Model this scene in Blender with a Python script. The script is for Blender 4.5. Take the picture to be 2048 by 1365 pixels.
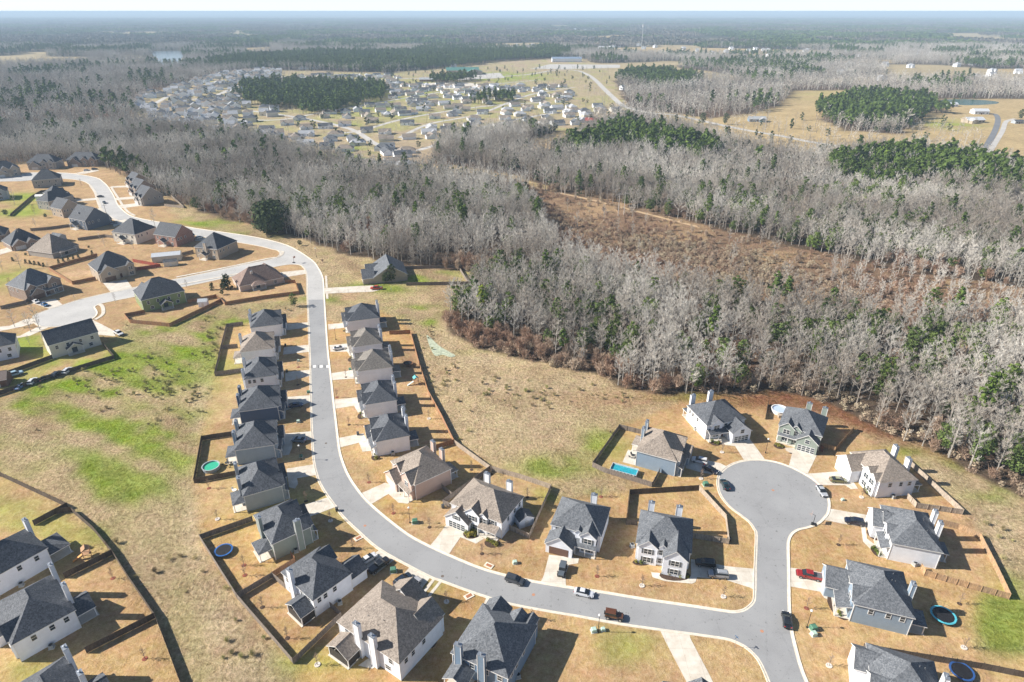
import bpy, math, random
import numpy as np
from mathutils import Vector, Matrix
for o in list(bpy.data.objects): bpy.data.objects.remove(o)
SC = bpy.context.scene; COL = SC.collection
R = math.radians
# ---------------------------------------------------------------- camera
F = 1300.0; CH = 120.0; PT = math.atan(660.0/F)     # focal length in photo pixels, height, pitch
cam = bpy.data.cameras.new('camera'); camo = bpy.data.objects.new('camera', cam); COL.objects.link(camo)
cam.sensor_width = 36.0; cam.lens = 36.0*F/2048.0; cam.clip_start = 1.0; cam.clip_end = 90000.0
camo.location = (0, 0, CH); camo.rotation_euler = (R(90)-PT, 0, 0); SC.camera = camo
# ---------------------------------------------------------------- light
SUN_EL = R(34.0); SH = R(-0.9)                       # shadows fall towards +x
W = bpy.data.worlds.new('World'); SC.world = W; W.use_nodes = True
wn = W.node_tree; bg = wn.nodes['Background']
sky = wn.nodes.new('ShaderNodeTexSky'); sky.sky_type = 'NISHITA'; sky.sun_disc = False
sky.sun_elevation = SUN_EL; sky.sun_rotation = R(270) + 0.0 - SH; sky.altitude = 100; sky.air_density = 1.0; sky.dust_density = 0.6; sky.ozone_density = 2.0
# painted horizon paleness: a fixed blue-white mixed into the sky colour
tcw = wn.nodes.new('ShaderNodeTexCoord'); sxw = wn.nodes.new('ShaderNodeSeparateXYZ'); wn.links.new(tcw.outputs['Generated'], sxw.inputs[0])
mrw = wn.nodes.new('ShaderNodeMapRange'); wn.links.new(sxw.outputs[2], mrw.inputs[0]); mrw.inputs[1].default_value = 0.0; mrw.inputs[2].default_value = 0.16; mrw.inputs[3].default_value = 0.90; mrw.inputs[4].default_value = 0.0
mxw = wn.nodes.new('ShaderNodeMix'); mxw.data_type = 'RGBA'; wn.links.new(mrw.outputs[0], mxw.inputs[0]); wn.links.new(sky.outputs[0], mxw.inputs[6]); mxw.inputs[7].default_value = (9.6, 10.6, 12.2, 1)
wn.links.new(mxw.outputs[2], bg.inputs[0]); bg.inputs[1].default_value = 0.06
sl = bpy.data.lights.new('sun', 'SUN'); sl.energy = 5.0; sl.angle = R(0.5); sl.color = (1.0, 0.94, 0.85)
so = bpy.data.objects.new('sun', sl); COL.objects.link(so)
ld = Vector((math.cos(SUN_EL)*math.cos(SH), math.cos(SUN_EL)*math.sin(SH), -math.sin(SUN_EL)))
so.rotation_euler = ld.to_track_quat('-Z', 'Y').to_euler()
SC.view_settings.view_transform = 'Standard'; SC.view_settings.look = 'None'; SC.view_settings.gamma = 1.0
SC.view_settings.exposure = 0.86
SC.render.engine = 'CYCLES'
SC.cycles.max_bounces = 5; SC.cycles.diffuse_bounces = 2; SC.cycles.glossy_bounces = 2; SC.cycles.transparent_max_bounces = 4; SC.cycles.volume_bounces = 0
# ---------------------------------------------------------------- helpers
cp, sp = math.cos(PT), math.sin(PT)
def P(x, y, z=0.0):
    "ground (or height z) point measured on the photograph at pixel x, y"
    u = (x-1024)/F; v = (y-682.5)/F; t = (CH-z)/(sp+v*cp)
    return (u*t, (cp-v*sp)*t)
def proj(X, Y, Z=0.0):
    d = Y*cp-(Z-CH)*sp; up = Y*sp+(Z-CH)*cp
    return 1024+F*X/d, 682.5-F*up/d
def PP(pts, z=0.0): return [P(a, b, z) for a, b in pts]
def smooth(pts, n=4, closed=False):
    out = []; N = len(pts)
    rng = range(N) if closed else range(N-1)
    for i in rng:
        if closed: p0, p1, p2, p3 = pts[i-1], pts[i], pts[(i+1) % N], pts[(i+2) % N]
        else: p0, p1, p2, p3 = pts[max(i-1, 0)], pts[i], pts[i+1], pts[min(i+2, N-1)]
        for k in range(n):
            t = k/n
            out.append(tuple(0.5*((2*p1[j])+(-p0[j]+p2[j])*t+(2*p0[j]-5*p1[j]+4*p2[j]-p3[j])*t*t+(-p0[j]+3*p1[j]-3*p2[j]+p3[j])*t**3) for j in (0, 1)))
    if not closed: out.append(tuple(pts[-1]))
    return out
def tag(o, label=None, cat=None, group=None, kind=None):
    if label: o['label'] = label
    if cat: o['category'] = cat
    if group: o['group'] = group
    if kind: o['kind'] = kind
    return o
def empty(name, loc=(0, 0, 0), rz=0.0):
    o = bpy.data.objects.new(name, None); COL.objects.link(o); o.location = loc; o.rotation_euler = (0, 0, rz); o.empty_display_size = 0.5
    return o
KIDS = {}
def link(name, me, parent=None, loc=None, rz=None):
    o = bpy.data.objects.new(name, me); COL.objects.link(o)
    if parent is not None: o.parent = parent; KIDS.setdefault(parent.name, []).append(o)
    if loc is not None: o.location = loc
    if rz is not None: o.rotation_euler = (0, 0, rz)
    return o
def copy_tree(o, parent=None):
    c = o.copy(); COL.objects.link(c)
    if parent is not None: c.parent = parent; KIDS.setdefault(parent.name, []).append(c)
    for ch in list(KIDS.get(o.name, [])): copy_tree(ch, c)
    return c
class MB:
    def __init__(s): s.v = []; s.f = []; s.m = []
    def add(s, vs, fs, mi=0):
        b = len(s.v); s.v += [tuple(q) for q in vs]
        for f in fs: s.f.append(tuple(b+i for i in f)); s.m.append(mi)
        return s
    def box(s, x0, x1, y0, y1, z0, z1, mi=0, rz=0.0, c=(0, 0), top=1.0):
        mx, my = (x0+x1)/2, (y0+y1)/2
        q = [(x0, y0), (x1, y0), (x1, y1), (x0, y1)]
        vs = [(a, b, z0) for a, b in q]+[(mx+(a-mx)*top, my+(b-my)*top, z1) for a, b in q]
        if rz or c != (0, 0):
            k, l = math.cos(rz), math.sin(rz); vs = [(c[0]+a*k-b*l, c[1]+a*l+b*k, z) for a, b, z in vs]
        return s.add(vs, [(0, 3, 2, 1), (4, 5, 6, 7), (0, 1, 5, 4), (1, 2, 6, 5), (2, 3, 7, 6), (3, 0, 4, 7)], mi)
    def tube(s, p, q, r0, r1, n=6, mi=0, cap=True):
        p, q = Vector(p), Vector(q); d = (q-p)
        if d.length < 1e-6: return s
        d.normalize(); u = d.orthogonal().normalized(); w = d.cross(u)
        vs = []
        for c, r in ((p, r0), (q, r1)):
            for i in range(n):
                a = 2*math.pi*i/n; vs.append(c+u*math.cos(a)*r+w*math.sin(a)*r)
        fs = [(i, (i+1) % n, n+(i+1) % n, n+i) for i in range(n)]
        if cap: fs += [tuple(range(n-1, -1, -1)), tuple(range(n, 2*n))]
        return s.add(vs, fs, mi)
    def lathe(s, prof, n=16, c=(0, 0, 0), mi=0):
        vs = []; m = len(prof)
        for i in range(n):
            a = 2*math.pi*i/n
            for r, z in prof: vs.append((c[0]+r*math.cos(a), c[1]+r*math.sin(a), c[2]+z))
        fs = [(i*m+j, ((i+1) % n)*m+j, ((i+1) % n)*m+j+1, i*m+j+1) for i in range(n) for j in range(m-1)]
        return s.add(vs, fs, mi)
    def poly(s, pts, z, mi=0):
        from mathutils.geometry import tessellate_polygon
        t = tessellate_polygon([[Vector((a, b, 0)) for a, b in pts]])
        fs = []
        for a, b, c in t:
            A, B, C_ = pts[a], pts[b], pts[c]
            cr = (B[0]-A[0])*(C_[1]-A[1])-(B[1]-A[1])*(C_[0]-A[0])
            fs.append((a, b, c) if cr > 0 else (a, c, b))
        return s.add([(a, b, z) for a, b in pts], fs, mi)
    def strip(s, line, offs, mi=0):
        "band along a polyline: offs = [(side offset, z), ...]"
        n = len(line); rows = []
        for i in range(n):
            a = Vector(line[max(i-1, 0)]); b = Vector(line[min(i+1, n-1)]); d = (b-a); d.normalize() if d.length else None
            nn = Vector((-d.y, d.x)); rows.append([(line[i][0]+nn.x*o, line[i][1]+nn.y*o, z) for o, z in offs])
        k = len(offs); vs = [p for r in rows for p in r]
        fs = [(i*k+j, (i+1)*k+j, (i+1)*k+j+1, i*k+j+1) for i in range(n-1) for j in range(k-1)]
        return s.add(vs, fs, mi)
    def mesh(s, name, mats):
        me = bpy.data.meshes.new(name); me.from_pydata(s.v, [], s.f)
        for m in (mats if isinstance(mats, (list, tuple)) else [mats]): me.materials.append(m)
        if any(s.m): me.polygons.foreach_set('material_index', s.m)
        me.update(); return me
    def build(s, name, mats, parent=None, loc=None, rz=None): return link(name, s.mesh(name, mats), parent, loc, rz)
# ---------------------------------------------------------------- materials
MAT = {}
def newmat(name):
    m = bpy.data.materials.new(name); m.use_nodes = True; nt = m.node_tree
    return m, nt, nt.nodes['Principled BSDF'], nt.nodes['Material Output']
def N(nt, t, **kw):
    n = nt.nodes.new(t)
    for k, v in kw.items():
        if k == 'ins':
            for a, b in v.items():
                if isinstance(b, bpy.types.NodeSocket): nt.links.new(b, n.inputs[a])
                else: n.inputs[a].default_value = b
        else: setattr(n, k, v)
    return n
def noise(nt, vec, scale, detail=3.0, rough=0.6):
    n = N(nt, 'ShaderNodeTexNoise', ins={'Scale': scale, 'Detail': detail, 'Roughness': rough})
    if vec is not None: nt.links.new(vec, n.inputs['Vector'])
    return n.outputs['Fac']
def ramp(nt, fac, a, b, lo=0.0, hi=1.0):
    n = N(nt, 'ShaderNodeMapRange', ins={0: fac, 1: a, 2: b, 3: lo, 4: hi}); return n.outputs[0]
def mixc(nt, fac, a, b, bt='MIX'):
    n = N(nt, 'ShaderNodeMix', data_type='RGBA', blend_type=bt)
    for i, v in ((0, fac), (6, a), (7, b)):
        if isinstance(v, bpy.types.NodeSocket): nt.links.new(v, n.inputs[i])
        else: n.inputs[i].default_value = (v if i == 0 else (*v[:3], 1.0))
    return n.outputs[2]
def coords(nt, kind='Object'): return N(nt, 'ShaderNodeTexCoord').outputs[kind]
def simple(name, col, rough=0.7, metal=0.0, var=0.12, scale=3.0, spec=0.4, bump=0.0):
    if name in MAT: return MAT[name]
    m, nt, b, o = newmat(name)
    c = coords(nt); f = noise(nt, c, scale)
    dk = tuple(x*(1-var*1.4) for x in col); lt = tuple(min(1, x*(1+var)) for x in col)
    nt.links.new(mixc(nt, ramp(nt, f, 0.3, 0.7), dk, lt), b.inputs['Base Color'])
    b.inputs['Roughness'].default_value = rough; b.inputs['Metallic'].default_value = metal; b.inputs['Specular IOR Level'].default_value = spec
    if bump:
        bn = N(nt, 'ShaderNodeBump', ins={'Strength': bump, 'Distance': 0.05, 'Height': noise(nt, c, scale*4)}); nt.links.new(bn.outputs[0], b.inputs['Normal'])
    MAT[name] = m; return m
def siding(name, col):
    if name in MAT: return MAT[name]
    m, nt, b, o = newmat(name); c = coords(nt)
    sep = N(nt, 'ShaderNodeSeparateXYZ', ins={0: c})
    fr = N(nt, 'ShaderNodeMath', operation='FRACT', ins={0: N(nt, 'ShaderNodeMath', operation='MULTIPLY', ins={0: sep.outputs[2], 1: 4.6}).outputs[0]})
    line = ramp(nt, fr.outputs[0], 0.0, 0.16, 1.0, 0.0)
    base = mixc(nt, ramp(nt, noise(nt, c, 0.7), 0.3, 0.75), tuple(x*0.88 for x in col), col)
    nt.links.new(mixc(nt, N(nt, 'ShaderNodeMath', operation='MULTIPLY', ins={0: line, 1: 0.3}).outputs[0], base, tuple(x*0.45 for x in col)), b.inputs['Base Color'])
    bn = N(nt, 'ShaderNodeBump', ins={'Strength': 0.5, 'Distance': 0.03, 'Height': fr.outputs[0]}); nt.links.new(bn.outputs[0], b.inputs['Normal'])
    b.inputs['Roughness'].default_value = 0.6; MAT[name] = m; return m
def brick(name, c1, c2):
    if name in MAT: return MAT[name]
    m, nt, b, o = newmat(name); c = coords(nt)
    mp = N(nt, 'ShaderNodeMapping', ins={0: c}); mp.inputs['Rotation'].default_value = (R(90), 0, 0)
    sep = N(nt, 'ShaderNodeSeparateXYZ', ins={0: c})
    sm = N(nt, 'ShaderNodeMath', operation='ADD', ins={0: sep.outputs[0], 1: sep.outputs[1]})
    cb = N(nt, 'ShaderNodeCombineXYZ', ins={0: sm.outputs[0], 1: sep.outputs[2]})
    t = N(nt, 'ShaderNodeTexBrick', ins={'Vector': cb.outputs[0], 'Color1': (*c1, 1), 'Color2': (*c2, 1), 'Mortar': (0.42, 0.38, 0.33, 1), 'Scale': 1.0, 'Mortar Size': 0.012, 'Brick Width': 0.24, 'Row Height': 0.085})
    nt.links.new(mixc(nt, ramp(nt, noise(nt, c, 0.9), 0.3, 0.7, 0.0, 0.35), t.outputs[0], tuple(x*0.6 for x in c1)), b.inputs['Base Color'])
    b.inputs['Roughness'].default_value = 0.85; MAT[name] = m; return m
def shingle(name, col, col2):
    if name in MAT: return MAT[name]
    m, nt, b, o = newmat(name); c = coords(nt)
    br = N(nt, 'ShaderNodeTexBrick', ins={'Vector': c, 'Color1': (0, 0, 0, 1), 'Color2': (1, 1, 1, 1), 'Mortar': (0.2, 0.2, 0.2, 1), 'Scale': 1.0, 'Mortar Size': 0.012, 'Brick Width': 0.33, 'Row Height': 0.16})
    v = N(nt, 'ShaderNodeTexVoronoi', ins={'Vector': c, 'Scale': 3.6})
    bw = N(nt, 'ShaderNodeRGBToBW', ins={0: v.outputs['Color']}).outputs[0]
    f1 = mixc(nt, ramp(nt, bw, 0.25, 0.75), col, col2)
    f2 = mixc(nt, ramp(nt, noise(nt, c, 9.0, 2), 0.35, 0.7, 0, 0.6), f1, tuple(x*1.5 for x in col2))
    f2 = mixc(nt, 0.18, f2, br.outputs[0], 'OVERLAY')
    f3 = mixc(nt, ramp(nt, noise(nt, c, 0.35, 2), 0.3, 0.75, 0, 0.35), f2, tuple(x*0.7 for x in col))
    nt.links.new(f3, b.inputs['Base Color'])
    bn = N(nt, 'ShaderNodeBump', ins={'Strength': 0.45, 'Distance': 0.03, 'Height': bw}); nt.links.new(bn.outputs[0], b.inputs['Normal'])
    b.inputs['Roughness'].default_value = 0.82; b.inputs['Specular IOR Level'].default_value = 0.35; MAT[name] = m; return m
def glass(name, col=(0.03, 0.045, 0.06)):
    if name in MAT: return MAT[name]
    m, nt, b, o = newmat(name); b.inputs['Base Color'].default_value = (*col, 1); b.inputs['Roughness'].default_value = 0.12; b.inputs['Specular IOR Level'].default_value = 0.8
    MAT[name] = m; return m
def carpaint(name, col):
    if name in MAT: return MAT[name]
    m, nt, b, o = newmat(name); c = coords(nt)
    nt.links.new(mixc(nt, ramp(nt, noise(nt, c, 2.0), 0.3, 0.7), tuple(x*0.85 for x in col), col), b.inputs['Base Color'])
    b.inputs['Roughness'].default_value = 0.32; b.inputs['Coat Weight'].default_value = 0.8; b.inputs['Coat Roughness'].default_value = 0.06; MAT[name] = m; return m
def fencewood(name, col):
    if name in MAT: return MAT[name]
    m, nt, b, o = newmat(name); c = coords(nt)
    sep = N(nt, 'ShaderNodeSeparateXYZ', ins={0: c}); cb = N(nt, 'ShaderNodeCombineXYZ', ins={0: sep.outputs[0], 1: sep.outputs[1], 2: N(nt, 'ShaderNodeMath', operation='MULTIPLY', ins={0: sep.outputs[2], 1: 0.15}).outputs[0]})
    f = noise(nt, cb.outputs[0], 5.0, 2); g = noise(nt, cb.outputs[0], 0.35, 2)
    a = mixc(nt, ramp(nt, f, 0.35, 0.65), tuple(x*0.6 for x in col), tuple(min(1, x*1.25) for x in col))
    a = mixc(nt, ramp(nt, g, 0.4, 0.7, 0, 0.4), a, (0.20, 0.18, 0.16)); nt.links.new(a, b.inputs['Base Color'])
    b.inputs['Roughness'].default_value = 0.9; b.inputs['Specular IOR Level'].default_value = 0.15; MAT[name] = m; return m
def foliage(name, dark, light, dark2=None, bark=False, loc_scale=0.012, rnd=0.5, spec=0.1):
    "leaves or bare twigs; hue drifts from tree to tree and across the wood"
    if name in MAT: return MAT[name]
    m, nt, b, o = newmat(name); oi = N(nt, 'ShaderNodeObjectInfo'); c = coords(nt)
    a = mixc(nt, ramp(nt, noise(nt, c, 0.55 if not bark else 0.3, 2), 0.35, 0.65), dark, light)
    if dark2:
        ln = noise(nt, oi.outputs['Location'], loc_scale, 2)
        sm = N(nt, 'ShaderNodeMath', operation='ADD', ins={0: ramp(nt, ln, 0.38, 0.62, -0.1, 0.8), 1: ramp(nt, oi.outputs['Random'], 0.0, 1.0, -0.3, 0.5)}); sm.use_clamp = True
        a = mixc(nt, sm.outputs[0], a, dark2)
    hs = N(nt, 'ShaderNodeHueSaturation', ins={'Color': a, 'Hue': 0.5, 'Saturation': 1.0})
    nt.links.new(ramp(nt, oi.outputs['Random'], 0, 1, 1-rnd*0.6, 1+rnd*0.6), hs.inputs['Value'])
    nt.links.new(hs.outputs[0], b.inputs['Base Color']); b.inputs['Roughness'].default_value = 0.8; b.inputs['Specular IOR Level'].default_value = spec
    MAT[name] = m; return m
WHITE = simple('white_trim', (0.78, 0.77, 0.75), 0.5, var=0.04)
def concrete():
    m, nt, b, o = newmat('concrete'); c = coords(nt)
    a = mixc(nt, ramp(nt, noise(nt, c, .45, 5), .3, .72), (.52, .46, .38), (.70, .655, .58)); a = mixc(nt, ramp(nt, noise(nt, c, .12, 2), .55, .7, 0, .4), a, (.42, .33, .25))
    br = N(nt, 'ShaderNodeTexBrick', offset=0.0, ins={'Vector': c, 'Color1': (1, 1, 1, 1), 'Color2': (.93, .93, .92, 1), 'Mortar': (.62, .59, .55, 1), 'Scale': 1.0, 'Mortar Size': .022, 'Brick Width': 3.0, 'Row Height': 3.0})
    nt.links.new(mixc(nt, 1.0, a, br.outputs[0], 'MULTIPLY'), b.inputs['Base Color']); b.inputs['Roughness'].default_value = .85; MAT['concrete'] = m; return m
CONC = concrete()
CURB = simple('kerb_concrete', (0.70, 0.63, 0.52), 0.85, var=0.12, scale=0.8)
GLASS = glass('window_glass'); CGLASS = glass('car_glass', (0.02, 0.025, 0.03))
TYRE = simple('tyre_rubber', (0.02, 0.02, 0.02), 0.8); RIM = simple('rim_alloy', (0.45, 0.45, 0.46), 0.35, 0.8)
DARKM = simple('black_metal', (0.03, 0.03, 0.03), 0.5, 0.3); GALV = simple('galvanised', (0.48, 0.50, 0.52), 0.45, 0.5)
MULCH = simple('mulch', (0.075, 0.045, 0.03), 0.95, var=0.5, scale=5.0); REDMULCH = simple('red_mulch', (0.25, 0.08, 0.05), 0.95, var=0.4, scale=5.0)
BARK = simple('bark', (0.20, 0.165, 0.13), 0.9, var=0.3, scale=2.0)
# ---------------------------------------------------------------- land cover (measured on the photograph, held in metres)
def lat(ix, iy, seed):
    h = (ix.astype(np.int64)*374761393+iy.astype(np.int64)*668265263+seed*1442695041) & 0xffffffff
    h = ((h ^ (h >> 13))*1274126177) & 0xffffffff
    return ((h ^ (h >> 16)) & 0xffff)/65535.0
def vn(X, Y, s, seed=0, oct=3):
    out = np.zeros_like(X, dtype=float); amp = 1.0; tot = 0.0
    for o in range(oct):
        x = X/s; y = Y/s; ix = np.floor(x); iy = np.floor(y); fx = x-ix; fy = y-iy
        fx = fx*fx*(3-2*fx); fy = fy*fy*(3-2*fy)
        a, b, c, d = lat(ix, iy, seed+o), lat(ix+1, iy, seed+o), lat(ix, iy+1, seed+o), lat(ix+1, iy+1, seed+o)
        out += amp*((a*(1-fx)+b*fx)*(1-fy)+(c*(1-fx)+d*fx)*fy); tot += amp; amp *= 0.5; s = s/2.0
    return out/tot
def inside(X, Y, poly):
    r = np.zeros(X.shape, bool); n = len(poly)
    x0 = min(p[0] for p in poly); x1 = max(p[0] for p in poly); y0 = min(p[1] for p in poly); y1 = max(p[1] for p in poly)
    k = np.where((X >= x0) & (X <= x1) & (Y >= y0) & (Y <= y1))[0]
    if len(k) == 0: return r
    xs = X[k]; ys = Y[k]; t = np.zeros(len(k), bool)
    for i in range(n):
        ax, ay = poly[i]; bx, by = poly[(i+1) % n]
        if ay == by: continue
        c = ((ay > ys) != (by > ys)) & (xs < (bx-ax)*(ys-ay)/(by-ay)+ax); t ^= c
    r[k] = t; return r
OPEN = {
 'near': PP([(-900, 1800), (-900, 350), (-60, 336), (0, 330), (70, 324), (200, 324), (214, 340), (252, 356), (330, 392), (385, 418), (480, 447), (560, 463), (610, 484), (680, 506), (745, 520), (800, 532), (905, 541), (948, 545), (958, 560), (930, 600), (884, 632), (890, 655), (945, 694), (1014, 712), (1070, 722), (1102, 735), (1168, 744), (1203, 752), (1240, 776), (1320, 788), (1480, 787), (1560, 782), (1650, 805), (1724, 840), (1801, 880), (1898, 918), (1960, 954), (2060, 1005), (2400, 1130), (2400, 1800)]),
 'clearing': PP([(1062, 378), (1200, 402), (1400, 449), (1560, 487), (1700, 520), (1850, 545), (2100, 585), (2100, 650), (1960, 640), (1800, 640), (1700, 632), (1600, 622), (1500, 606), (1400, 588), (1300, 566), (1210, 545), (1130, 515), (1098, 478), (1080, 440), (1062, 400)]),
 'subdiv': PP([(262, 208), (300, 186), (360, 172), (420, 152), (520, 141), (650, 143), (760, 148), (860, 138), (930, 122), (1050, 117), (1165, 117), (1215, 140), (1245, 195), (1262, 222), (1185, 240), (1155, 262), (1060, 262), (960, 268), (880, 282), (862, 340), (810, 352), (745, 350), (690, 330), (630, 316), (560, 292), (500, 278), (420, 268), (335, 255), (280, 232)]),
 'fieldb': PP([(1030, 296), (1070, 278), (1150, 252), (1195, 258), (1130, 292), (1080, 304)]),
 'farm': PP([(1310, 222), (1420, 238), (1500, 228), (1560, 212), (1592, 182), (1700, 181), (1712, 190), (1660, 224), (1640, 238), (1690, 262), (1800, 268), (1850, 224), (1880, 198), (2300, 200), (2300, 345), (2040, 352), (1960, 322), (1850, 308), (1750, 306), (1660, 312), (1560, 312), (1480, 296), (1400, 272), (1330, 246)]),
 'strip': PP([(1150, 98), (1300, 94), (1640, 101), (1720, 109), (1500, 112), (1250, 110)]),
 'fieldr': PP([(1830, 150), (1900, 138), (2300, 138), (2300, 158), (1900, 160)]),
 'fieldl': PP([(478, 97), (540, 94), (545, 104), (500, 108)]),
 'fieldm': PP([(735, 124), (850, 118), (860, 126), (760, 132)]),
 'fieldq': PP([(1040, 352), (900, 330), (850, 336), (900, 352), (1000, 362), (1060, 376), (1110, 384), (1090, 370)]),
 'fieldz': PP([(1150, 78), (1230, 70), (1300, 76), (1180, 84)]),
 'fieldy': PP([(1650, 118), (1790, 120), (1780, 127), (1660, 125)]),
}
LAKE = smooth(PP([(304, 104), (330, 102.5), (362, 103), (366, 112), (362, 121), (366, 130), (345, 131), (318, 130), (312, 124), (316, 118), (306, 112)]), 3, True)
POND = smooth(PP([(1885, 200), (1935, 199), (1990, 203), (1993, 208), (1940, 211), (1900, 209), (1884, 205)]), 3, True)
PINES = {  # blocks of planted pine
 'a': PP([(472, 197), (530, 222), (640, 230), (778, 198), (778, 176), (600, 170), (500, 172)]),
 'b': PP([(420, 141), (560, 139), (650, 141), (760, 146), (900, 136), (1000, 124), (1140, 115), (1140, 106), (900, 108), (700, 112), (500, 118), (430, 128)]),
 'c': PP([(1232, 165), (1300, 180), (1380, 178), (1392, 158), (1330, 148), (1250, 150)]),
 'd': PP([(1640, 228), (1680, 250), (1760, 262), (1832, 250), (1872, 222), (1850, 205), (1760, 198), (1690, 205)]),
 'e': PP([(1120, 312), (1180, 286), (1260, 262), (1330, 282), (1430, 305), (1440, 325), (1380, 330), (1280, 312), (1200, 318)]),
 'f': PP([(1650, 330), (1750, 322), (1850, 320), (1960, 340), (2100, 372), (2100, 412), (1960, 385), (1840, 372), (1760, 395), (1670, 372)]),
 'g': PP([(870, 160), (940, 160), (940, 168), (870, 168)]),
 'h': PP([(955, 200), (1025, 200), (1025, 206), (955, 206)]),
 'i': PP([(730, 188), (775, 186), (778, 192), (735, 196)]),
 'j': PP([(205, 352), (262, 358), (300, 350), (230, 338), (160, 335)]),
}
LAWN = PP([(452, 650), (590, 636), (614, 622), (616, 560), (650, 560), (650, 640), (690, 650), (760, 620), (826, 660), (838, 700), (862, 780), (902, 884), (985, 934), (1104, 972), (1092, 1000), (1250, 985), (1258, 972), (1310, 968), (1186, 930), (1244, 850), (1300, 830), (1380, 798), (1450, 788), (1560, 800), (1700, 856), (1760, 890), (1800, 900), (1930, 1024), (1990, 1110), (2022, 1196), (1968, 1186), (1950, 1300), (2300, 1330), (2300, 1800), (610, 1800), (590, 1330), (470, 1180), (398, 1066), (386, 966), (402, 860), (430, 748)])
LAWN2 = PP([(-500, 930), (0, 945), (130, 1010), (240, 1130), (310, 1230), (375, 1365), (420, 1500), (-500, 1800)])
LAWN3 = PP([(-900, 352), (-60, 338), (0, 332), (70, 326), (198, 326), (210, 342), (330, 400), (340, 425), (420, 460), (560, 500), (610, 535), (600, 600), (445, 605), (330, 655), (250, 640), (232, 715), (0, 800), (-900, 1100)])
GREEN = [(230, 880, 190, 60, 1.1), (150, 780, 150, 30, .7), (330, 740, 150, 50, .9), (240, 960, 120, 45, .8), (400, 700, 32, 60, .9), (330, 660, 60, 20, .6), (90, 830, 120, 40, .8), (480, 640, 60, 12, .5), (1110, 935, 80, 22, .6), (1210, 890, 50, 30, .6), (1370, 795, 70, 7, 1.1), (1500, 795, 60, 12, .8), (1180, 690, 20, 4, .5), (850, 620, 60, 8, 1.0), (880, 640, 40, 12, .9), (1000, 706, 60, 10, .7), (1070, 728, 40, 6, .8), (2010, 1240, 45, 70, 1.5), (1900, 930, 120, 14, .6), (1800, 905, 60, 10, .8), (1990, 985, 80, 20, .5), (640, 600, 60, 10, .4), (760, 575, 60, 8, .9), (850, 555, 90, 12, .8), (60, 690, 60, 25, .8), (150, 735, 110, 20, .7), (20, 560, 60, 20, .6), (440, 445, 90, 9, .7), (1060, 1020, 40, 25, .5), (1090, 1000, 30, 25, .6), (1190, 1000, 30, 20, .6), (1250, 1290, 80, 40, .5), (640, 1020, 200, 60, .25), (60, 1040, 140, 70, .7), (180, 1080, 40, 30, .7), (60, 1350, 60, 30, .5), (640, 1330, 120, 30, .5), (700, 1320, 30, 10, 1.0), (780, 1335, 40, 15, .9), (880, 1170, 30, 14, .6), (30, 420, 60, 12, .9), (50, 395, 50, 10, .7), (490, 470, 60, 6, .3), (450, 900, 60, 90, .15), (700, 310, 50, 16, .8), (800, 200, 400, 60, .35), (1010, 155, 80, 10, 1.0), (700, 245, 200, 40, .25), (1900, 250, 60, 10, .5), (1640, 190, 60, 15, .15), (420, 830, 40, 80, .4)]
DIRT = [(470, 1290, 45, 60, .8), (430, 1170, 50, 60, .3), (860, 760, 90, 12, .7), (900, 745, 60, 16, .4), (1240, 800, 120, 14, .6), (1230, 880, 40, 10, .2), (700, 596, 40, 14, .8), (690, 610, 40, 16, .5), (1960, 1100, 60, 60, .5), (1720, 880, 60, 14, .3), (500, 450, 60, 8, .5), (1110, 960, 60, 12, .5), (480, 1240, 60, 60, .4), (300, 690, 25, 8, .6), (170, 545, 40, 10, 1.2), (60, 348, 200, 8, .3), (220, 346, 60, 6, .8), (1070, 290, 60, 8, .5), (1260, 410, 200, 30, .4), (1290, 385, 160, 10, .6)]
PLOTS = [P(*q) for q in [(535, 650), (525, 695), (525, 745), (525, 800), (515, 870), (525, 955), (560, 1050), (650, 1170), (760, 1270), (960, 1300), (735, 640), (745, 685), (760, 730), (770, 790), (800, 860), (860, 950), (960, 1010), (1155, 1040), (1330, 1060), (1320, 900), (1440, 840), (1610, 850), (1770, 950), (1820, 1060), (1760, 1190), (1840, 1340), (1250, 1310), (1420, 1330), (1150, 1300), (50, 1090), (90, 1230), (160, 1340), (700, 1330), (640, 1000), (60, 980)]]
def plot_tint(X, Y):
    best = np.full(X.shape, 1e18); idx = np.zeros(X.shape, int)
    for i, (a, b_) in enumerate(PLOTS):
        d2 = (X-a)**2+(Y-b_)**2; k = d2 < best; best[k] = d2[k]; idx[k] = i
    r = np.random.RandomState(4); t = r.uniform(-1, 1, (len(PLOTS), 2)); return t[idx]
def streaks(X, Y, seed, ang=-.95, s=10.0, k=5.0):
    c, n = math.cos(ang), math.sin(ang); return vn((X*c+Y*n)/k, (-X*n+Y*c), s, seed, 4)
def far_open(X, Y): return (Y > 1350) & (vn(X, Y, 330.0, 52, 3) > .635)
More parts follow.
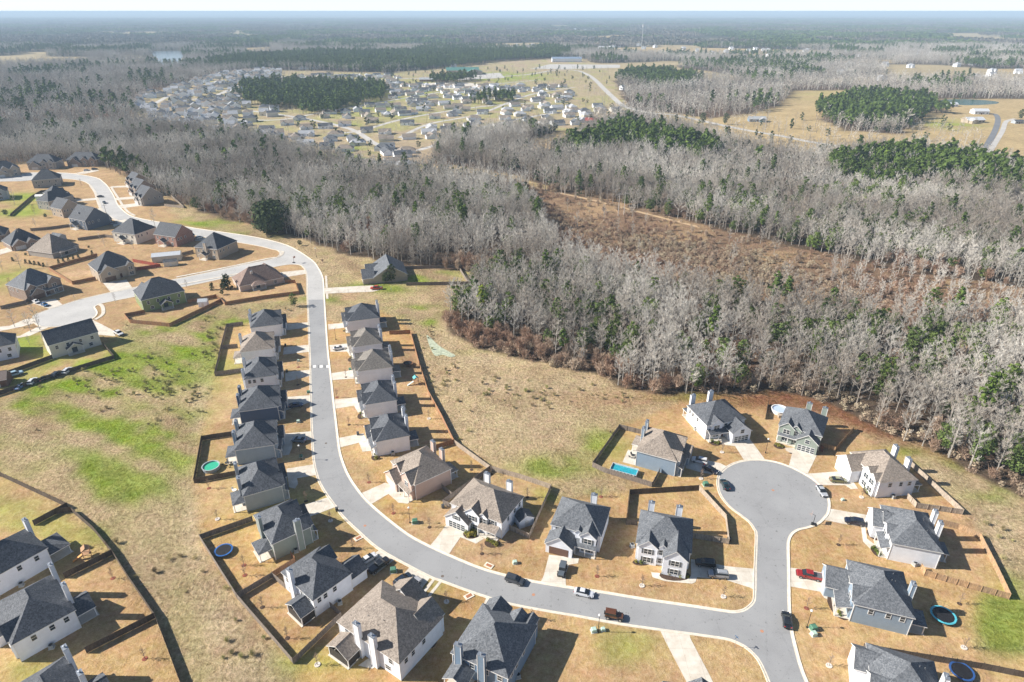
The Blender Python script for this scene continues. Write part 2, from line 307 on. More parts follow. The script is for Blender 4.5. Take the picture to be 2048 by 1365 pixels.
def cover(X, Y):
    "base colour of the land and a roughness value at ground points"
    n1 = vn(X, Y, 22.0, 1, 4); n2 = vn(X, Y, 7.0, 9, 3); n3 = vn(X, Y, 90.0, 5, 4); n4 = vn(X, Y, 2.6, 31, 2)
    JX = X+(n2-.5)*7*np.clip(Y/250, .6, 6); JY = Y+(vn(X, Y, 7.0, 19, 3)-.5)*7*np.clip(Y/250, .6, 6)
    col = np.empty(X.shape+(3,)); rough = np.full(X.shape, 0.6)
    def put(mask, c, r=None):
        col[mask] = (np.array(c)*(0.8+0.4*n1[..., None])[mask]) if len(np.shape(c)) == 1 else c[mask]
        if r is not None: rough[mask] = r
    far = np.clip((Y-1200)/1500, 0, 1)
    base = np.array([.105, .078, .055])*(1-far[..., None])+np.array([.085, .080, .052])*far[..., None]
    col[:] = base*(0.65+0.7*n3[..., None])
    red = np.clip((n3-.5)*4, 0, 1)[..., None]*(1-far[..., None]); col[:] = col*(1-red*.5)+np.array([.16, .095, .06])*red*.5
    tan = np.array([.33, .245, .125]); grn = np.array([.245, .30, .05]); soil = np.array([.50, .34, .20])
    for k, pl in OPEN.items():
        m = inside(JX, JY, pl)
        if k == 'clearing': put(m, np.array([.25, .165, .105]), 1.0)
        elif k == 'near': put(m, np.array([.47, .355, .205]), 1.0)
        elif k == 'subdiv': put(m, np.array([.40, .31, .21]), 0.5)
        else: put(m, np.array([.41, .31, .165]), 0.3)
    put(far_open(X, Y), np.array([.36, .29, .17]), .2)
    # clearing: straw patches
    m = inside(JX, JY, OPEN['clearing']); w = np.clip((n1-.48)*5, 0, 1)[..., None]; m2 = m[..., None]
    col[:] = np.where(m2, col*(1-w*.7)+np.array([.42, .29, .16])*w*.7, col)
    # land that shows bare clay between the subdivisions and far fields
    nearm = inside(JX, JY, OPEN['near']); law = inside(X+(n4-.5)*.8, Y+(n2-.5)*.8, LAWN) | inside(X+(n4-.5), Y, LAWN2); law3 = inside(JX, JY, LAWN3)
    put(law, np.array([.425, .28, .14]), 0.2)
    pt = plot_tint(X, Y); f = (1+.10*pt[:, 0])*(.84+.32*vn(X, Y, 5.0, 44, 3)); col[:] = np.where(law[..., None], col*f[..., None]*np.stack([1+.03*pt[:, 1], np.ones(len(X)), 1-.12*pt[:, 1]], -1), col)
    ns = streaks(X, Y, 12); rf = nearm & ~law & ~law3; tr = np.clip((ns-.5)*5, 0, 1)*.55; col[:] = np.where(rf[..., None], col*(1-tr[..., None])+np.array([.30, .20, .115])*tr[..., None], col)
    wl = np.clip((n1-.45)*3, 0, 1)[..., None]*.35; col[:] = np.where(law[..., None], col*(1-wl)+np.array([.36, .27, .12])*wl, col)
    put(law3 & ~law, np.array([.40, .27, .145]), 0.2)
    px, py = proj(X, Y)
    g = np.zeros(X.shape); d = np.zeros(X.shape)
    for cx, cy, rx, ry, s in GREEN:
        q = ((px-cx)/rx)**2+((py-cy)/ry)**2; g = np.maximum(g, s*np.exp(-q*1.1))
    for cx, cy, rx, ry, s in DIRT:
        q = ((px-cx)/rx)**2+((py-cy)/ry)**2; d = np.maximum(d, s*np.exp(-q*1.1))
    g = np.clip(g*2.1*np.clip((n1*.25+n2*.25+streaks(X, Y, 3, -.5, 6.0, 3.5)*.5-.40)*7, 0, 1.3), 0, .95)*(1-0.45*law); g = g+np.where(nearm & ~law & ~law3, 0.26*np.clip((n2-.47)*4, 0, 1)*np.where(px < 830, 1, .45), 0)
    sub = inside(X, Y, OPEN['subdiv']); g = np.where(sub, np.maximum(g, np.clip((n1-.58)*6, 0, .45)), g)
    g = np.where(inside(X, Y, OPEN['farm']) | nearm | sub | inside(X, Y, OPEN['strip']), g, 0)[..., None]
    gc = grn*(0.75+0.5*n4[..., None]); col[:] = col*(1-g)+gc*g
    d = np.clip(d*1.6*np.clip((n2-.42)*5, 0, 1.2), 0, 1)[..., None]; col[:] = col*(1-d)+soil*d
    sw = np.zeros(X.shape)
    for cx, cy, rx, ry, ss in [(415, 900, 26, 130, .8), (395, 1060, 45, 90, .8), (450, 1230, 60, 110, .7), (500, 1340, 70, 60, .7), (330, 1060, 60, 90, .4), (1000, 770, 90, 22, .6), (1130, 770, 80, 20, .6), (980, 720, 90, 14, .8), (900, 670, 26, 30, .7), (850, 800, 14, 90, .4), (1040, 850, 120, 50, .5), (1850, 960, 90, 40, .5), (2000, 1080, 40, 80, .6), (120, 900, 90, 30, .3)]:
        sw = np.maximum(sw, ss*np.exp(-(((px-cx)/rx)**2+((py-cy)/ry)**2)))
    sw = (sw*np.clip(.35+streaks(X, Y, 22, -.9, 8.0, 4.0), 0, 1.1)*(nearm & ~law & ~law3))[..., None]; col[:] = col*(1-sw)+np.array([.60, .47, .30])*sw
    # leaf litter along the edge of the wood
    e = np.exp(-((px-1700)/330)**2)*np.exp(-((py-(792+np.clip(px-1580, 0, 600)*.30+np.clip(px-1580, 0, 600)**2*.00012))/26)**2)
    e = np.clip(e*1.6*(n2+.25), 0, 1)[..., None]*nearm[..., None]; col[:] = col*(1-e)+np.array([.27, .13, .065])*e
    rough = np.where(nearm & (e[..., 0] > .4), 1.2, rough)
    return col, rough, g[..., 0]
def axis(pts):
    out = []
    for (a, b, s0, s1) in pts:
        x = a
        while x < b-1e-6:
            out.append(x); t = (x-a)/(b-a); x += s0+(s1-s0)*t
    out.append(pts[-1][1]); return np.array(out)
gx = axis([(-60000, -9000, 9000, 2000), (-9000, -1600, 300, 60), (-1600, -320, 25, 4), (-320, -170, 4, 1.1), (-170, 260, 1.1, 1.1), (260, 420, 1.1, 5), (420, 1600, 5, 25), (1600, 9000, 60, 300), (9000, 60000, 2000, 9000)])
gy = axis([(-3000, 40, 400, 10), (40, 330, 1.1, 1.1), (330, 900, 1.1, 5), (900, 2600, 5, 18), (2600, 9000, 18, 160), (9000, 75000, 300, 6000)])
GX, GY = np.meshgrid(gx, gy); nx, ny = len(gx), len(gy)
gc, gr, gg = cover(GX.ravel(), GY.ravel())
gc = gc.reshape(ny, nx, 3); gr = gr.reshape(ny, nx)
for _ in range(2):
    gc[1:-1, 1:-1] = gc[1:-1, 1:-1]*.4+.15*(gc[:-2, 1:-1]+gc[2:, 1:-1]+gc[1:-1, :-2]+gc[1:-1, 2:])
for _ in range(6): gr[1:-1, 1:-1] = gr[1:-1, 1:-1]*.3+.175*(gr[:-2, 1:-1]+gr[2:, 1:-1]+gr[1:-1, :-2]+gr[1:-1, 2:])
gc = gc.reshape(-1, 3); gr = gr.ravel()
me = bpy.data.meshes.new('ground'); nvt = nx*ny; nq = (nx-1)*(ny-1)
co = np.stack([GX.ravel(), GY.ravel(), np.zeros(nvt)], 1).astype(np.float32)
me.vertices.add(nvt); me.vertices.foreach_set('co', co.ravel())
i = np.arange(nvt).reshape(ny, nx); q = np.stack([i[:-1, :-1], i[:-1, 1:], i[1:, 1:], i[1:, :-1]], -1).reshape(-1, 4)
me.loops.add(nq*4); me.loops.foreach_set('vertex_index', q.ravel().astype(np.int32))
me.polygons.add(nq); me.polygons.foreach_set('loop_start', (np.arange(nq)*4).astype(np.int32))
me.update(calc_edges=True)
ca = me.color_attributes.new('cover', 'FLOAT_COLOR', 'POINT'); arr = np.concatenate([gc, gr[:, None]], 1).astype(np.float32); ca.data.foreach_set('color', arr.ravel())
m, nt, b, o = newmat('ground_cover'); at = N(nt, 'ShaderNodeVertexColor', layer_name='cover'); c = coords(nt)
f1 = noise(nt, c, 0.9, 6, 0.75); f2 = noise(nt, c, 0.16, 4); f3 = N(nt, 'ShaderNodeTexVoronoi', ins={'Vector': c, 'Scale': 0.55}).outputs['Distance']; f0 = noise(nt, c, 4.5, 3, .7)
am = at.outputs['Alpha']
k1 = N(nt, 'ShaderNodeMath', operation='MULTIPLY', ins={0: ramp(nt, f1, 0.3, 0.7, -1, 1), 1: ramp(nt, am, 0, 1, 0.17, 0.55)}).outputs[0]
k2 = N(nt, 'ShaderNodeMath', operation='MULTIPLY', ins={0: ramp(nt, f2, 0.3, 0.7, -1, 1), 1: 0.19}).outputs[0]
k0 = N(nt, 'ShaderNodeMath', operation='MULTIPLY', ins={0: ramp(nt, f0, 0.3, 0.7, -1, 1), 1: ramp(nt, am, 0, 1, 0.2, 0.42)}).outputs[0]
ks = N(nt, 'ShaderNodeMath', operation='ADD', ins={0: k1, 1: k2}).outputs[0]; ks = N(nt, 'ShaderNodeMath', operation='ADD', ins={0: ks, 1: k0}).outputs[0]; kk = N(nt, 'ShaderNodeMath', operation='ADD', ins={0: ks, 1: 1.0}).outputs[0]
hs = N(nt, 'ShaderNodeHueSaturation', ins={'Color': at.outputs['Color'], 'Value': kk, 'Hue': ramp(nt, noise(nt, c, 0.35, 3), 0.3, 0.7, 0.484, 0.514), 'Saturation': ramp(nt, f1, .3, .7, 1.12, .88)})
nt.links.new(hs.outputs[0], b.inputs['Base Color']); b.inputs['Roughness'].default_value = 0.95; b.inputs['Specular IOR Level'].default_value = 0.05
bh = N(nt, 'ShaderNodeMath', operation='MULTIPLY', ins={0: ramp(nt, f1, 0, 1, -1, 1), 1: am}).outputs[0]
bn = N(nt, 'ShaderNodeBump', ins={'Strength': 1.0, 'Distance': 0.75, 'Height': bh}); nt.links.new(bn.outputs[0], b.inputs['Normal'])
me.materials.append(m); tag(link('ground', me), kind='structure')
# ---------------------------------------------------------------- water
m, nt, b, o = newmat('lake_water'); b.inputs['Base Color'].default_value = (.10, .13, .15, 1); b.inputs['Roughness'].default_value = 0.18
nt.links.new(N(nt, 'ShaderNodeBump', ins={'Strength': .25, 'Distance': .3, 'Height': noise(nt, coords(nt), .15)}).outputs[0], b.inputs['Normal'])
tag(MB().poly(LAKE, 0.05).build('lake_water', m), kind='structure')
m2, nt, b, o = newmat('pond_water'); b.inputs['Base Color'].default_value = (.03, .09, .07, 1); b.inputs['Roughness'].default_value = 0.25
tag(MB().poly(POND, 0.05).build('pond_water', m2), kind='structure')
CR = simple('creek_water', (.05, .07, .09), .2)
tag(MB().strip(PP([(748, 345), (780, 352), (830, 372), (900, 380), (960, 392), (1060, 432), (1082, 450)]), [(2.5, .04), (-2.5, .04)]).build('creek_water', CR), kind='structure')
# ---------------------------------------------------------------- roads
def road_mat(name, col, col2):
    m, nt, b, o = newmat(name); c = coords(nt)
    a = mixc(nt, ramp(nt, noise(nt, c, 0.12, 4), 0.3, 0.7), col, col2); a = mixc(nt, ramp(nt, noise(nt, c, 9.0, 3), 0.3, 0.75, 0, 0.45), a, tuple(x*1.5 for x in col2))
    vo = N(nt, 'ShaderNodeTexVoronoi', feature='DISTANCE_TO_EDGE', ins={'Vector': c, 'Scale': .11}); wv = noise(nt, c, .8, 4)
    ck = N(nt, 'ShaderNodeMath', operation='LESS_THAN', ins={0: N(nt, 'ShaderNodeMath', operation='ADD', ins={0: vo.outputs['Distance'], 1: ramp(nt, wv, .3, .7, -.03, .03)}).outputs[0], 1: .012}).outputs[0]
    a = mixc(nt, N(nt, 'ShaderNodeMath', operation='MULTIPLY', ins={0: ck, 1: .13}).outputs[0], a, tuple(x*.5 for x in col))
    spots = ramp(nt, noise(nt, c, 1.1, 2), 0.64, 0.72, 0, .75); a = mixc(nt, spots, a, tuple(x*.45 for x in col))
    a = mixc(nt, ramp(nt, noise(nt, c, 0.07, 3), 0.42, 0.62, 0, 0.5), a, tuple(x*1.25 for x in col2))
    nt.links.new(a, b.inputs['Base Color']); b.inputs['Roughness'].default_value = 0.85; b.inputs['Specular IOR Level'].default_value = .3; return m
ASPH = road_mat('asphalt', (.225, .226, .23), (.27, .272, .275)); ASPH2 = road_mat('old_asphalt', (.33, .325, .315), (.42, .41, .395)); DASPH = road_mat('dark_asphalt', (.13, .135, .145), (.16, .165, .175))
ROAD = (.32, .31, .30)
E1a = [(-700, 352), (-40, 350), (60, 346), (113, 346), (145, 348), (190, 355.6), (205, 364.5), (214.5, 374), (226, 392), (234, 410), (242, 419), (251, 427), (262, 433), (285, 439), (329, 447), (393, 458), (450, 466), (497, 473), (545, 483), (583, 496), (622, 521), (635, 537), (643, 553), (645.5, 569), (646.5, 590)]
E1b = [(647.5, 607), (650, 650), (653.5, 700), (657, 733), (661, 768), (664.5, 804), (669, 841), (673, 877), (676.5, 902.5), (683, 926), (696, 956), (719, 989.5), (740, 1012), (777, 1043.5), (817, 1073.5), (857, 1095), (896, 1113), (954, 1137), (1000, 1151), (1061, 1165), (1132.5, 1177), (1199, 1186.5), (1289, 1201.5), (1386, 1215.5), (1448, 1225), (1471, 1227), (1490, 1223), (1503, 1214), (1510.4, 1204.7), (1512.5, 1190), (1513, 1145), (1515.5, 1073), (1511, 1058), (1501, 1044), (1485, 1031), (1467, 1018), (1453, 1004), (1443, 989), (1438.5, 973), (1438.5, 958), (1443.5, 947), (1456, 936), (1472, 928), (1493, 923), (1520.6, 922), (1549.6, 926), (1577, 935), (1601, 946.5), (1622, 959), (1638, 973), (1651, 991), (1655.5, 1007), (1653, 1025), (1645, 1036), (1633, 1046.5), (1614, 1053.5), (1595, 1058), (1582, 1066), (1575, 1078), (1573, 1094), (1574, 1140), (1575, 1216), (1579, 1258), (1587, 1295), (1598, 1335), (1609.6, 1365), (1632, 1420), (1668, 1500)]
E2 = [(1600, 1500), (1562, 1420), (1541, 1365), (1530, 1338.5), (1519.5, 1319), (1505, 1302.5), (1490, 1291), (1474, 1283), (1453, 1276), (1400, 1268), (1378, 1265), (1318, 1257), (1240.6, 1246), (1160, 1231), (1100, 1221), (1021, 1206), (971, 1191), (924.5, 1175), (881, 1159), (864, 1153), (817, 1129), (759, 1096), (720, 1062.5), (690, 1034), (675, 1014.5), (651, 981), (639.6, 959), (634, 940), (630.7, 925), (628, 901), (626, 860.6), (624.2, 812), (623, 770), (622.4, 733), (620, 677), (618, 628), (616, 590), (615, 553), (612, 541), (607, 534), (600, 530), (579, 529), (548, 534), (500, 545), (450, 556), (400, 567), (364.5, 574), (310, 584), (266, 594), (226, 602), (203, 607), (190, 612), (187, 616), (190, 621), (192, 627), (187, 635), (174, 642), (153, 647), (129, 651.5), (97, 654), (80, 651.5), (70, 644), (68, 636), (71, 631), (82, 626), (101, 619), (126, 611), (161, 600), (209.6, 588.5), (264, 577), (353, 559), (430, 543), (489, 530), (530, 522), (551, 517), (560, 511), (561, 505.5), (556, 501), (545, 498.5), (521, 492.5), (484, 486), (420, 476), (360, 465.5), (310, 456.5), (262, 446), (234, 439.5), (219, 431), (206, 420), (200, 405), (193.5, 386), (183, 372), (168, 363), (145, 359), (121, 358), (60, 361), (-40, 364), (-700, 366)]
W1a, W1b, W2 = PP(E1a), PP(E1b), PP(E2)
outline = smooth(W1a+W1b, 2)+smooth(W2, 2)
rd = MB().poly(outline, 0.02).build('road', ASPH); tag(rd, kind='structure')
# the older, paler upper street is a sheet laid just above
up = smooth(W1a, 2)+[P(646.5, 600), P(616.8, 600)]+[q for q in smooth(W2[W2.index(P(616, 590)):], 2)]
tag(MB().poly(up, 0.026).build('upper_road', ASPH2), kind='structure')
def kerb(line, side, name='kerb'):
    s = side; mb = MB().strip(line, [(0, .03), (.35*s, .035), (.48*s, .13), (.72*s, .14), (.74*s, -.05)] if s > 0 else [(.74*s, -.05), (.72*s, .14), (.48*s, .13), (.35*s, .035), (0, .03)]); tag(mb.build(name, CURB), kind='structure')
kerb(smooth(W1a+W1b, 3), 1); kerb(smooth(W2, 3), 1)
MARK = simple('road_paint', (.72, .72, .70), .6)
mk = MB()
for k in range(3):                                                     # three painted panels across the speed table
    x0 = 626+k*13.2
    mk.poly(PP([(x0, 731+0.3), (x0+7, 730.6), (x0+7.2, 735.6), (x0, 736.2)]), .034)
tag(mk.build('road_marking', MARK), kind='structure')
mk = MB()
for k in range(3):
    x0 = 624+k*13.2
    mk.poly(PP([(x0-1, 730.5), (x0-.2, 730.5), (x0+.3, 737), (x0-.7, 737)]), .04); mk.poly(PP([(x0+8.6, 730), (x0+9.4, 730), (x0+9.8, 736), (x0+8.9, 736)]), .04)
tag(mk.build('road_marking', DARKM), kind='structure')
def flat(name, pts, z, mat, kind='structure', sm=0):
    w = PP(pts); w = smooth(w, sm, True) if sm else w
    return tag(MB().poly(w, z).build(name, mat), kind=kind)
# far streets
def street(name, pts, w, mat, z=.03): return tag(MB().strip(smooth(PP(pts), 4), [(w/2, z), (-w/2, z)]).build(name, mat), kind='structure')
LROAD = simple('pale_road', (.46, .44, .41), .9, var=.08, scale=.05)
street('far_road', [(700, 163), (800, 158), (960, 155), (1050, 150), (1110, 141), (1150, 141), (1172, 148), (1190, 160), (1208, 178), (1226, 195), (1250, 214), (1300, 226), (1352, 231), (1440, 250), (1500, 262), (1560, 272), (1620, 284), (1680, 293), (1740, 300), (1830, 306), (1960, 312), (2100, 322), (2300, 335)], 9, LROAD)
street('far_road', [(500, 222), (600, 236), (700, 258), (760, 292), (840, 300), (940, 262), (1040, 238), (1120, 225)], 7, LROAD, .036)
street('far_road', [(660, 268), (720, 262), (800, 240), (900, 222), (1000, 210), (1100, 205)], 6.5, LROAD, .042)
street('far_road', [(330, 205), (380, 200), (430, 192), (470, 175), (520, 160), (600, 152), (720, 148)], 9, LROAD, .048)
street('far_road', [(395, 243), (470, 240), (560, 240), (640, 226), (760, 205), (850, 190), (960, 172), (1080, 160)], 6, LROAD, .054)
street('far_road', [(800, 276), (860, 248), (960, 228), (1060, 190), (1150, 175)], 6, LROAD, .060)
street('far_road', [(300, 214), (340, 192), (400, 176), (440, 160)], 7, LROAD, .066)
street('asphalt_lane', [(1962, 318), (1975, 290), (1990, 262), (1996, 240), (1990, 229), (1975, 228)], 6, DASPH, .072)
street('gravel_lane', [(1968, 322), (1988, 290), (2005, 262), (2012, 244), (2030, 238)], 5, LROAD, .078)
street('dirt_track', [(1000, 358), (1100, 382), (1200, 404), (1300, 430), (1400, 455)], 3, simple('track_soil', (.48, .34, .20), .95, var=.2), .05)
flat('car_park', [(905, 152), (1000, 146), (1010, 156), (915, 161)], .08, LROAD); flat('school_yard', [(830, 168), (900, 164), (960, 168), (940, 178), (840, 178)], .085, CONC)
flat('car_park', [(1060, 138), (1100, 129), (1240, 130), (1240, 136), (1120, 139)], .09, LROAD)
# ---------------------------------------------------------------- houses
WALLS = {
 'white': siding('white_siding', (.86, .89, .95)), 'cream': siding('cream_siding', (.68, .64, .56)), 'pearl': siding('pearl_siding', (.77, .79, .85)),
 'blue': siding('blue_siding', (.19, .27, .37)), 'navy': siding('navy_siding', (.055, .10, .19)), 'slate': siding('slate_siding', (.28, .36, .45)),
 'sage': siding('sage_siding', (.29, .34, .30)), 'pink': siding('pale_brick_siding', (.58, .42, .35)), 'green': siding('green_siding', (.24, .30, .13)), 'darkblue': siding('dark_siding', (.09, .12, .17)),
 'grey': siding('grey_siding', (.36, .40, .44)), 'tanb': brick('tan_brick', (.40, .31, .22), (.48, .38, .28)), 'redb': brick('red_brick', (.28, .10, .07), (.34, .14, .10)), 'brownb': brick('brown_brick', (.20, .13, .10), (.27, .18, .13)), 'greyb': brick('grey_brick', (.30, .28, .26), (.38, .35, .32)), 'peach': brick('peach_brick', (.56, .42, .34), (.62, .48, .40))}
ROOFS = {'char': shingle('charcoal_shingles', (.034, .039, .048), (.115, .123, .138)), 'taupe': shingle('taupe_shingles', (.14, .115, .095), (.30, .255, .215)), 'slate': shingle('slate_shingles', (.052, .058, .068), (.155, .165, .18)), 'dtaupe': shingle('dark_taupe_shingles', (.09, .082, .074), (.215, .195, .172)), 'brown': shingle('brown_shingles', (.12, .08, .065), (.24, .17, .14)), 'dark': shingle('dark_shingles', (.032, .036, .045), (.09, .097, .11))}
DOORM = simple('door_paint', (.10, .04, .03), .5); GDOOR = simple('garage_door_white', (.66, .66, .65), .5, var=.03); GDOORB = simple('garage_door_brown', (.14, .075, .05), .5, var=.1)
SHUT = simple('shutter_grey', (.12, .13, .14), .6); CAPM = simple('chimney_cap', (.35, .38, .42), .4, .6)
SCR = simple('porch_screen', (.045, .04, .038), .6, var=.3)
VENTM = simple('vent', (.25, .25, .25), .5)
def roof_hip(mb, x0, x1, y0, y1, z, pitch, ov=.35, th=.2):
    x0 -= ov; x1 += ov; y0 -= ov; y1 += ov; w = x1-x0; d = y1-y0; r = min(w, d)/2; zr = z+r*pitch
    if w >= d: a, b_ = (x0+r, (y0+y1)/2), (x1-r, (y0+y1)/2)
    else: a, b_ = ((x0+x1)/2, y0+r), ((x0+x1)/2, y1-r)
    if abs(w-d) < .05: b_ = (a[0]+.02 if w >= d else a[0], a[1] if w >= d else a[1]+.02)
    e = [(x0, y0), (x1, y0), (x1, y1), (x0, y1)]
    vs = [(*q, z-th) for q in e]+[(*q, z) for q in e]+[(*a, zr), (*b_, zr)]
    mb.add(vs, [(3, 2, 1, 0), (0, 1, 5, 4), (1, 2, 6, 5), (2, 3, 7, 6), (3, 0, 4, 7)], 1)
    if w >= d: mb.add(vs, [(4, 5, 9, 8), (5, 6, 9), (6, 7, 8, 9), (7, 4, 8)], 0)
    else: mb.add(vs, [(4, 5, 8), (5, 6, 9, 8), (6, 7, 9), (7, 4, 8, 9)], 0)
    # ridge and hip caps
    mb.tube((*a, zr+.01), (*b_, zr+.01), .07, .07, 5, 0)
    return zr
def roof_gable(mb, x0, x1, y0, y1, z, pitch, axis='y', ov=.35, oe=.3, th=.2, wallmb=None):
    "ridge along axis; returns ridge height; gable triangles go to the wall mesh"
    if axis == 'y': T = lambda a, b, c: (a, b, c)
    else: T = lambda a, b, c: (b, a, c); x0, x1, y0, y1 = y0, y1, x0, x1
    m = (x0+x1)/2; h = (x1-x0)/2; zr = z+h*pitch
    X0, X1, Y0, Y1 = x0-ov, x1+ov, y0-oe, y1+oe; ze = z-ov*pitch
    vs = [T(X0, Y0, ze+th), T(m, Y0, zr+th), T(X1, Y0, ze+th), T(X0, Y1, ze+th), T(m, Y1, zr+th), T(X1, Y1, ze+th),
          T(X0, Y0, ze), T(m, Y0, zr), T(X1, Y0, ze), T(X0, Y1, ze), T(m, Y1, zr), T(X1, Y1, ze)]
    top = [(0, 1, 4, 3), (1, 2, 5, 4)]; rest = [(6, 9, 10, 7), (7, 10, 11, 8), (0, 3, 9, 6), (2, 8, 11, 5), (0, 6, 7, 1), (1, 7, 8, 2), (3, 4, 10, 9), (4, 5, 11, 10)]
    if axis == 'y': top = [f[::-1] for f in top]; rest = [f[::-1] for f in rest]
    mb.add(vs, top, 0); mb.add(vs, rest, 1); mb.tube(T(m, Y0, zr+th), T(m, Y1, zr+th), .07, .07, 5, 0)
    if wallmb is not None:
        for yy, k in ((y0, 1), (y1, -1)):
            wallmb.add([T(x0, yy, z-.01), T(x1, yy, z-.01), T(m, yy, zr)], [(0, 1, 2) if (k == 1) == (axis == 'y') else (0, 2, 1)])
    return zr
WINMESH = {}
def window(parent, x, y, z, ang, w=1.0, h=1.5, shut=False, dark=False):
    "pane with a frame as its child; ang = outward direction"
    k = (round(w, 1), round(h, 1), shut)
    if k not in WINMESH:
        p = MB().box(-w/2, w/2, -.03, .02, 0, h)
        f = MB(); t = .09
        f.box(-w/2-t, -w/2, -.07, .02, -t, h+t); f.box(w/2, w/2+t, -.07, .02, -t, h+t); f.box(-w/2, w/2, -.07, .02, -t, 0); f.box(-w/2, w/2, -.07, .02, h, h+t); f.box(-w/2, w/2, -.05, .02, h/2-.03, h/2+.03)
        if w > 1.5: f.box(-.05, .05, -.055, .02, 0, h)
        s = None
        if shut: s = (MB().box(-w/2-.55, -w/2-.12, -.06, .02, 0, h).mesh('shutter', SHUT), MB().box(w/2+.12, w/2+.55, -.06, .02, 0, h).mesh('shutter', SHUT))
        WINMESH[k] = (p.mesh('window', GLASS), f.mesh('frame', WHITE), s)
    a, b_, s = WINMESH[k]
    o = link('window', a, parent, (x, y, z), ang+math.pi/2); link('frame', b_, o)
    for q in s or (): link('shutter', q, o)
    return o
def chimney(parent_roof, x, y, w, d, z, wallm, two=False, z0=0.0):
    mb = MB().box(x-w/2, x+w/2, y-d/2, y+d/2, z0, z); c = mb.build('chimney', wallm, parent_roof)
    m2 = MB().box(x-w/2-.07, x+w/2+.07, y-d/2-.07, y+d/2+.07, z+.003, z+.12).lathe([(.17, 0), (.17, .35), (.26, .36), (.26, .44), (0, .5)], 10, (x, y, z+.12)); m2.build('chimney_cap', CAPM, c)
    for sx in (-1, 1):
        for sy in (-1, 1): MB().box(x+sx*w/2-.06, x+sx*w/2+.06, y+sy*d/2-.06, y+sy*d/2+.06, max(z0, .1), z-.004).build('corner_trim', WHITE, c)
def frame_from(A, B, D, front, zE, ov=.35):
    a = Vector(P(*A, zE)); b_ = Vector(P(*B, zE)); d = b_-a; L = d.length-2*ov; d.normalize(); n = Vector((-d.y, d.x))
    if n.y < 0 and abs(n.y) > abs(n.x)*0: n = -n if False else n
    c = (a+b_)/2+n*(ov+D/2); th = math.atan2(d.y, d.x)
    k = {'S': 0, 'E': 1, 'N': 2, 'W': -1}[front]; th += k*math.pi/2
    w, dd = (L, D) if front in 'SN' else (D, L)
    return c, th, w, dd
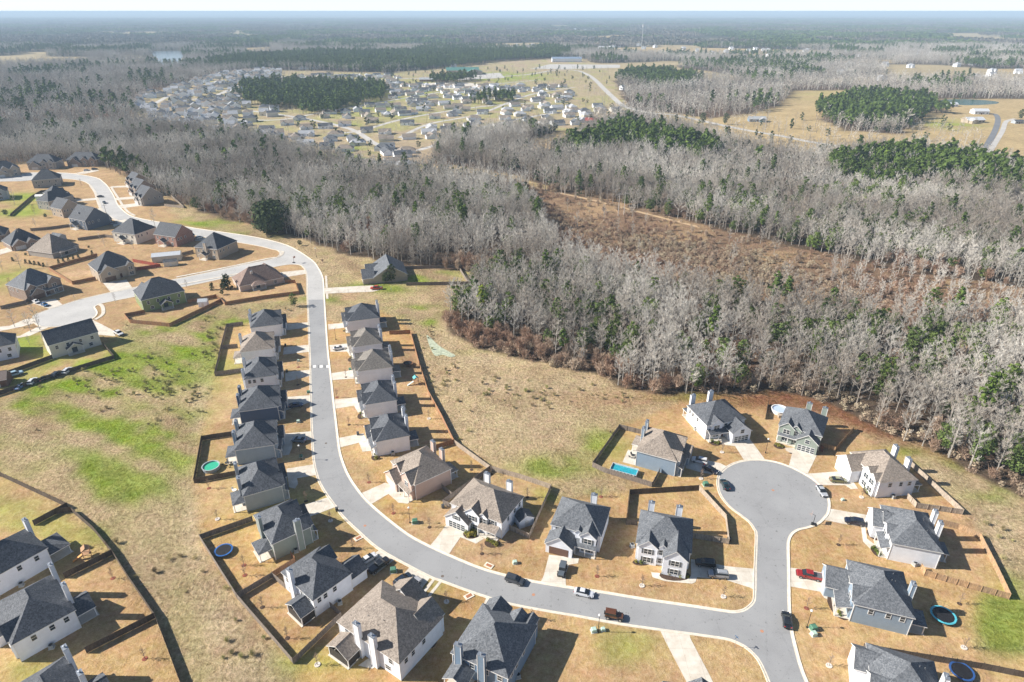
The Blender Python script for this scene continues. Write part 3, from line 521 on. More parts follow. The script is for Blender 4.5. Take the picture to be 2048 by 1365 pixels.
def house(label, A, B, D, front='S', wall='white', roof='char', floors=2, pitch=.72, flip=1, garage=(-.48, .05, 2.2), gh=2.9, gdoor=None, bays=((.12, .47, .9),), porch=None, pat=None, ch=(), roofkind='hip', group=None, side=True, zE=None, name='house', garage_gable=True, gwin=False, shut=False, wall2=None, bwin=2, pat_roof='hip', cat='house', ac=None, gw=None, sidewin='LR', chz=None, screen=False):
    zE = zE or (5.5 if floors == 2 else 3.0)
    c, th, w, d = frame_from(A, B, D, front, zE)
    root = empty(name, (c.x, c.y, 0), th); tag(root, label, cat, group)
    wm = WALLS[wall]; wm2 = WALLS[wall2] if wall2 else wm; rm = ROOFS[roof]; H = zE
    X = lambda t: t*w*flip
    def xr(t0, t1): a, b_ = X(t0), X(t1); return (a, b_) if a < b_ else (b_, a)
    wb = MB().box(-w/2, w/2, -d/2, d/2, 0, H-.05); rb = MB(); w2 = MB()
    if roofkind == 'hip': zr = roof_hip(rb, -w/2, w/2, -d/2, d/2, H, pitch)
    elif roofkind == 'gx': zr = roof_gable(rb, -w/2, w/2, -d/2, d/2, H, pitch, 'x', wallmb=wb)
    else: zr = roof_gable(rb, -w/2, w/2, -d/2, d/2, H, pitch, 'y', wallmb=wb)
    cbm = MB().box(-.07, .07, -.07, .07, .02, H-.22).mesh('corner_board', WHITE if wall[-1] != 'b' else wm)
    for sx in (-1, 1):
        for sy in (-1, 1): link('corner_board', cbm, root, (sx*w/2, sy*d/2, 0))
    rf = None; posts = []
    F0 = -d/2
    if garage:
        a, b_ = xr(garage[0], garage[1]); pr = garage[2]
        w2.box(a, b_, F0-pr, F0+.3, 0, gh-.05)
        gp = .8
        if garage_gable: roof_gable(rb, a, b_, F0-pr, min(F0+(b_-a)/2*gp/max(pitch, .3) if gh > 4 else F0+.2, d/2-.5), gh, gp, 'y', ov=.3, oe=.3, wallmb=w2)
        else: roof_hip(rb, a, b_, F0-pr, F0+.2, gh, .5, .3)
    bz = []
    for t0, t1, pr in bays:
        a, b_ = xr(t0, t1)
        w3 = MB().box(a, b_, F0-pr, F0+.5, 0 if pr > .3 else H-2.6, H-.06)
        roof_gable(rb, a, b_, F0-pr, F0+(b_-a)/2*.9/pitch+.4, H-.02, .88, 'y', ov=.28, oe=.25, wallmb=w3); w3.build('bay_wall', wm2, root); bz.append((a, b_, F0-pr))
    if porch:
        a, b_ = xr(porch[0], porch[1]); pr = porch[2]; y1 = F0-.01; y0 = F0-pr
        vs = [(a, y1, 3.75), (b_, y1, 3.75), (b_, y0-.25, 2.85), (a, y0-.25, 2.85), (a, y1, 3.55), (b_, y1, 3.55), (b_, y0-.25, 2.65), (a, y0-.25, 2.65)]
        rb.add(vs, [(3, 2, 1, 0)], 0); rb.add(vs, [(4, 5, 6, 7), (3, 7, 6, 2), (0, 4, 7, 3), (1, 2, 6, 5), (0, 1, 5, 4)], 1)
        for xx in (a+.15, b_-.15, (a+b_)/2)[:3 if b_-a > 4.5 else 2]: posts.append((xx, y0, 2.66))
        MB().box(a, b_, y0-.1, F0, 0, .16).build('porch_floor', CONC, root)
    if pat:
        a, b_ = xr(pat[0], pat[1]); pr = pat[2]; B0 = d/2
        if pat_roof == 'gable': roof_gable(rb, a, b_, B0-.3, B0+pr, 2.75, .62, 'y', ov=.25, oe=.25)
        else:
            x0, x1, y0, y1 = a-.25, b_+.25, B0+.01, B0+pr+.25; r = min((x1-x0)/2, y1-y0)*.999; zz = 2.75
            vs = [(x0, y0, zz), (x1, y0, zz), (x1, y1, zz), (x0, y1, zz), (x0+r, y0, zz+r*.45), (x1-r, y0, zz+r*.45), (x0, y0, zz-.2), (x1, y0, zz-.2), (x1, y1, zz-.2), (x0, y1, zz-.2)]
            q = max((x0+x1)/2-r*0, 0)
            if (x1-x0)/2 <= y1-y0: vs[4] = vs[5] = ((x0+x1)/2, y0, zz+r*.45)
            rb.add(vs, [(0, 4, 3), (3, 4, 5, 2), (2, 5, 1)], 0); rb.add(vs, [(9, 8, 7, 6), (3, 2, 8, 9), (0, 3, 9, 6), (2, 1, 7, 8), (0, 6, 7, 1), (0, 1, 5, 4)], 1)
        for xx in (a+.12, b_-.12): posts.append((xx, B0+pr-.12, 2.56))
        if screen: MB().box(a+.2, b_-.2, B0+pr-.16, B0+pr-.1, .2, 2.5).build('screen', SCR, root); MB().box(a+.06, a+.12, B0+.1, B0+pr-.25, .2, 2.5).build('screen', SCR, root); MB().box(b_-.12, b_-.06, B0+.1, B0+pr-.25, .2, 2.5).build('screen', SCR, root)
        MB().box(a-.1, b_+.1, B0, B0+pr+.3, 0, .12).build('patio_slab', CONC, root)
        link('back_door', MB().box((a+b_)/2-.9, (a+b_)/2+.9, B0-.02, B0+.03, .15, 2.2).mesh('back_door', GLASS), root)
    wo = wb.build('wall', wm, root)
    if w2.v: w2.build('front_wing', wm2, root)
    rf = rb.build('roof', [rm, WHITE], root)
    for x, y, z in posts: link('post', MB().box(-.09, .09, -.09, .09, 0, z).mesh('post', WHITE), root, (x, y, 0))
    # garage door, front door, windows
    if garage:
        a, b_ = xr(garage[0], garage[1]); mx = (a+b_)/2; gw_ = min(4.9, b_-a-.8); y = F0-garage[2]
        g = MB().box(mx-gw_/2, mx+gw_/2, y-.05, y+.02, 0.05, 2.25).build('garage_door', GDOORB if gdoor == 'brown' else GDOOR, root)
        gm = MB()
        for i in range(4):
            for j in range(3): gm.box(mx-gw_/2+.12+i*gw_/4, mx-gw_/2+gw_/4-.08+i*gw_/4, y-.062, y-.045, .22+j*.68, .22+j*.68+.5)
        gm.build('panel', GLASS if gdoor == 'glass' else (GDOORB if gdoor == 'brown' else simple('door_panel', (.5, .5, .5))), g)
        if gwin: window(root, mx, y-.02, 3.2, -math.pi/2, 1.2, 1.3, shut)
        dx = (b_+1.1) if flip*garage[0] < 0 else (a-1.1)
    else: dx = 0
    bs = [b for b in bz]
    MB().box(dx-.5, dx+.5, F0-.06, F0+.02, .17, 2.3).build('front_door', DOORM, root)
    for a, b_, y in bz:
        if b_-a > 2.0:
            window(root, (a+b_)/2, y-.02, 3.4 if floors == 2 else .9, -math.pi/2, 1.8, 1.5, shut)
            if floors == 2 and y < F0-.35: window(root, (a+b_)/2, y-.02, .8, -math.pi/2, 1.8, 1.5, shut)
    if floors == 2:
        for t in (-.33, 0.0, .33):
            x = X(t)
            if not any(a-.8 < x < b_+.8 for a, b_, y in bz) and not (garage and gh > 4 and xr(garage[0], garage[1])[0]-.8 < x < xr(garage[0], garage[1])[1]+.8): window(root, x, F0-.02, 3.4, -math.pi/2, 1.0, 1.5, shut)
        for t in (-.36, -.12, .14, .36): window(root, X(t), d/2+.02, 3.4, math.pi/2, 1.0, 1.4)
        if 'L' in sidewin:
            for t in (-.05, .2, .36)[:bwin+1]: window(root, -w/2-.02, t*d, 3.5, math.pi, .9, 1.3)
        if 'R' in sidewin:
            for t in (-.2, .1, .34)[:bwin+1]: window(root, w/2+.02, t*d, 3.5, 0, .9, 1.3)
    for t in (-.3, .3):
        if not pat or not (min(pat[:2])-.1 < t < max(pat[:2])+.1): window(root, X(t), d/2+.02, .9, math.pi/2, 1.3, 1.3)
    for t in ch:
        # (fraction along back wall, height) or with side
        fx, hz = t[0], t[1]; sd = t[2] if len(t) > 2 else 'B'
        if sd == 'B': chimney(rf, X(fx), d/2+.42, 1.5, .8, hz, wm)
        elif sd == 'L': chimney(rf, -w/2-.42, fx*d, .8, 1.5, hz, wm)
        elif sd == 'R': chimney(rf, w/2+.42, fx*d, .8, 1.5, hz, wm)
        else: chimney(rf, X(fx), t[3]*d, .9, .8, hz, wm, z0=H-.5)
    rr = random.Random(label)
    for _ in range(3):
        x = rr.uniform(-.25, .25)*w; y = rr.uniform(.12, .3)*d; z = H+(min(w, d)/2-max(abs(x)*(1 if w < d else 0), abs(y)*(0 if w < d else 1)))*pitch
        dist = min(w/2-abs(x), d/2-abs(y)); z = H+(dist+.35)*pitch if roofkind == 'hip' else (H+(d/2-abs(y)+.2)*pitch if roofkind == 'gx' else H+(w/2-abs(x)+.2)*pitch); MB().tube((x, y, z-.2), (x, y, z+.35), .06, .06, 6).build('roof_vent', VENTM, rf)
    return root, (w, d)
HN = {}
def H_(key, *a, **k): HN[key] = house(*a, **k)
# -- row on the left of the street (fronts face the street)
LR = dict(front='E', garage=(.02, .47, 2.0), bays=((-.46, -.12, .8), (.06, .42, .35)), porch=(-.47, 0.0, 1.5), pat=(-.42, -.02, 3.0))
g1 = 'two storey houses in the row along the left side of the street'
H_('l1', 'white house with charcoal roof and two chimneys, farthest in the row left of the street', (500, 656.6), (562, 649), 13.4, wall='white', ch=((-.05, 8.6), (.28, 8.8)), group=g1, sidewin='R', **{**LR, 'pat': None})
H_('l2', 'white house with taupe roof, second farthest in the row left of the street', (479, 705), (546, 697), 13.4, wall='white', roof='taupe', ch=((.12, 8.8),), group=g1, sidewin='R', **LR)
H_('l3', 'white house with charcoal roof and upper side windows, left row beside the painted speed table', (487, 760), (552, 751), 13.4, wall='white', ch=((.2, 8.8), (-.35, 8.2)), group=g1, sidewin='LR', **{**LR, 'pat': None})
H_('l4', 'navy sided house with charcoal roof, dark blue sedan on its driveway', (475.5, 824.5), (557, 813.5), 13.4, wall='navy', ch=((.28, 8.8), (-.1, 8.6)), group=g1, sidewin='R', **LR)
H_('l5', 'blue grey house with green round pool behind it in the left row', (467, 902), (549.5, 890), 13.4, wall='slate', ch=((.33, 8.6), (-.12, 8.6)), group=g1, sidewin='R', **LR)
H_('l6', 'pale grey house with white patio table behind, last straight house of the left row', (485, 994.5), (566, 971.5), 13.4, wall='grey', ch=((.30, 9.0), (-.22, 9.0)), group=g1, sidewin='R', **LR)
H_('l7', 'sage green house with large sage chimney on its near wall and trampoline behind', (543, 1090), (624, 1053), 12.5, wall='sage', ch=((.02, 9.4), (-.18, 9.4, 'L')), group=g1, sidewin='R', **{**LR, 'pat': (-.38, .0, 3.2), 'porch': (-.47, -.05, 1.6)})
H_('l8', 'white house with charcoal roof and long wing, white car and dark pickup on its driveway', (625, 1203), (705, 1146), 12.0, front='E', wall='white', ch=((.12, 9.6),), garage=(-.46, .0, 4.6), gh=3.0, bays=((.05, .45, .8),), porch=(.02, .47, 1.5), pat=(-.49, -.02, 3.4), pat_roof='gable', sidewin='L', screen=True)
H_('l9', 'large white house with taupe roof and two tall white chimneys by a screened porch', (672, 1244), (798.5, 1330), 13.0, front='N', wall='white', roof='taupe', ch=((-.12, 9.0), (.13, 9.6)), garage=(-.10, .40, 3.5), gh=3.6, gdoor=None, bays=((-.48, -.12, 1.0),), porch=None, pat=(.12, .46, 4.0), pat_roof='gable', sidewin='LR', pitch=.72, screen=True)
H_('l10', 'blue sided house with dark grey multi gabled roof at the bottom centre', (900, 1306), (1017, 1359), 13.0, front='N', wall='blue', roof='slate', ch=((.36, 9.2), (-.06, 9.2)), garage=(.06, .48, 2.5), gh=4.6, bays=((-.36, -.02, 1.2), (-.47, -.30, 2.0)), pat=(.10, .48, 4.0), pat_roof='gable', sidewin='LR')
# -- row on the right of the street
RR = dict(front='W', garage=(-.48, .0, 2.0), bays=((.06, .44, .8), (-.42, -.08, .35)), porch=(.0, .47, 1.6), pat=(.05, .40, 2.9))
g2 = 'two storey houses in the row along the right side of the street'
H_('r1', 'pale grey house with charcoal roof, farthest in the row right of the street', (695, 644), (760, 636), 13.0, wall='pearl', ch=((-.25, 9.0), (.05, 9.0)), group=g2, sidewin='L', **RR)
H_('r2', 'pale house with taupe roof, white car on its driveway, right row', (707, 695), (765.5, 687), 13.0, wall='pearl', roof='dtaupe', ch=((-.2, 9.0), (.12, 9.0)), group=g2, sidewin='L', **RR)
H_('r3', 'white house with taupe grey roof beside the brown trampoline, right row', (715, 743.5), (786, 734.5), 13.0, wall='white', roof='dtaupe', ch=((-.25, 9.0), (.1, 9.0)), group=g2, sidewin='L', **RR)
H_('r4', 'pale house with charcoal roof beside the garden slide, right row', (730, 810.5), (795, 800.5), 13.0, wall='pearl', ch=((-.25, 9.0), (.1, 9.0)), group=g2, sidewin='L', **RR)
H_('r5', 'white house with charcoal roof, nearest of the straight row right of the street', (751, 885), (820.5, 871.5), 13.0, wall='white', ch=((-.3, 9.0), (.08, 9.0)), group=g2, sidewin='L', **RR)
H_('r6', 'peach walled house with taupe roof on the outside of the street bend', (829, 971.5), (904.5, 937), 13.0, front='W', wall='pink', roof='taupe', ch=((-.25, 9.0), (.12, 9.0)), garage=(-.48, .02, 2.6), bays=((.04, .46, .9), (-.34, -.06, .35)), porch=(.04, .47, 2.0), pat=(.05, .4, 3.0), sidewin='L')
H_('r7', 'white house with taupe roof, blue shuttered windows and wide panelled garage door', (899, 1006.5), (1004, 1048), 11.2, front='S', wall='white', roof='taupe', ch=((-.24, 8.6), (.22, 8.6)), garage=(-.52, -.06, 2.6), gh=3.0, gdoor='glass', gwin=True, shut=True, bays=((-.18, .10, 1.0), (.08, .24, .5)), porch=(.10, .46, 1.9), pat=(-.16, .16, 3.0), sidewin='R')
H_('r8', 'white and brick house with charcoal roof and brown garage door, grey jeep on its driveway', (1100, 1049.5), (1203, 1074.5), 10.6, front='S', wall='white', roof='slate', ch=((.16, 8.4),), garage=(-.52, .02, 4.2), gh=3.0, gdoor='brown', shut=True, bays=((.12, .44, 1.6), (.0, .14, .6)), porch=(.04, .46, 2.6), pat=(-.1, .14, 2.6), sidewin='L', bwin=0)
H_('r9', 'white house with grey shutters and charcoal roof, two vehicles parked beside it', (1271, 1086), (1384, 1108), 11.6, front='S', wall='white', roof='slate', ch=((-.32, 8.4), (.23, 8.6)), garage=None, shut=True, bays=((-.46, -.10, 1.0), (-.1, .10, .5), (.02, .46, 3.2)), pat=(-.28, .0, 3.0), sidewin='LR', bwin=0)
# -- around the cul-de-sac
H_('c0', 'slate blue house with taupe roof and rectangular pool in its yard', (1271, 902), (1354.5, 924.5), 13.0, front='E', wall='slate', roof='taupe', ch=((.10, 8.6), (.40, 8.6)), garage=(.02, .47, 2.4), bays=((-.46, -.16, .8), (.10, .42, .4)), porch=(-.47, .0, 1.7), pat=(.0, .36, 3.0), sidewin='R')
H_('c1', 'bright white house with charcoal roof at the top left of the cul-de-sac', (1413.5, 852), (1493, 838), 11.6, front='S', wall='white', roof='char', ch=((-.38, 9.0), (.10, 9.4)), garage=(.02, .50, 4.0), gh=3.6, gdoor='glass', gwin=True, shut=False, bays=((-.40, -.10, .4),), porch=(-.48, .02, 1.8), pat=(-.49, -.25, 2.6), sidewin='LR')
H_('c2', 'grey green house with white panelled garage door at the top of the cul-de-sac', (1556.5, 849.5), (1645.5, 874.5), 11.6, front='S', wall='sage', roof='slate', ch=((.02, 8.8), (.40, 8.6)), garage=(-.02, .48, 2.8), gh=3.8, gdoor='glass', gwin=True, bays=((-.48, -.12, .9), (-.22, .04, .5)), porch=(-.49, .02, 1.7), sidewin='LR', pat=None)
H_('c3', 'bright white house with taupe roof, olive sedan on its driveway', (1760, 966.5), (1837, 960), 13.5, front='W', wall='white', roof='taupe', ch=((-.28, 9.0), (.14, 8.8)), garage=(-.54, -.02, 3.6), gh=4.2, gdoor=None, bays=((.02, .30, .8), (.24, .46, .9)), porch=None, pat=(.16, .44, 2.8), sidewin='R', bwin=2)
H_('c4', 'white house with grey shingle roof and sharp white gables, navy car on its driveway', (1783, 1087), (1888, 1107), 13.8, front='W', wall='white', roof='slate', ch=((-.28, 9.0), (.04, 9.2)), garage=(-.50, -.02, 2.6), gh=4.0, bays=((.02, .26, .5), (-.30, -.06, .5)), porch=(.05, .48, 1.8), pat=(.0, .28, 2.8), sidewin='L', bwin=0)
H_('c5', 'light blue house with grey roof and brick steps, red pickup on its driveway', (1707, 1209), (1832, 1238.5), 13.0, front='W', wall='slate', roof='slate', ch=((.0, 8.8),), garage=(-.46, .06, 4.8), gh=3.2, bays=((.06, .44, .35),), porch=(.02, .47, 3.0), pat=(.1, .42, 3.2), sidewin='R')
H_('c6', 'charcoal roofed house with white gables cut by the bottom right edge', (1745, 1395), (1895, 1440), 12.0, front='W', wall='white', roof='slate', ch=((.0, 9.2),), garage=(-.48, .0, 2.6), gh=4.6, bays=((.06, .44, .6),), pat=None, sidewin='')
H_('c7', 'grey roofed house at the bottom edge below the straight driveway', (1330, 1466), (1455, 1484), 9.5, front='N', wall='white', roof='slate', roofkind='gx', pitch=.6, ch=((.34, 8.0, 'X', -.2),), garage=(-.48, .02, 2.2), gh=3.0, bays=(), pat=None, sidewin='')
# -- lower left corner
H_('b1', 'white house with charcoal roof in the left corner, orange play set behind it', (-60, 1183), (96.5, 1095.5), 11.0, front='W', wall='white', ch=((-.38, 9.0),), garage=None, bays=(), pat=(-.15, .45, 4.6), pat_roof='hip', sidewin='R', bwin=2)
H_('b2', 'long white house with dark roof and three upper windows, second from the left corner', (22, 1292), (152.5, 1220), 14.5, front='W', wall='white', roof='char', ch=((-.40, 9.4), (.22, 9.8)), garage=(-.46, .0, 2.2), bays=((.05, .4, .5),), pat=(.02, .44, 3.6), pat_roof='gable', sidewin='R', bwin=2)
H_('b3', 'dark roofed house cut by the bottom left edge', (60, 1480), (186, 1398), 13.5, front='W', wall='white', roof='char', ch=((-.36, 9.4), (.25, 9.4)), garage=None, bays=(), pat=(.0, .44, 3.6), pat_roof='gable', sidewin='')
# -- older brick neighbourhood, upper left
g3 = 'brick houses of the neighbourhood at the upper left'
BR = dict(garage=(-.46, .0, 1.5), bays=((.08, .44, .6),), group=g3, pitch=.85)
BZ = 5.9
def BH(key, label, A, B, D, **k):
    k = {**BR, **k}
    if k.get('floors', 2) == 2: k['zE'] = BZ
    H_(key, label, A, B, D, **k)
BH('n1', 'cream two storey house beside the row of parked cars and long fence', (95, 692), (197, 663.5), 9.5, front='N', wall='cream', roof='char', roofkind='gx', bays=(), garage=(-.48, -.2, 1.0), pat=(-.12, .2, 2.0), pat_roof='gable', ch=(), sidewin='L')
BH('n0', 'pale house with charcoal roof at the left edge beside the long fence', (-60, 706), (30, 688), 10, front='N', wall='pearl', roof='char', ch=(), garage=None, pat=None)
BH('n2', 'brown brick house with blue car on its driveway near the old cul-de-sac', (48, 581), (122, 557), 14.5, front='S', wall='brownb', roof='slate', floors=2, garage=(-.42, -.02, 1.2), gdoor='brown', ch=(), bays=((.1, .45, .8), (-.45, -.2, .4)), porch=(-.05, .46, 1.6))
BH('n3', 'tan brick house with two arched front gables and brown garage doors', (194, 544), (268.5, 527), 15, front='S', wall='tanb', roof='dark', gdoor='brown', garage=(-.48, .02, 1.2), gh=4.6, gwin=True, bays=((.28, .48, .8),), ch=())
BH('n4', 'olive green house with fenced yard and small white shed', (281, 602), (370, 581.5), 14.5, front='N', wall='green', roof='char', ch=((.1, 9.0, 'X', .1),), pat=(-.15, .12, 3.0), pat_roof='gable', garage=(.05, .45, 3))
BH('n5', 'single storey white brick house with brown roof on the corner lot', (478, 573.5), (569, 554.5), 13.5, front='N', wall='peach', roof='brown', floors=1, pitch=.85, ch=((.15, 7.6, 'X', .2),), bays=((-.1, .2, 3.0),), garage=(-.48, -.12, 3.6), pat=(-.05, .25, 2.5))
BH('n6', 'tan brick house nearest the bend with wide bare lawn', (434, 500), (475, 481.5), 14.5, front='E', wall='tanb', roof='dark', ch=((.0, 9.0),), pat=(-.1, .2, 3.2), pat_roof='gable', garage=(.1, .45, 2.0))
BH('n7', 'dark red brick house with gable end beside the long white shed', (350, 475), (386, 462), 16, front='E', wall='redb', roof='dark', roofkind='gx', ch=(), pat=(-.1, .2, 3.0), pat_roof='gable')
BH('n8', 'cream house with hipped dark roof, fourth along the upper street', (269, 470), (313, 454.5), 17, front='E', wall='cream', roof='dark', ch=((.3, 9.0, 'X', .2),), pat=(-.1, .2, 3.0), pat_roof='gable')
BH('n9', 'dark blue grey gabled house above the cream house', (169, 443), (219, 430), 16.0, front='E', wall='darkblue', roof='dark', roofkind='gx', ch=((.1, 9.2, 'X', .3),), pat=(-.1, .25, 3.0), pat_roof='gable')
BH('n10', 'tan house with brown gable between two dark roofed houses', (122, 419), (160, 410), 12.0, front='E', wall='tanb', roof='dark', roofkind='gx', ch=())
BH('n11', 'grey brick house with grey gable roof halfway up the upper street', (96, 404), (147, 390.5), 11.0, front='E', wall='greyb', roof='dark', ch=())
BH('n12', 'cream house with dark roof in shade below the big hipped house', (100, 391), (137, 384), 11.0, front='E', wall='cream', roof='dark', ch=())
BH('n13', 'large grey brick house with big hipped roof at the upper street bend', (62, 362), (119, 357), 14.0, front='N', wall='greyb', roof='dark', ch=(), bays=((-.4, -.1, 1.0),))
BH('n14', 'tan brick house with two roof gables at the wood edge', (52, 326), (110, 325), 13.0, front='S', wall='greyb', roof='dark', ch=(), bays=((.0, .2, .6), (.24, .44, .6)))
BH('n15', 'red brown brick house at the wood edge with white cars in front', (131, 320), (193, 320), 12.0, front='S', wall='brownb', roof='dark', ch=(), bays=((-.3, -.1, .6), (.0, .2, .6), (.25, .45, .6)))
BH('n16', 'brick house with cream front gables at the far left edge', (-18, 343), (40, 336), 13.0, front='S', wall='tanb', roof='dark', ch=(), bays=((-.2, .1, .6), (.15, .45, .6)))
BH('n17', 'first brick house on the right side of the upper street at the wood edge', (264, 363.5), (297, 358), 12.0, front='W', wall='brownb', roof='dark', ch=(), roofkind='gx', bays=((-.4, -.1, .6), (.1, .4, .6)))
BH('n18', 'middle brick house on the right side of the upper street', (273, 379), (310, 372), 12.0, front='W', wall='brownb', roof='dark', ch=(), roofkind='gx', bays=((-.4, -.1, .6), (.1, .4, .6)))
BH('n19', 'grey walled gabled house nearest the green lot on the upper street', (283.5, 396.5), (326, 388), 12.0, front='W', wall='greyb', roof='dark', ch=(), roofkind='gx', bays=((-.4, -.1, .6), (.1, .4, .6)), garage=(-.46, .0, .8))
BH('n20', 'single storey grey brick house with large taupe and dark roof', (53, 501), (104, 508), 16.0, front='W', wall='greyb', roof='taupe', floors=1, pitch=.95, ch=(), garage=None, bays=(), pat=(-.3, .3, 2.0))
BH('n21', 'dark brown roofed brick house behind the taupe roofed one', (20, 492), (85, 478), 14.0, front='S', wall='brownb', roof='dark', floors=1, zE=3.2, pitch=.9, ch=(), bays=((-.4, -.15, 1.0), (.0, .3, 1.5)))
BH('n22', 'dark gabled brick house at the left edge beside the pale driveway', (-60, 478), (10, 470), 14.0, front='S', wall='brownb', roof='dark', floors=1, zE=3.2, pitch=.9, ch=(), bays=((.1, .4, 1.0),))
BH('n23', 'blue grey house cut by the left edge in the upper neighbourhood', (-50, 389), (14, 382), 12.0, front='S', wall='grey', roof='dark', ch=())
H_('m1', 'lone house with grey roof and long fenced lawn, red pickup on its driveway', (747, 556), (816, 549), 18.0, front='W', wall='tanb', roof='slate', floors=1, zE=3.4, pitch=.62, roofkind='gx', ch=(), garage=(.02, .48, 5.5), gh=3.1, bays=((-.40, -.12, 3.0),), group=None, pat=None)
# ---------------------------------------------------------------- trees
def ribbon(mb, p, q, w, rnd, mi=0):
    d = (q-p); L = d.length
    if L < 1e-5: return
    s = d.cross(Vector((rnd.uniform(-1, 1), rnd.uniform(-1, 1), rnd.uniform(-.3, 1)))).normalized()*w/2
    mb.add([p-s, p+s, q], [(0, 1, 2)], mi)
def ribbon2(mb, p, q, w0, w1, rnd, mi=0):
    d = (q-p); s = d.cross(Vector((rnd.uniform(-1, 1), rnd.uniform(-1, 1), rnd.uniform(-1, 1)))).normalized()
    mb.add([p-s*w0/2, p+s*w0/2, q+s*w1/2, q-s*w1/2], [(0, 1, 2, 3)], mi)
def bare_tree(seed, H, spread, lod=0, lean=.04, trunkr=.2, up=.55):
    "returns trunk mesh builder and crown (twigs) mesh builder"
    rnd = random.Random(seed); tm, cm = MB(), MB()
    lx, ly = rnd.uniform(-lean, lean)*H, rnd.uniform(-lean, lean)*H
    def axis_(t): return Vector((lx*t*t, ly*t*t, H*t))
    n = 5 if lod == 0 else 3
    ts = [0, .25, .45, .65, .82, 1.0] if lod < 2 else [0, .5, .95]
    for a, b_ in zip(ts[:-1], ts[1:]): tm.tube(axis_(a), axis_(b_), trunkr*(1-a)**.8+.02, trunkr*(1-b_)**.8+.02, n, 0, cap=False)
    nl = {0: 15, 1: 10, 2: 7}[lod]; ns = {0: 7, 1: 5, 2: 3}[lod]; nt_ = {0: 12, 1: 6, 2: 3}[lod]; tw = {0: .055, 1: .13, 2: .36}[lod]*(1 if H > 8 else H/9)
    for i in range(nl):
        t = .22+.74*(i+rnd.random()*.8)/nl; a = i*2.4+rnd.uniform(-.5, .5); el = up+.5*(t-.3)+rnd.uniform(-.15, .15)
        L = H*spread*(1.05-.68*t)*(.62 if t < .36 else 1)*rnd.uniform(.8, 1.2); p = axis_(t); d = Vector((math.cos(a)*math.cos(el), math.sin(a)*math.cos(el), math.sin(el)))
        q1 = p+d*L*.55; q2 = q1+(d+Vector((0, 0, .45))).normalized()*L*.5
        r = trunkr*.42*(1-t)**.5+.02
        if lod == 0: tm.tube(p, q1, r, r*.6, 3, 0, False); tm.tube(q1, q2, r*.6, .015, 3, 0, False)
        else: ribbon2(tm, p, q1, r*2, r*1.2, rnd); ribbon(tm, q1, q2, r*1.3, rnd)
        for j in range(ns):
            u = .3+.7*(j+rnd.random())/ns; pp = p.lerp(q1, u/.55) if u < .55 else q1.lerp(q2, (u-.55)/.45)
            dd = (d+Vector((rnd.uniform(-1, 1), rnd.uniform(-1, 1), rnd.uniform(-.2, 1.1)))*.9).normalized(); LL = L*rnd.uniform(.3, .5)
            e = pp+dd*LL; ribbon2(cm, pp, e, tw*.9, tw*.5, rnd)
            for k in range(nt_):
                s0 = pp.lerp(e, rnd.uniform(.2, 1.0)); de = (dd+Vector((rnd.uniform(-1, 1), rnd.uniform(-1, 1), rnd.uniform(-.4, 1.2)))*.95).normalized()
                ribbon(cm, s0, s0+de*LL*rnd.uniform(.45, .95), tw, rnd)
    return tm, cm
def leaf_tree(seed, H, cr, z0, blobs, per, size, lod=0, shape='pine', trunkr=.22):
    rnd = random.Random(seed); tm, cm = MB(), MB(); lx = rnd.uniform(-.04, .04)*H
    tm.tube((0, 0, 0), (lx*.5, 0, H*.5), trunkr, trunkr*.7, 5 if lod == 0 else 3, 0, False); tm.tube((lx*.5, 0, H*.5), (lx, 0, H*.95), trunkr*.7, .04, 5 if lod == 0 else 3, 0, False)
    for i in range(blobs):
        t = (i+.5)/blobs; z = z0+(H-z0)*t
        if shape == 'pine': rr = cr*(1.0-.75*t**1.6)*(.55+.45*min(1, t*4))
        elif shape == 'cone': rr = cr*(1-t)*1.05+.15
        else: rr = cr*math.sqrt(max(.05, 1-(2*t-1)**2*.85))
        a = i*2.4+rnd.uniform(-.6, .6); off = rr*rnd.uniform(.35, .8); c = Vector((lx*t+math.cos(a)*off, math.sin(a)*off, z)); br = max(.5, rr*rnd.uniform(.42, .62))
        if shape == 'pine' and lod == 0: ribbon2(tm, Vector((lx*t, 0, z-.5)), c, .14, .06, rnd)
        for k in range(per):
            v = Vector((rnd.gauss(0, 1), rnd.gauss(0, 1), rnd.gauss(0, 1)*.62)); v.normalize(); v *= br*rnd.uniform(.55, 1.0); v.z *= .7
            p = c+v; s = size*rnd.uniform(.6, 1.3); n1_ = Vector((rnd.uniform(-1, 1), rnd.uniform(-1, 1), rnd.uniform(-1, 1))).normalized(); nn = (v.normalized()+n1_*.7+Vector((0, 0, .4))).normalized()
            u = nn.orthogonal().normalized(); w = nn.cross(u); b0 = rnd.uniform(0, 6.28)
            cm.add([p+(u*math.cos(b0+q)+w*math.sin(b0+q))*s*rnd.uniform(.7, 1.1) for q in (0, 2.1, 4.2)], [(0, 1, 2)])
    return tm, cm
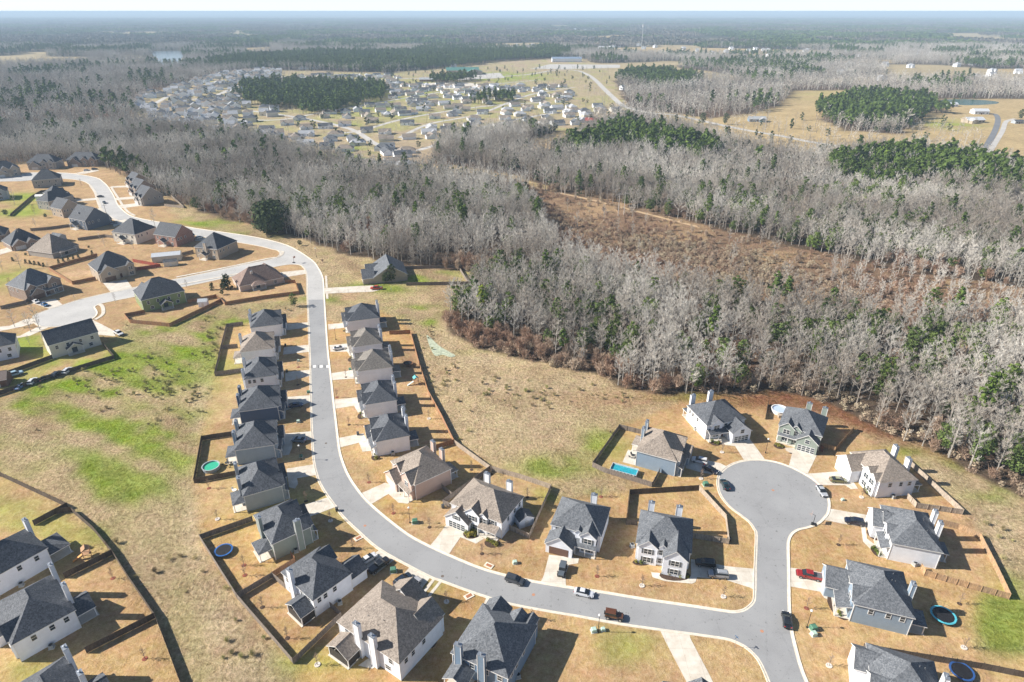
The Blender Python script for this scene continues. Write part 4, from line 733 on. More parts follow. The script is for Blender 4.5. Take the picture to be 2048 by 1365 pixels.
def bush_tree(seed, H, rr_, n, tw):
    "many stemmed bare thicket shrub"
    rnd = random.Random(seed); tm, cm = MB(), MB()
    for i in range(n):
        a = rnd.uniform(0, 6.28); o = Vector((math.cos(a), math.sin(a), 0))*rnd.uniform(0, rr_*.35); e = o*2.6+Vector((rnd.uniform(-.3, .3), rnd.uniform(-.3, .3), H*rnd.uniform(.7, 1))); ribbon2(tm, o, o.lerp(e, .6), .07, .04, rnd); ribbon(cm, o.lerp(e, .5), e, tw, rnd)
        for k in range(12):
            s0 = o.lerp(e, rnd.uniform(.25, 1)); d = (e-o).normalized()+Vector((rnd.uniform(-1, 1), rnd.uniform(-1, 1), rnd.uniform(-.3, .8)))*.8; ribbon(cm, s0, s0+d.normalized()*H*rnd.uniform(.15, .33), tw, rnd)
    for i in range(7):                                       # fine outer twigs fill the clump
        a = i*2.4; c = Vector((math.cos(a)*rr_*.42, math.sin(a)*rr_*.42, H*rnd.uniform(.4, .72))); br = rr_*.5
        for k in range(46):
            v = Vector((rnd.gauss(0, 1), rnd.gauss(0, 1), rnd.gauss(0, 1))); v.normalize(); p = c+v*br*rnd.uniform(.6, 1.05); ribbon(cm, p, p+(v+Vector((rnd.uniform(-.6, .6), rnd.uniform(-.6, .6), .7))).normalized()*H*.14, tw*1.1, rnd)
    return tm, cm
TW = foliage('bare_twigs', (.52, .485, .435), (.86, .82, .75), (.33, .285, .24), bark=True, rnd=.45)
TB = foliage('bare_bark', (.36, .335, .30), (.60, .57, .52), (.26, .23, .20), bark=True, rnd=.4)
BR = foliage('brown_twigs', (.34, .21, .145), (.54, .37, .27), (.44, .36, .28), bark=True, rnd=.4)
PG = foliage('pine_needles', (.048, .085, .018), (.15, .215, .04), (.08, .12, .03), rnd=.45)
EG = foliage('evergreen_leaves', (.075, .115, .022), (.20, .27, .065), (.075, .105, .035), rnd=.5)
OG = foliage('old_evergreen_leaves', (.03, .05, .02), (.09, .12, .045), rnd=.2)
PB = simple('pine_bark', (.17, .12, .09), .9, var=.3)
def join(tm, cm):
    m = MB(); m.v = tm.v+cm.v; n = len(tm.v); m.f = tm.f+[tuple(i+n for i in f) for f in cm.f]; m.m = [0]*len(tm.f)+[1]*len(cm.f); return m
SCR_ = foliage('scrub_twigs', (.27, .165, .115), (.50, .35, .26), (.40, .34, .24), bark=False, rnd=.5)
SEEDS = {
 'bare': dict(name='bare_tree', v=[bare_tree(s, h, sp_, 0, trunkr=.19) for s, h, sp_ in ((1, 14, .25), (2, 15.5, .21), (3, 12.5, .29), (4, 15, .23), (5, 13.5, .34))], m=(TB, TW)),
 'barem': dict(name='bare_tree', v=[bare_tree(s+10, h, sp_, 1, trunkr=.24) for s, h, sp_ in ((1, 14, .30), (2, 15, .26), (3, 12.5, .36))], m=(TB, TW)),
 'baref': dict(name='bare_tree', v=[bare_tree(s+20, h, sp_, 2, trunkr=.3) for s, h, sp_ in ((1, 13, .42), (2, 14.5, .38))], m=(TB, TW)),
 'pine': dict(name='pine_tree', v=[leaf_tree(s+30, h, 3.3, h*.45, 17, 26, .62, 0, 'pine') for s, h in ((1, 17), (2, 19), (3, 15))], m=(PB, PG)),
 'pinef': dict(name='pine_tree', v=[leaf_tree(s+35, h, 3.6, h*.42, 8, 10, 1.5, 1, 'pine', .3) for s, h in ((1, 16), (2, 18), (3, 13))], m=(PB, PG)),
 'ever': dict(name='evergreen_tree', v=[leaf_tree(s+40, h, r_, 1.8, 18, 60, .36, 0, 'round', .16) for s, h, r_ in ((1, 10.5, 3.2), (2, 13, 2.9), (3, 8, 3.3))], m=(BARK, EG)),
 'everf': dict(name='evergreen_tree', v=[leaf_tree(s+45, h, r_, 1.0, 7, 10, 1.1, 1, 'round', .2) for s, h, r_ in ((1, 9, 2.6), (2, 8, 3.0))], m=(BARK, OG)),
 'scrub': dict(name='scrub', v=[leaf_tree(s+70, h, r_, .1, 9, 44, .17, 0, 'round', .05) for s, h, r_ in ((1, 2.0, 1.5), (2, 1.5, 1.8), (3, 2.6, 1.3))], m=(BR, SCR_)),
 'bush': dict(name='brown_shrub', v=[bush_tree(s+50, h, r_, 26, .13) for s, h, r_ in ((1, 5.4, 2.4), (2, 4.2, 2.6), (3, 6.0, 2.0))], m=(BR, BR)),
}
def full_mesh(k, i):
    d = SEEDS[k]; key = ('full', k, i)
    if key not in WINMESH: WINMESH[key] = join(*d['v'][i]).mesh(d['name'], d['m'])
    return WINMESH[key]
def part_mesh(k, i):
    d = SEEDS[k]; key = ('part', k, i)
    if key not in WINMESH: WINMESH[key] = (d['v'][i][0].mesh('trunk', d['m'][0]), d['v'][i][1].mesh('crown', d['m'][1]))
    return WINMESH[key]
PROTO = {}
def plant(k, i, x, y, s, rz, label, group, name=None, sz=None, mats=None, cat='tree'):
    t, c = part_mesh(k, i); o = empty(name or SEEDS[k]['name'], (x, y, 0), rz); o.scale = (s, s, sz or s)
    link('trunk', t, o); cr = link('crown', c, o)
    if mats: cr.material_slots[0].link = 'OBJECT'; cr.material_slots[0].material = mats
    tag(o, label, cat, group); return o
def stuff(name, k, X, Y, S, label, cat, seed=0, zs=None):
    "one object: template trees and their spots in one mesh, set out by geometry nodes"
    d = SEEDS[k]; nv = len(d['v']); me = bpy.data.meshes.new(name); vs, fs, mi, tid = [], [], [], []
    for i in range(nv):
        j = join(*d['v'][i]); b0 = len(vs); vs += j.v; fs += [tuple(b0+q for q in f) for f in j.f]; mi += j.m; tid += [i+1]*len(j.v)
    nT = len(vs); rs = np.random.RandomState(seed+7); n = len(X)
    vs += [(float(a), float(b_), 0.0) for a, b_ in zip(X, Y)]; tid += [0]*n
    me.from_pydata(vs, [], fs); me.polygons.foreach_set('material_index', mi)
    for m_ in d['m']: me.materials.append(m_)
    a = me.attributes.new('tid', 'INT', 'POINT'); a.data.foreach_set('value', tid)
    a = me.attributes.new('scl', 'FLOAT_VECTOR', 'POINT'); z = np.zeros((nT+n, 3), np.float32); z[nT:, 0] = S; z[nT:, 1] = S; z[nT:, 2] = S*rs.uniform(.85, 1.15, n); a.data.foreach_set('vector', z.ravel())
    a = me.attributes.new('rot', 'FLOAT_VECTOR', 'POINT'); z = np.zeros((nT+n, 3), np.float32); z[nT:, 2] = rs.uniform(0, 6.28, n); a.data.foreach_set('vector', z.ravel())
    a = me.attributes.new('pick', 'INT', 'POINT'); z = np.zeros(nT+n, np.int32); z[nT:] = rs.randint(0, nv, n); a.data.foreach_set('value', z)
    me.update(); o = link(name, me)
    g = bpy.data.node_groups.new('scatter', 'GeometryNodeTree'); g.interface.new_socket('Geometry', in_out='INPUT', socket_type='NodeSocketGeometry'); g.interface.new_socket('Geometry', in_out='OUTPUT', socket_type='NodeSocketGeometry')
    gi = g.nodes.new('NodeGroupInput'); go = g.nodes.new('NodeGroupOutput'); L = g.links.new
    def attr(nm, t):
        q = g.nodes.new('GeometryNodeInputNamedAttribute'); q.data_type = t; q.inputs['Name'].default_value = nm; return q.outputs['Attribute']
    def sel(i):
        c_ = g.nodes.new('FunctionNodeCompare'); c_.data_type = 'INT'; c_.operation = 'EQUAL'; L(attr('tid', 'INT'), c_.inputs[2]); c_.inputs[3].default_value = i
        s_ = g.nodes.new('GeometryNodeSeparateGeometry'); s_.domain = 'POINT'; L(gi.outputs[0], s_.inputs[0]); L(c_.outputs[0], s_.inputs[1]); return s_.outputs[0]
    g2i = g.nodes.new('GeometryNodeGeometryToInstance')
    for i in range(nv-1, -1, -1): L(sel(i+1), g2i.inputs[0])
    iop = g.nodes.new('GeometryNodeInstanceOnPoints'); L(sel(0), iop.inputs['Points']); L(g2i.outputs[0], iop.inputs['Instance']); iop.inputs['Pick Instance'].default_value = True
    L(attr('pick', 'INT'), iop.inputs['Instance Index']); L(attr('scl', 'FLOAT_VECTOR'), iop.inputs['Scale'])
    e2r = g.nodes.new('FunctionNodeEulerToRotation'); L(attr('rot', 'FLOAT_VECTOR'), e2r.inputs[0]); L(e2r.outputs[0], iop.inputs['Rotation'])
    L(iop.outputs[0], go.inputs[0])
    md = o.modifiers.new('scatter', 'NODES'); md.node_group = g
    return tag(o, label, cat, kind='stuff')
# --- where the woods stand
def infov(X, Y, m=60): return (np.abs(X) < 0.82*(Y*cp+CH*sp)+m)
def scatter(seed, x0, x1, y0, y1, cell):
    r = np.random.RandomState(seed); ax = np.arange(x0, x1, cell); ay = np.arange(y0, y1, cell); A, B = np.meshgrid(ax, ay)
    A = A+r.uniform(-.48, .48, A.shape)*cell; B = B+r.uniform(-.48, .48, B.shape)*cell; A, B = A.ravel(), B.ravel(); k = infov(A, B); return A[k], B[k], r
LAKECLEAR = PP([(303, 103), (366, 102.5), (368, 136), (318, 136)])
def open_mask(X, Y, pad=True):
    m = np.zeros(X.shape, bool)
    for k, pl in OPEN.items(): m |= inside(X, Y, pl)
    m |= inside(X, Y, LAKE) | inside(X, Y, POND) | inside(X, Y, LAKECLEAR)
    return m
def near_line(X, Y, line, w):
    m = np.zeros(X.shape, bool)
    for (ax, ay), (bx, by) in zip(line[:-1], line[1:]):
        d2 = (bx-ax)**2+(by-ay)**2; t = np.clip(((X-ax)*(bx-ax)+(Y-ay)*(by-ay))/d2, 0, 1); m |= ((X-ax-t*(bx-ax))**2+(Y-ay-t*(by-ay))**2) < w*w
    return m
FARLINE = PP([(1150, 141), (1172, 148), (1190, 160), (1208, 178), (1226, 195), (1250, 214), (1300, 226), (1352, 231), (1440, 250), (1500, 262)])
PINEM = lambda X, Y: np.any([inside(X, Y, pl) for pl in PINES.values()], axis=0)
# near and middle wood: 1 tree per ~20 m2 out to y = 760
X, Y, rs = scatter(11, -720, 720, 150, 760, 3.7)
k = ~open_mask(X, Y) & ~near_line(X, Y, FARLINE, 9); X, Y = X[k], Y[k]; u = rs.rand(len(X)); pm = PINEM(X, Y)
edge = inside(X, Y-14, OPEN['near']) | inside(X+6, Y-10, OPEN['near'])
px, py = proj(X, Y); cl = vn(X, Y, 38.0, 77, 2); cl2 = vn(X, Y, 26.0, 99, 2)
shrubby = edge & (px > 870) & (px < 1230)
leftwood = (py < 540) & (px < 960)
kind = np.full(len(X), 'bare', dtype=object)
kind[(u < np.where(edge, .02, .095)+.22*np.clip((cl-.56)*5, 0, 1)*np.where(edge, .3, 1)) & ~shrubby] = 'ever'
kind[(u > .975) & (cl2 > .5)] = 'pine'
kind[(cl2 < .40) & (u > .55)] = 'bush'; kind[edge & (u > .74) & (u < .93) & (px > 1230)] = 'bush'
kind[shrubby & (u < .93)] = 'bush'
kind[pm] = np.where(u[pm] < np.clip(.25+1.1*vn(X[pm], Y[pm], 16.0, 6, 2), .2, .9), 'pine', 'bare')
ridge = (py > 440) & (py < 560) & (px > 1380) & (Y > 395)
keep = ~((kind == 'bush') & (Y > 520)) & ~(pm & (rs.rand(len(X)) < .25)) & ~((cl < .3) & (u < .35))
X, Y, kind, px, py = X[keep], Y[keep], kind[keep], px[keep], py[keep]
S = rs.uniform(.75, 1.15, len(X)); order = np.argsort(np.hypot(X, Y))
ZONES = [('in the wood behind the cul-de-sac', lambda x, y, q: (q < 385) & (x > -60)), ('in the left wood above the street bend', lambda x, y, q: x < 40), ('in the wood beyond the power line clearing', lambda x, y, q: q > -1)]
LB = {'bare': ('pale leafless tree', 'leafless trees', 'bare_tree'), 'ever': ('bright green leafy tree', 'green trees', 'evergreen_tree'), 'pine': ('dark green pine', 'pines', 'pine_tree'), 'bush': ('brown leafless thicket shrub', 'brown shrubs', 'brown_shrub')}
SN = {'bare': ('leafless_wood', 'mass of pale leafless trees filling the middle wood', 'leafless wood between the clearing and the far houses'), 'ever': ('evergreen_wood', 'green trees showing through the middle wood', 'dark green trees in the wood near the far houses'), 'pine': ('pine_wood', 'dark pines further back in the middle wood', 'pine stand beyond the power line clearing'), 'bush': ('brown_thicket', 'brown thicket filling gaps in the middle wood', 'brown thicket before the far houses')}
for kd in ('bare', 'ever', 'pine', 'bush'):
    idx = order[kind[order] == kd]; first = idx[:240]; rest = idx[len(first):]; lb = LB[kd]
    for i in first:
        zn = next(z for z, f in ZONES if f(X[i], Y[i], Y[i])); sz_ = 'low' if S[i] < .87 else ('middle sized' if S[i] < 1.02 else 'tall')
        ed = ' at its edge' if inside(np.array([X[i]]), np.array([Y[i]-9]), OPEN['near'])[0] else ''
        plant(kd, int(rs.randint(0, len(SEEDS[kd]['v']))), X[i], Y[i], S[i], rs.uniform(0, 6.28), '%s %s %s%s' % (sz_, lb[0], zn, ed), '%s %s' % (lb[1], zn), lb[2], cat='shrub' if kd == 'bush' else 'tree')
    r = rest[Y[rest] < 470]; stuff(SN[kd][0], kd, X[r], Y[r], S[r], SN[kd][1], 'woodland', 3)
    r = rest[Y[rest] >= 470]
    if len(r): stuff(SN[kd][0], {'bare': 'barem', 'ever': 'everf', 'pine': 'pinef', 'bush': 'bush'}[kd], X[r], Y[r], S[r]*1.05, SN[kd][2], 'woodland', 5)
# shrubs, straw tufts and a few bare trees in the power line clearing
X, Y, rs = scatter(21, -40, 560, 250, 560, 2.3); k = inside(X, Y, OPEN['clearing']); X, Y = X[k], Y[k]; px, py = proj(X, Y); n_ = vn(X, Y, 30.0, 4, 2)
low = py-(372+(px-1060)*.205)                                # distance below the cut line
k = (rs.rand(len(X)) < np.clip((low-30)/38, 0.10, .95)*np.clip((n_-.15)*3, .35, 1)); stuff('clearing_shrubs', 'scrub', X[k], Y[k], rs.uniform(.45, 1.15, k.sum()), 'low reddish brown shrubs covering the power line clearing', 'shrubs', 8)
k = (rs.rand(len(X)) < .03+.10*(low > 34)*(n_ > .5)); stuff('clearing_brush', 'bush', X[k], Y[k], rs.uniform(.35, .7, k.sum()), 'taller brown brush standing in the power line clearing', 'brush', 28)
k = (rs.rand(len(X)) < .004+.022*((px > 1440) & (low > 20))+.06*(px > 1660)); k &= low > 16
for x, y in zip(X[k], Y[k]): plant('bare', int(rs.randint(0, 5)), x, y, rs.uniform(.55, .85), rs.uniform(0, 6), 'slim pale leafless tree standing alone in the power line clearing', 'slim trees in the clearing')
# middle distance, 760 to 2600 m
X, Y, rs = scatter(31, -2400, 2400, 760, 2700, 9.0); k = ~open_mask(X, Y) & ~far_open(X, Y) & ~near_line(X, Y, FARLINE, 12); X, Y = X[k], Y[k]; u = rs.rand(len(X)); pm = PINEM(X, Y); cl = vn(X, Y, 120.0, 61, 3); farp = np.clip((Y-900)/1200, 0, 1)
pine = pm & (u < .92) | (u < np.clip((cl-.56)*6, 0, .85)*(.35+.65*farp)); ev = ~pine & (u > .96)
S = rs.uniform(.85, 1.2, len(X))
for m_, kd, nm, lb in ((pine, 'pinef', 'pine_forest', 'dark green pine forest around and beyond the far subdivisions'), (~pine & ~ev, 'baref', 'leafless_forest', 'grey brown leafless forest around the far subdivisions'), (ev, 'everf', 'evergreen_forest', 'scattered dark evergreen trees in the far forest')):
    stuff(nm, kd, X[m_], Y[m_], S[m_]*1.12, lb, 'forest', 9)
X, Y, rs = scatter(32, -1500, 1500, 640, 2400, 5.6); k = PINEM(X+(vn(X, Y, 30., 8, 2)-.5)*50, Y+(vn(X, Y, 30., 18, 2)-.5)*90) & (Y > 760); k &= rs.rand(len(X)) < np.clip(.35+.9*vn(X, Y, 22.0, 26, 2), .3, .95); X, Y = X[k], Y[k]; stuff('planted_pines', 'pinef', X, Y, rs.uniform(.65, 1.15, len(X)), 'dense block of planted dark pines in the middle distance', 'forest', 13)
# far forest, 2.6 to 12 km, in clumps of many trees
def clump(seed, kind_):
    rnd = random.Random(seed); m = MB(); t = MB()
    for i in range(34):
        cx, cy = rnd.uniform(-32, 32), rnd.uniform(-32, 32); h = rnd.uniform(11, 19); r = rnd.uniform(4, 7)
        for j in range(7):
            a = rnd.uniform(0, 6.28); p = Vector((cx+math.cos(a)*r*rnd.random(), cy+math.sin(a)*r*rnd.random(), h*rnd.uniform(.35, .9))); s = rnd.uniform(2.2, 4.2)
            n1_ = Vector((rnd.uniform(-1, 1), rnd.uniform(-1, 1), rnd.uniform(0, 1.2))).normalized(); u_ = n1_.orthogonal().normalized(); w = n1_.cross(u_)
            m.add([p+(u_*math.cos(q)+w*math.sin(q))*s for q in (0, 2.1, 4.2)], [(0, 1, 2)])
    t.tube((0, 0, 0), (0, 0, 9), .3, .2, 3, 0, False); return t, m
SEEDS['cb'] = dict(name='forest', v=[clump(1, 0), clump(2, 0)], m=(TB, foliage('far_bare_forest', (.15, .125, .11), (.26, .225, .20), (.10, .10, .075), rnd=.5, loc_scale=.004)))
SEEDS['cp'] = dict(name='forest', v=[clump(3, 1), clump(4, 1)], m=(PB, PG))
X, Y, rs = scatter(41, -9800, 9800, 2650, 12500, 58.0); k = ~open_mask(X, Y) & ~far_open(X, Y); k &= vn(X, Y, 420.0, 15, 3) > .30; X, Y = X[k], Y[k]; pine = (vn(X, Y, 380.0, 16, 3)+rs.uniform(-.05, .05, len(X))) > .52; S = rs.uniform(.9, 1.25, len(X))
stuff('far_leafless_forest', 'cb', X[~pine], Y[~pine], S[~pine], 'leafless forest fading towards the horizon', 'forest', 17); stuff('far_pine_forest', 'cp', X[pine], Y[pine], S[pine], 'patches of pine forest fading towards the horizon', 'forest', 18)
# single trees named by where they stand
def one(k, i, x, y, s, label, name=None, group=None, sz=None, mats=None, cat='tree'):
    a, b_ = P(x, y); return plant(k, i, a, b_, s, (x*7 % 6), label, group, name, sz, mats, cat)

# weeds on the rough ground (dead stalks and brambles)
WEED = [(425, 700, 18, 70), (410, 860, 14, 90), (560, 622, 50, 8), (868, 690, 18, 40), (890, 735, 30, 16), (1000, 790, 130, 26), (1240, 800, 30, 10), (1225, 868, 22, 8), (470, 1270, 50, 90), (330, 1150, 90, 60), (420, 1060, 40, 60), (300, 780, 160, 60), (1900, 1000, 90, 30), (1980, 1120, 40, 70), (640, 640, 14, 8), (880, 800, 30, 60), (700, 545, 60, 14)]
X, Y, rs = scatter(71, -230, 200, 84, 300, 1.9); px, py = proj(X, Y); w = np.zeros(len(X))
for cx, cy, rx, ry in WEED: w = np.maximum(w, np.exp(-(((px-cx)/rx)**2+((py-cy)/ry)**2)))
k = inside(X, Y, OPEN['near']) & ~inside(X, Y, LAWN) & ~inside(X, Y, LAWN2) & ~inside(X, Y, LAWN3) & (rs.rand(len(X)) < w*.45*np.clip((vn(X, Y, 9.0, 3, 2)-.3)*3, 0, 1)); X, Y = X[k], Y[k]
WEEDM = foliage('weed_stalks', (.36, .29, .16), (.58, .46, .28), (.34, .34, .14), bark=True, rnd=.6)
SEEDS['weed'] = dict(name='weed', v=[bush_tree(s_+60, h, r_, 12, .07) for s_, h, r_ in ((1, .9, .7), (2, .7, .9), (3, 1.2, .6))], m=(WEEDM, WEEDM))
stuff('field_weeds', 'weed', X, Y, rs.uniform(.6, 1.3, len(X)), 'dead weeds and brambles on the rough fields', 'weeds', 19)

# low scrub along the foot of the wood behind the cul-de-sac
X, Y, rs = scatter(81, -60, 260, 120, 300, 2.4); e_ = ~inside(X, Y, OPEN['near']) & (inside(X, Y-9, OPEN['near']) | inside(X-6, Y-5, OPEN['near'])); k = e_ & (rs.rand(len(X)) < .42); stuff('wood_edge_scrub', 'scrub', X[k], Y[k], rs.uniform(.5, 1.3, k.sum()), 'low brown scrub along the foot of the wood', 'scrub', 29)
# ---------------------------------------------------------------- driveways and walks (laid sheets)
DRIVES = [[(566, 649), (617, 645), (618, 655), (566, 662)], [(568, 695), (618.5, 690), (620, 704), (566, 710)], [(570, 745), (621, 740), (622, 752), (571, 764)], [(568, 795), (622.5, 791), (624, 804), (570, 822)],
 [(565, 868), (626, 863), (628, 879), (585, 884), (584, 897), (578, 910), (566, 912)], [(573, 938), (630, 929), (637, 950), (594, 957), (596, 968), (590, 978), (578, 975)], [(595, 1014), (657, 995), (675, 1013), (615, 1036)], [(760.6, 1099.5), (791, 1118.5), (748, 1152), (715, 1130)],
 [(820, 1134), (862, 1154), (828, 1198), (785, 1174)], [(973, 1195), (1023, 1208.5), (1010, 1248), (960, 1228)], [(1318, 1257), (1378, 1265.5), (1381, 1278), (1390, 1295), (1420, 1352), (1432, 1378), (1380, 1378), (1331, 1284)],
 [(656, 649), (694, 646), (696, 655), (657, 660)], [(659, 691), (699, 687), (702, 703), (712, 716), (703, 718), (694, 704), (661, 704)], [(662, 747), (710, 740), (714, 757), (665, 761)], [(667, 800), (718, 795), (724, 812), (732, 822), (716, 826), (708, 812), (671, 818)], [(675, 877), (727, 867), (735, 884), (744, 902), (725, 904), (718, 886), (679, 896)],
 [(719, 988.5), (740, 1010.5), (777, 988.5), (797, 1006), (815, 1008), (828, 1000), (820, 992), (800, 990), (802, 976), (770, 966)], [(859, 1093), (897, 1111), (905, 1098), (921, 1075), (952, 1088), (968, 1078), (931, 1060), (894, 1048), (872, 1078)],
 [(1098, 1110), (1158, 1117), (1156, 1127), (1138, 1130), (1131, 1150), (1132, 1175), (1081, 1166), (1088, 1150)], [(1382, 1119), (1395, 1121), (1453, 1133), (1506, 1138), (1514, 1140), (1513.5, 1183), (1500, 1176), (1450, 1160), (1394, 1155), (1391, 1165), (1384, 1168), (1330, 1163), (1305, 1155), (1302, 1145), (1340, 1149), (1382, 1152)],
 [(1366, 912), (1412, 921), (1440, 927), (1457, 935), (1444, 947), (1436, 951), (1400, 945), (1372, 937)], [(1440, 882), (1454, 878), (1498, 876), (1531, 921), (1489, 922), (1470, 893), (1445, 890)], [(1570, 896), (1587, 896), (1635, 908), (1615, 949), (1577, 935), (1584, 908), (1572, 902)],
 [(1616, 955), (1613, 948), (1684, 943), (1704, 960), (1716, 978), (1702, 979), (1690, 971), (1650, 971), (1637, 971), (1625, 960)], [(1654, 1024), (1660, 1018), (1737, 1031), (1742, 1052), (1731, 1056), (1734, 1078), (1750, 1090), (1740, 1098), (1726, 1084), (1722, 1054), (1690, 1049), (1647, 1040)], [(1576, 1136), (1590, 1137), (1660, 1148), (1664, 1178), (1680, 1196), (1668, 1206), (1648, 1196), (1640, 1184), (1577, 1173)],
 [(206, 566), (253, 560), (266, 577.5), (222, 586)], [(62, 606), (112, 598), (126, 611), (101, 619)], [(185, 640), (205, 650), (232, 664), (230, 673), (196, 670), (180, 652)], [(647, 577), (717, 572.5), (745, 571.5), (766, 579), (745, 584), (648, 588)], [(224, 373), (256, 371.5), (256, 375), (216, 376)], [(227, 397), (270, 393), (272, 398), (230, 401)], [(236, 411), (283, 406), (284, 412), (243, 417)], [(146, 348), (192, 338), (198, 342), (170, 348)],
 [(-60, 660), (20, 652), (48, 640), (70, 636), (72, 646), (40, 655), (-60, 674)], [(-60, 682), (40, 672), (80, 652), (98, 655), (60, 672), (-60, 695)], [(0, 500), (40, 488), (60, 470), (70, 474), (56, 494), (0, 510)], [(140, 401), (193, 396), (197, 400), (140, 405)], [(130, 421), (205, 417), (208, 421), (140, 428)], [(222, 446), (250, 439), (262, 442), (228, 454)], [(380, 476), (430, 475), (440, 479), (392, 482)], [(560, 545), (611, 540), (613, 548), (566, 556)]]
for q in DRIVES: tag(MB().poly(PP(q), .045).build('driveway', CONC), kind='structure')
for q in ([(866, 1157), (871, 1159), (838, 1203), (831, 1200)], [(880, 1161), (885, 1163), (848, 1210), (842, 1207)], [(650, 552), (654, 552), (657, 598), (652, 598)]): tag(MB().poly(PP(q), .05).build('footpath', CONC), kind='structure')
for ln in ([(228, 373), (224, 377), (236, 396), (246, 412), (256, 424), (270, 432)], [(180, 371), (190, 385), (196, 405), (204, 422), (218, 434), (238, 444)], [(540, 536), (450, 553), (353, 571)], [(196, 609), (204, 612), (207, 624), (203, 632), (190, 640)], [(560, 503), (566, 505), (558, 514), (530, 519), (450, 536), (353, 555)]):
    tag(MB().strip(smooth(PP(ln), 4), [(.75, .14), (-.75, .14), (-.76, 0)]).build('sidewalk', CONC), kind='structure')
tag(MB().poly(PP([(1640+0, 0)]) if False else PP([(745, 1338), (716, 1332), (745, 1312), (772, 1322)]), .06).build('patio', CONC), kind='structure')
tag(MB().poly(PP([(1245, 925), (1256, 900), (1275, 905), (1285, 935)]), .06).build('patio', CONC), kind='structure')
# ---------------------------------------------------------------- fences (top line measured 1.8 m up)
FW = {'grey': fencewood('weathered_fence', (.24, .20, .17)), 'dark': fencewood('dark_fence', (.11, .085, .065)), 'brown': fencewood('brown_fence', (.36, .19, .10)), 'tan': fencewood('tan_fence', (.46, .30, .17)), 'red': fencewood('red_fence', (.40, .09, .06)), 'pale': fencewood('pale_fence', (.42, .35, .28))}
POSTM = {}
def fence(label, pts, m, h=1.8, inner=1, group=None):
    w = [P(a, b_, h) for a, b_ in pts]; o = empty('wooden_fence', (w[0][0], w[0][1], 0)); x0, y0 = w[0]
    for a, b_ in zip(w[:-1], w[1:]):
        L = math.hypot(b_[0]-a[0], b_[1]-a[1]); th = math.atan2(b_[1]-a[1], b_[0]-a[0]); mb = MB(); n = max(1, round(L/2.4)); rr = random.Random(int(L*97))
        # boards grouped per bay with slightly uneven tops, rails behind
        for i in range(n):
            s0, s1 = L*i/n, L*(i+1)/n; hh = h+rr.uniform(-.03, .03); mb.box(s0+.004, s1-.004, -.015, .015, .04, hh)
        for z in (.35, h-.3): mb.box(.05, L-.05, .017, .055, z, z+.09)
        p = mb.build('panel', FW[m], o, (a[0]-x0, a[1]-y0, 0), th)
        if (m, h) not in POSTM: POSTM[(m, h)] = MB().box(-.06, .06, -.06, .06, 0, h+.08).mesh('post', FW[m])
        for i in range(n+(1 if b_ == w[-1] else 0)):
            t = i/n; c, s = math.cos(th), math.sin(th); link('post', POSTM[(m, h)], o, (a[0]-x0+L*t*c-.08*s*inner, a[1]-y0+L*t*s+.08*c*inner, 0))
    return tag(o, label, 'fence', group)
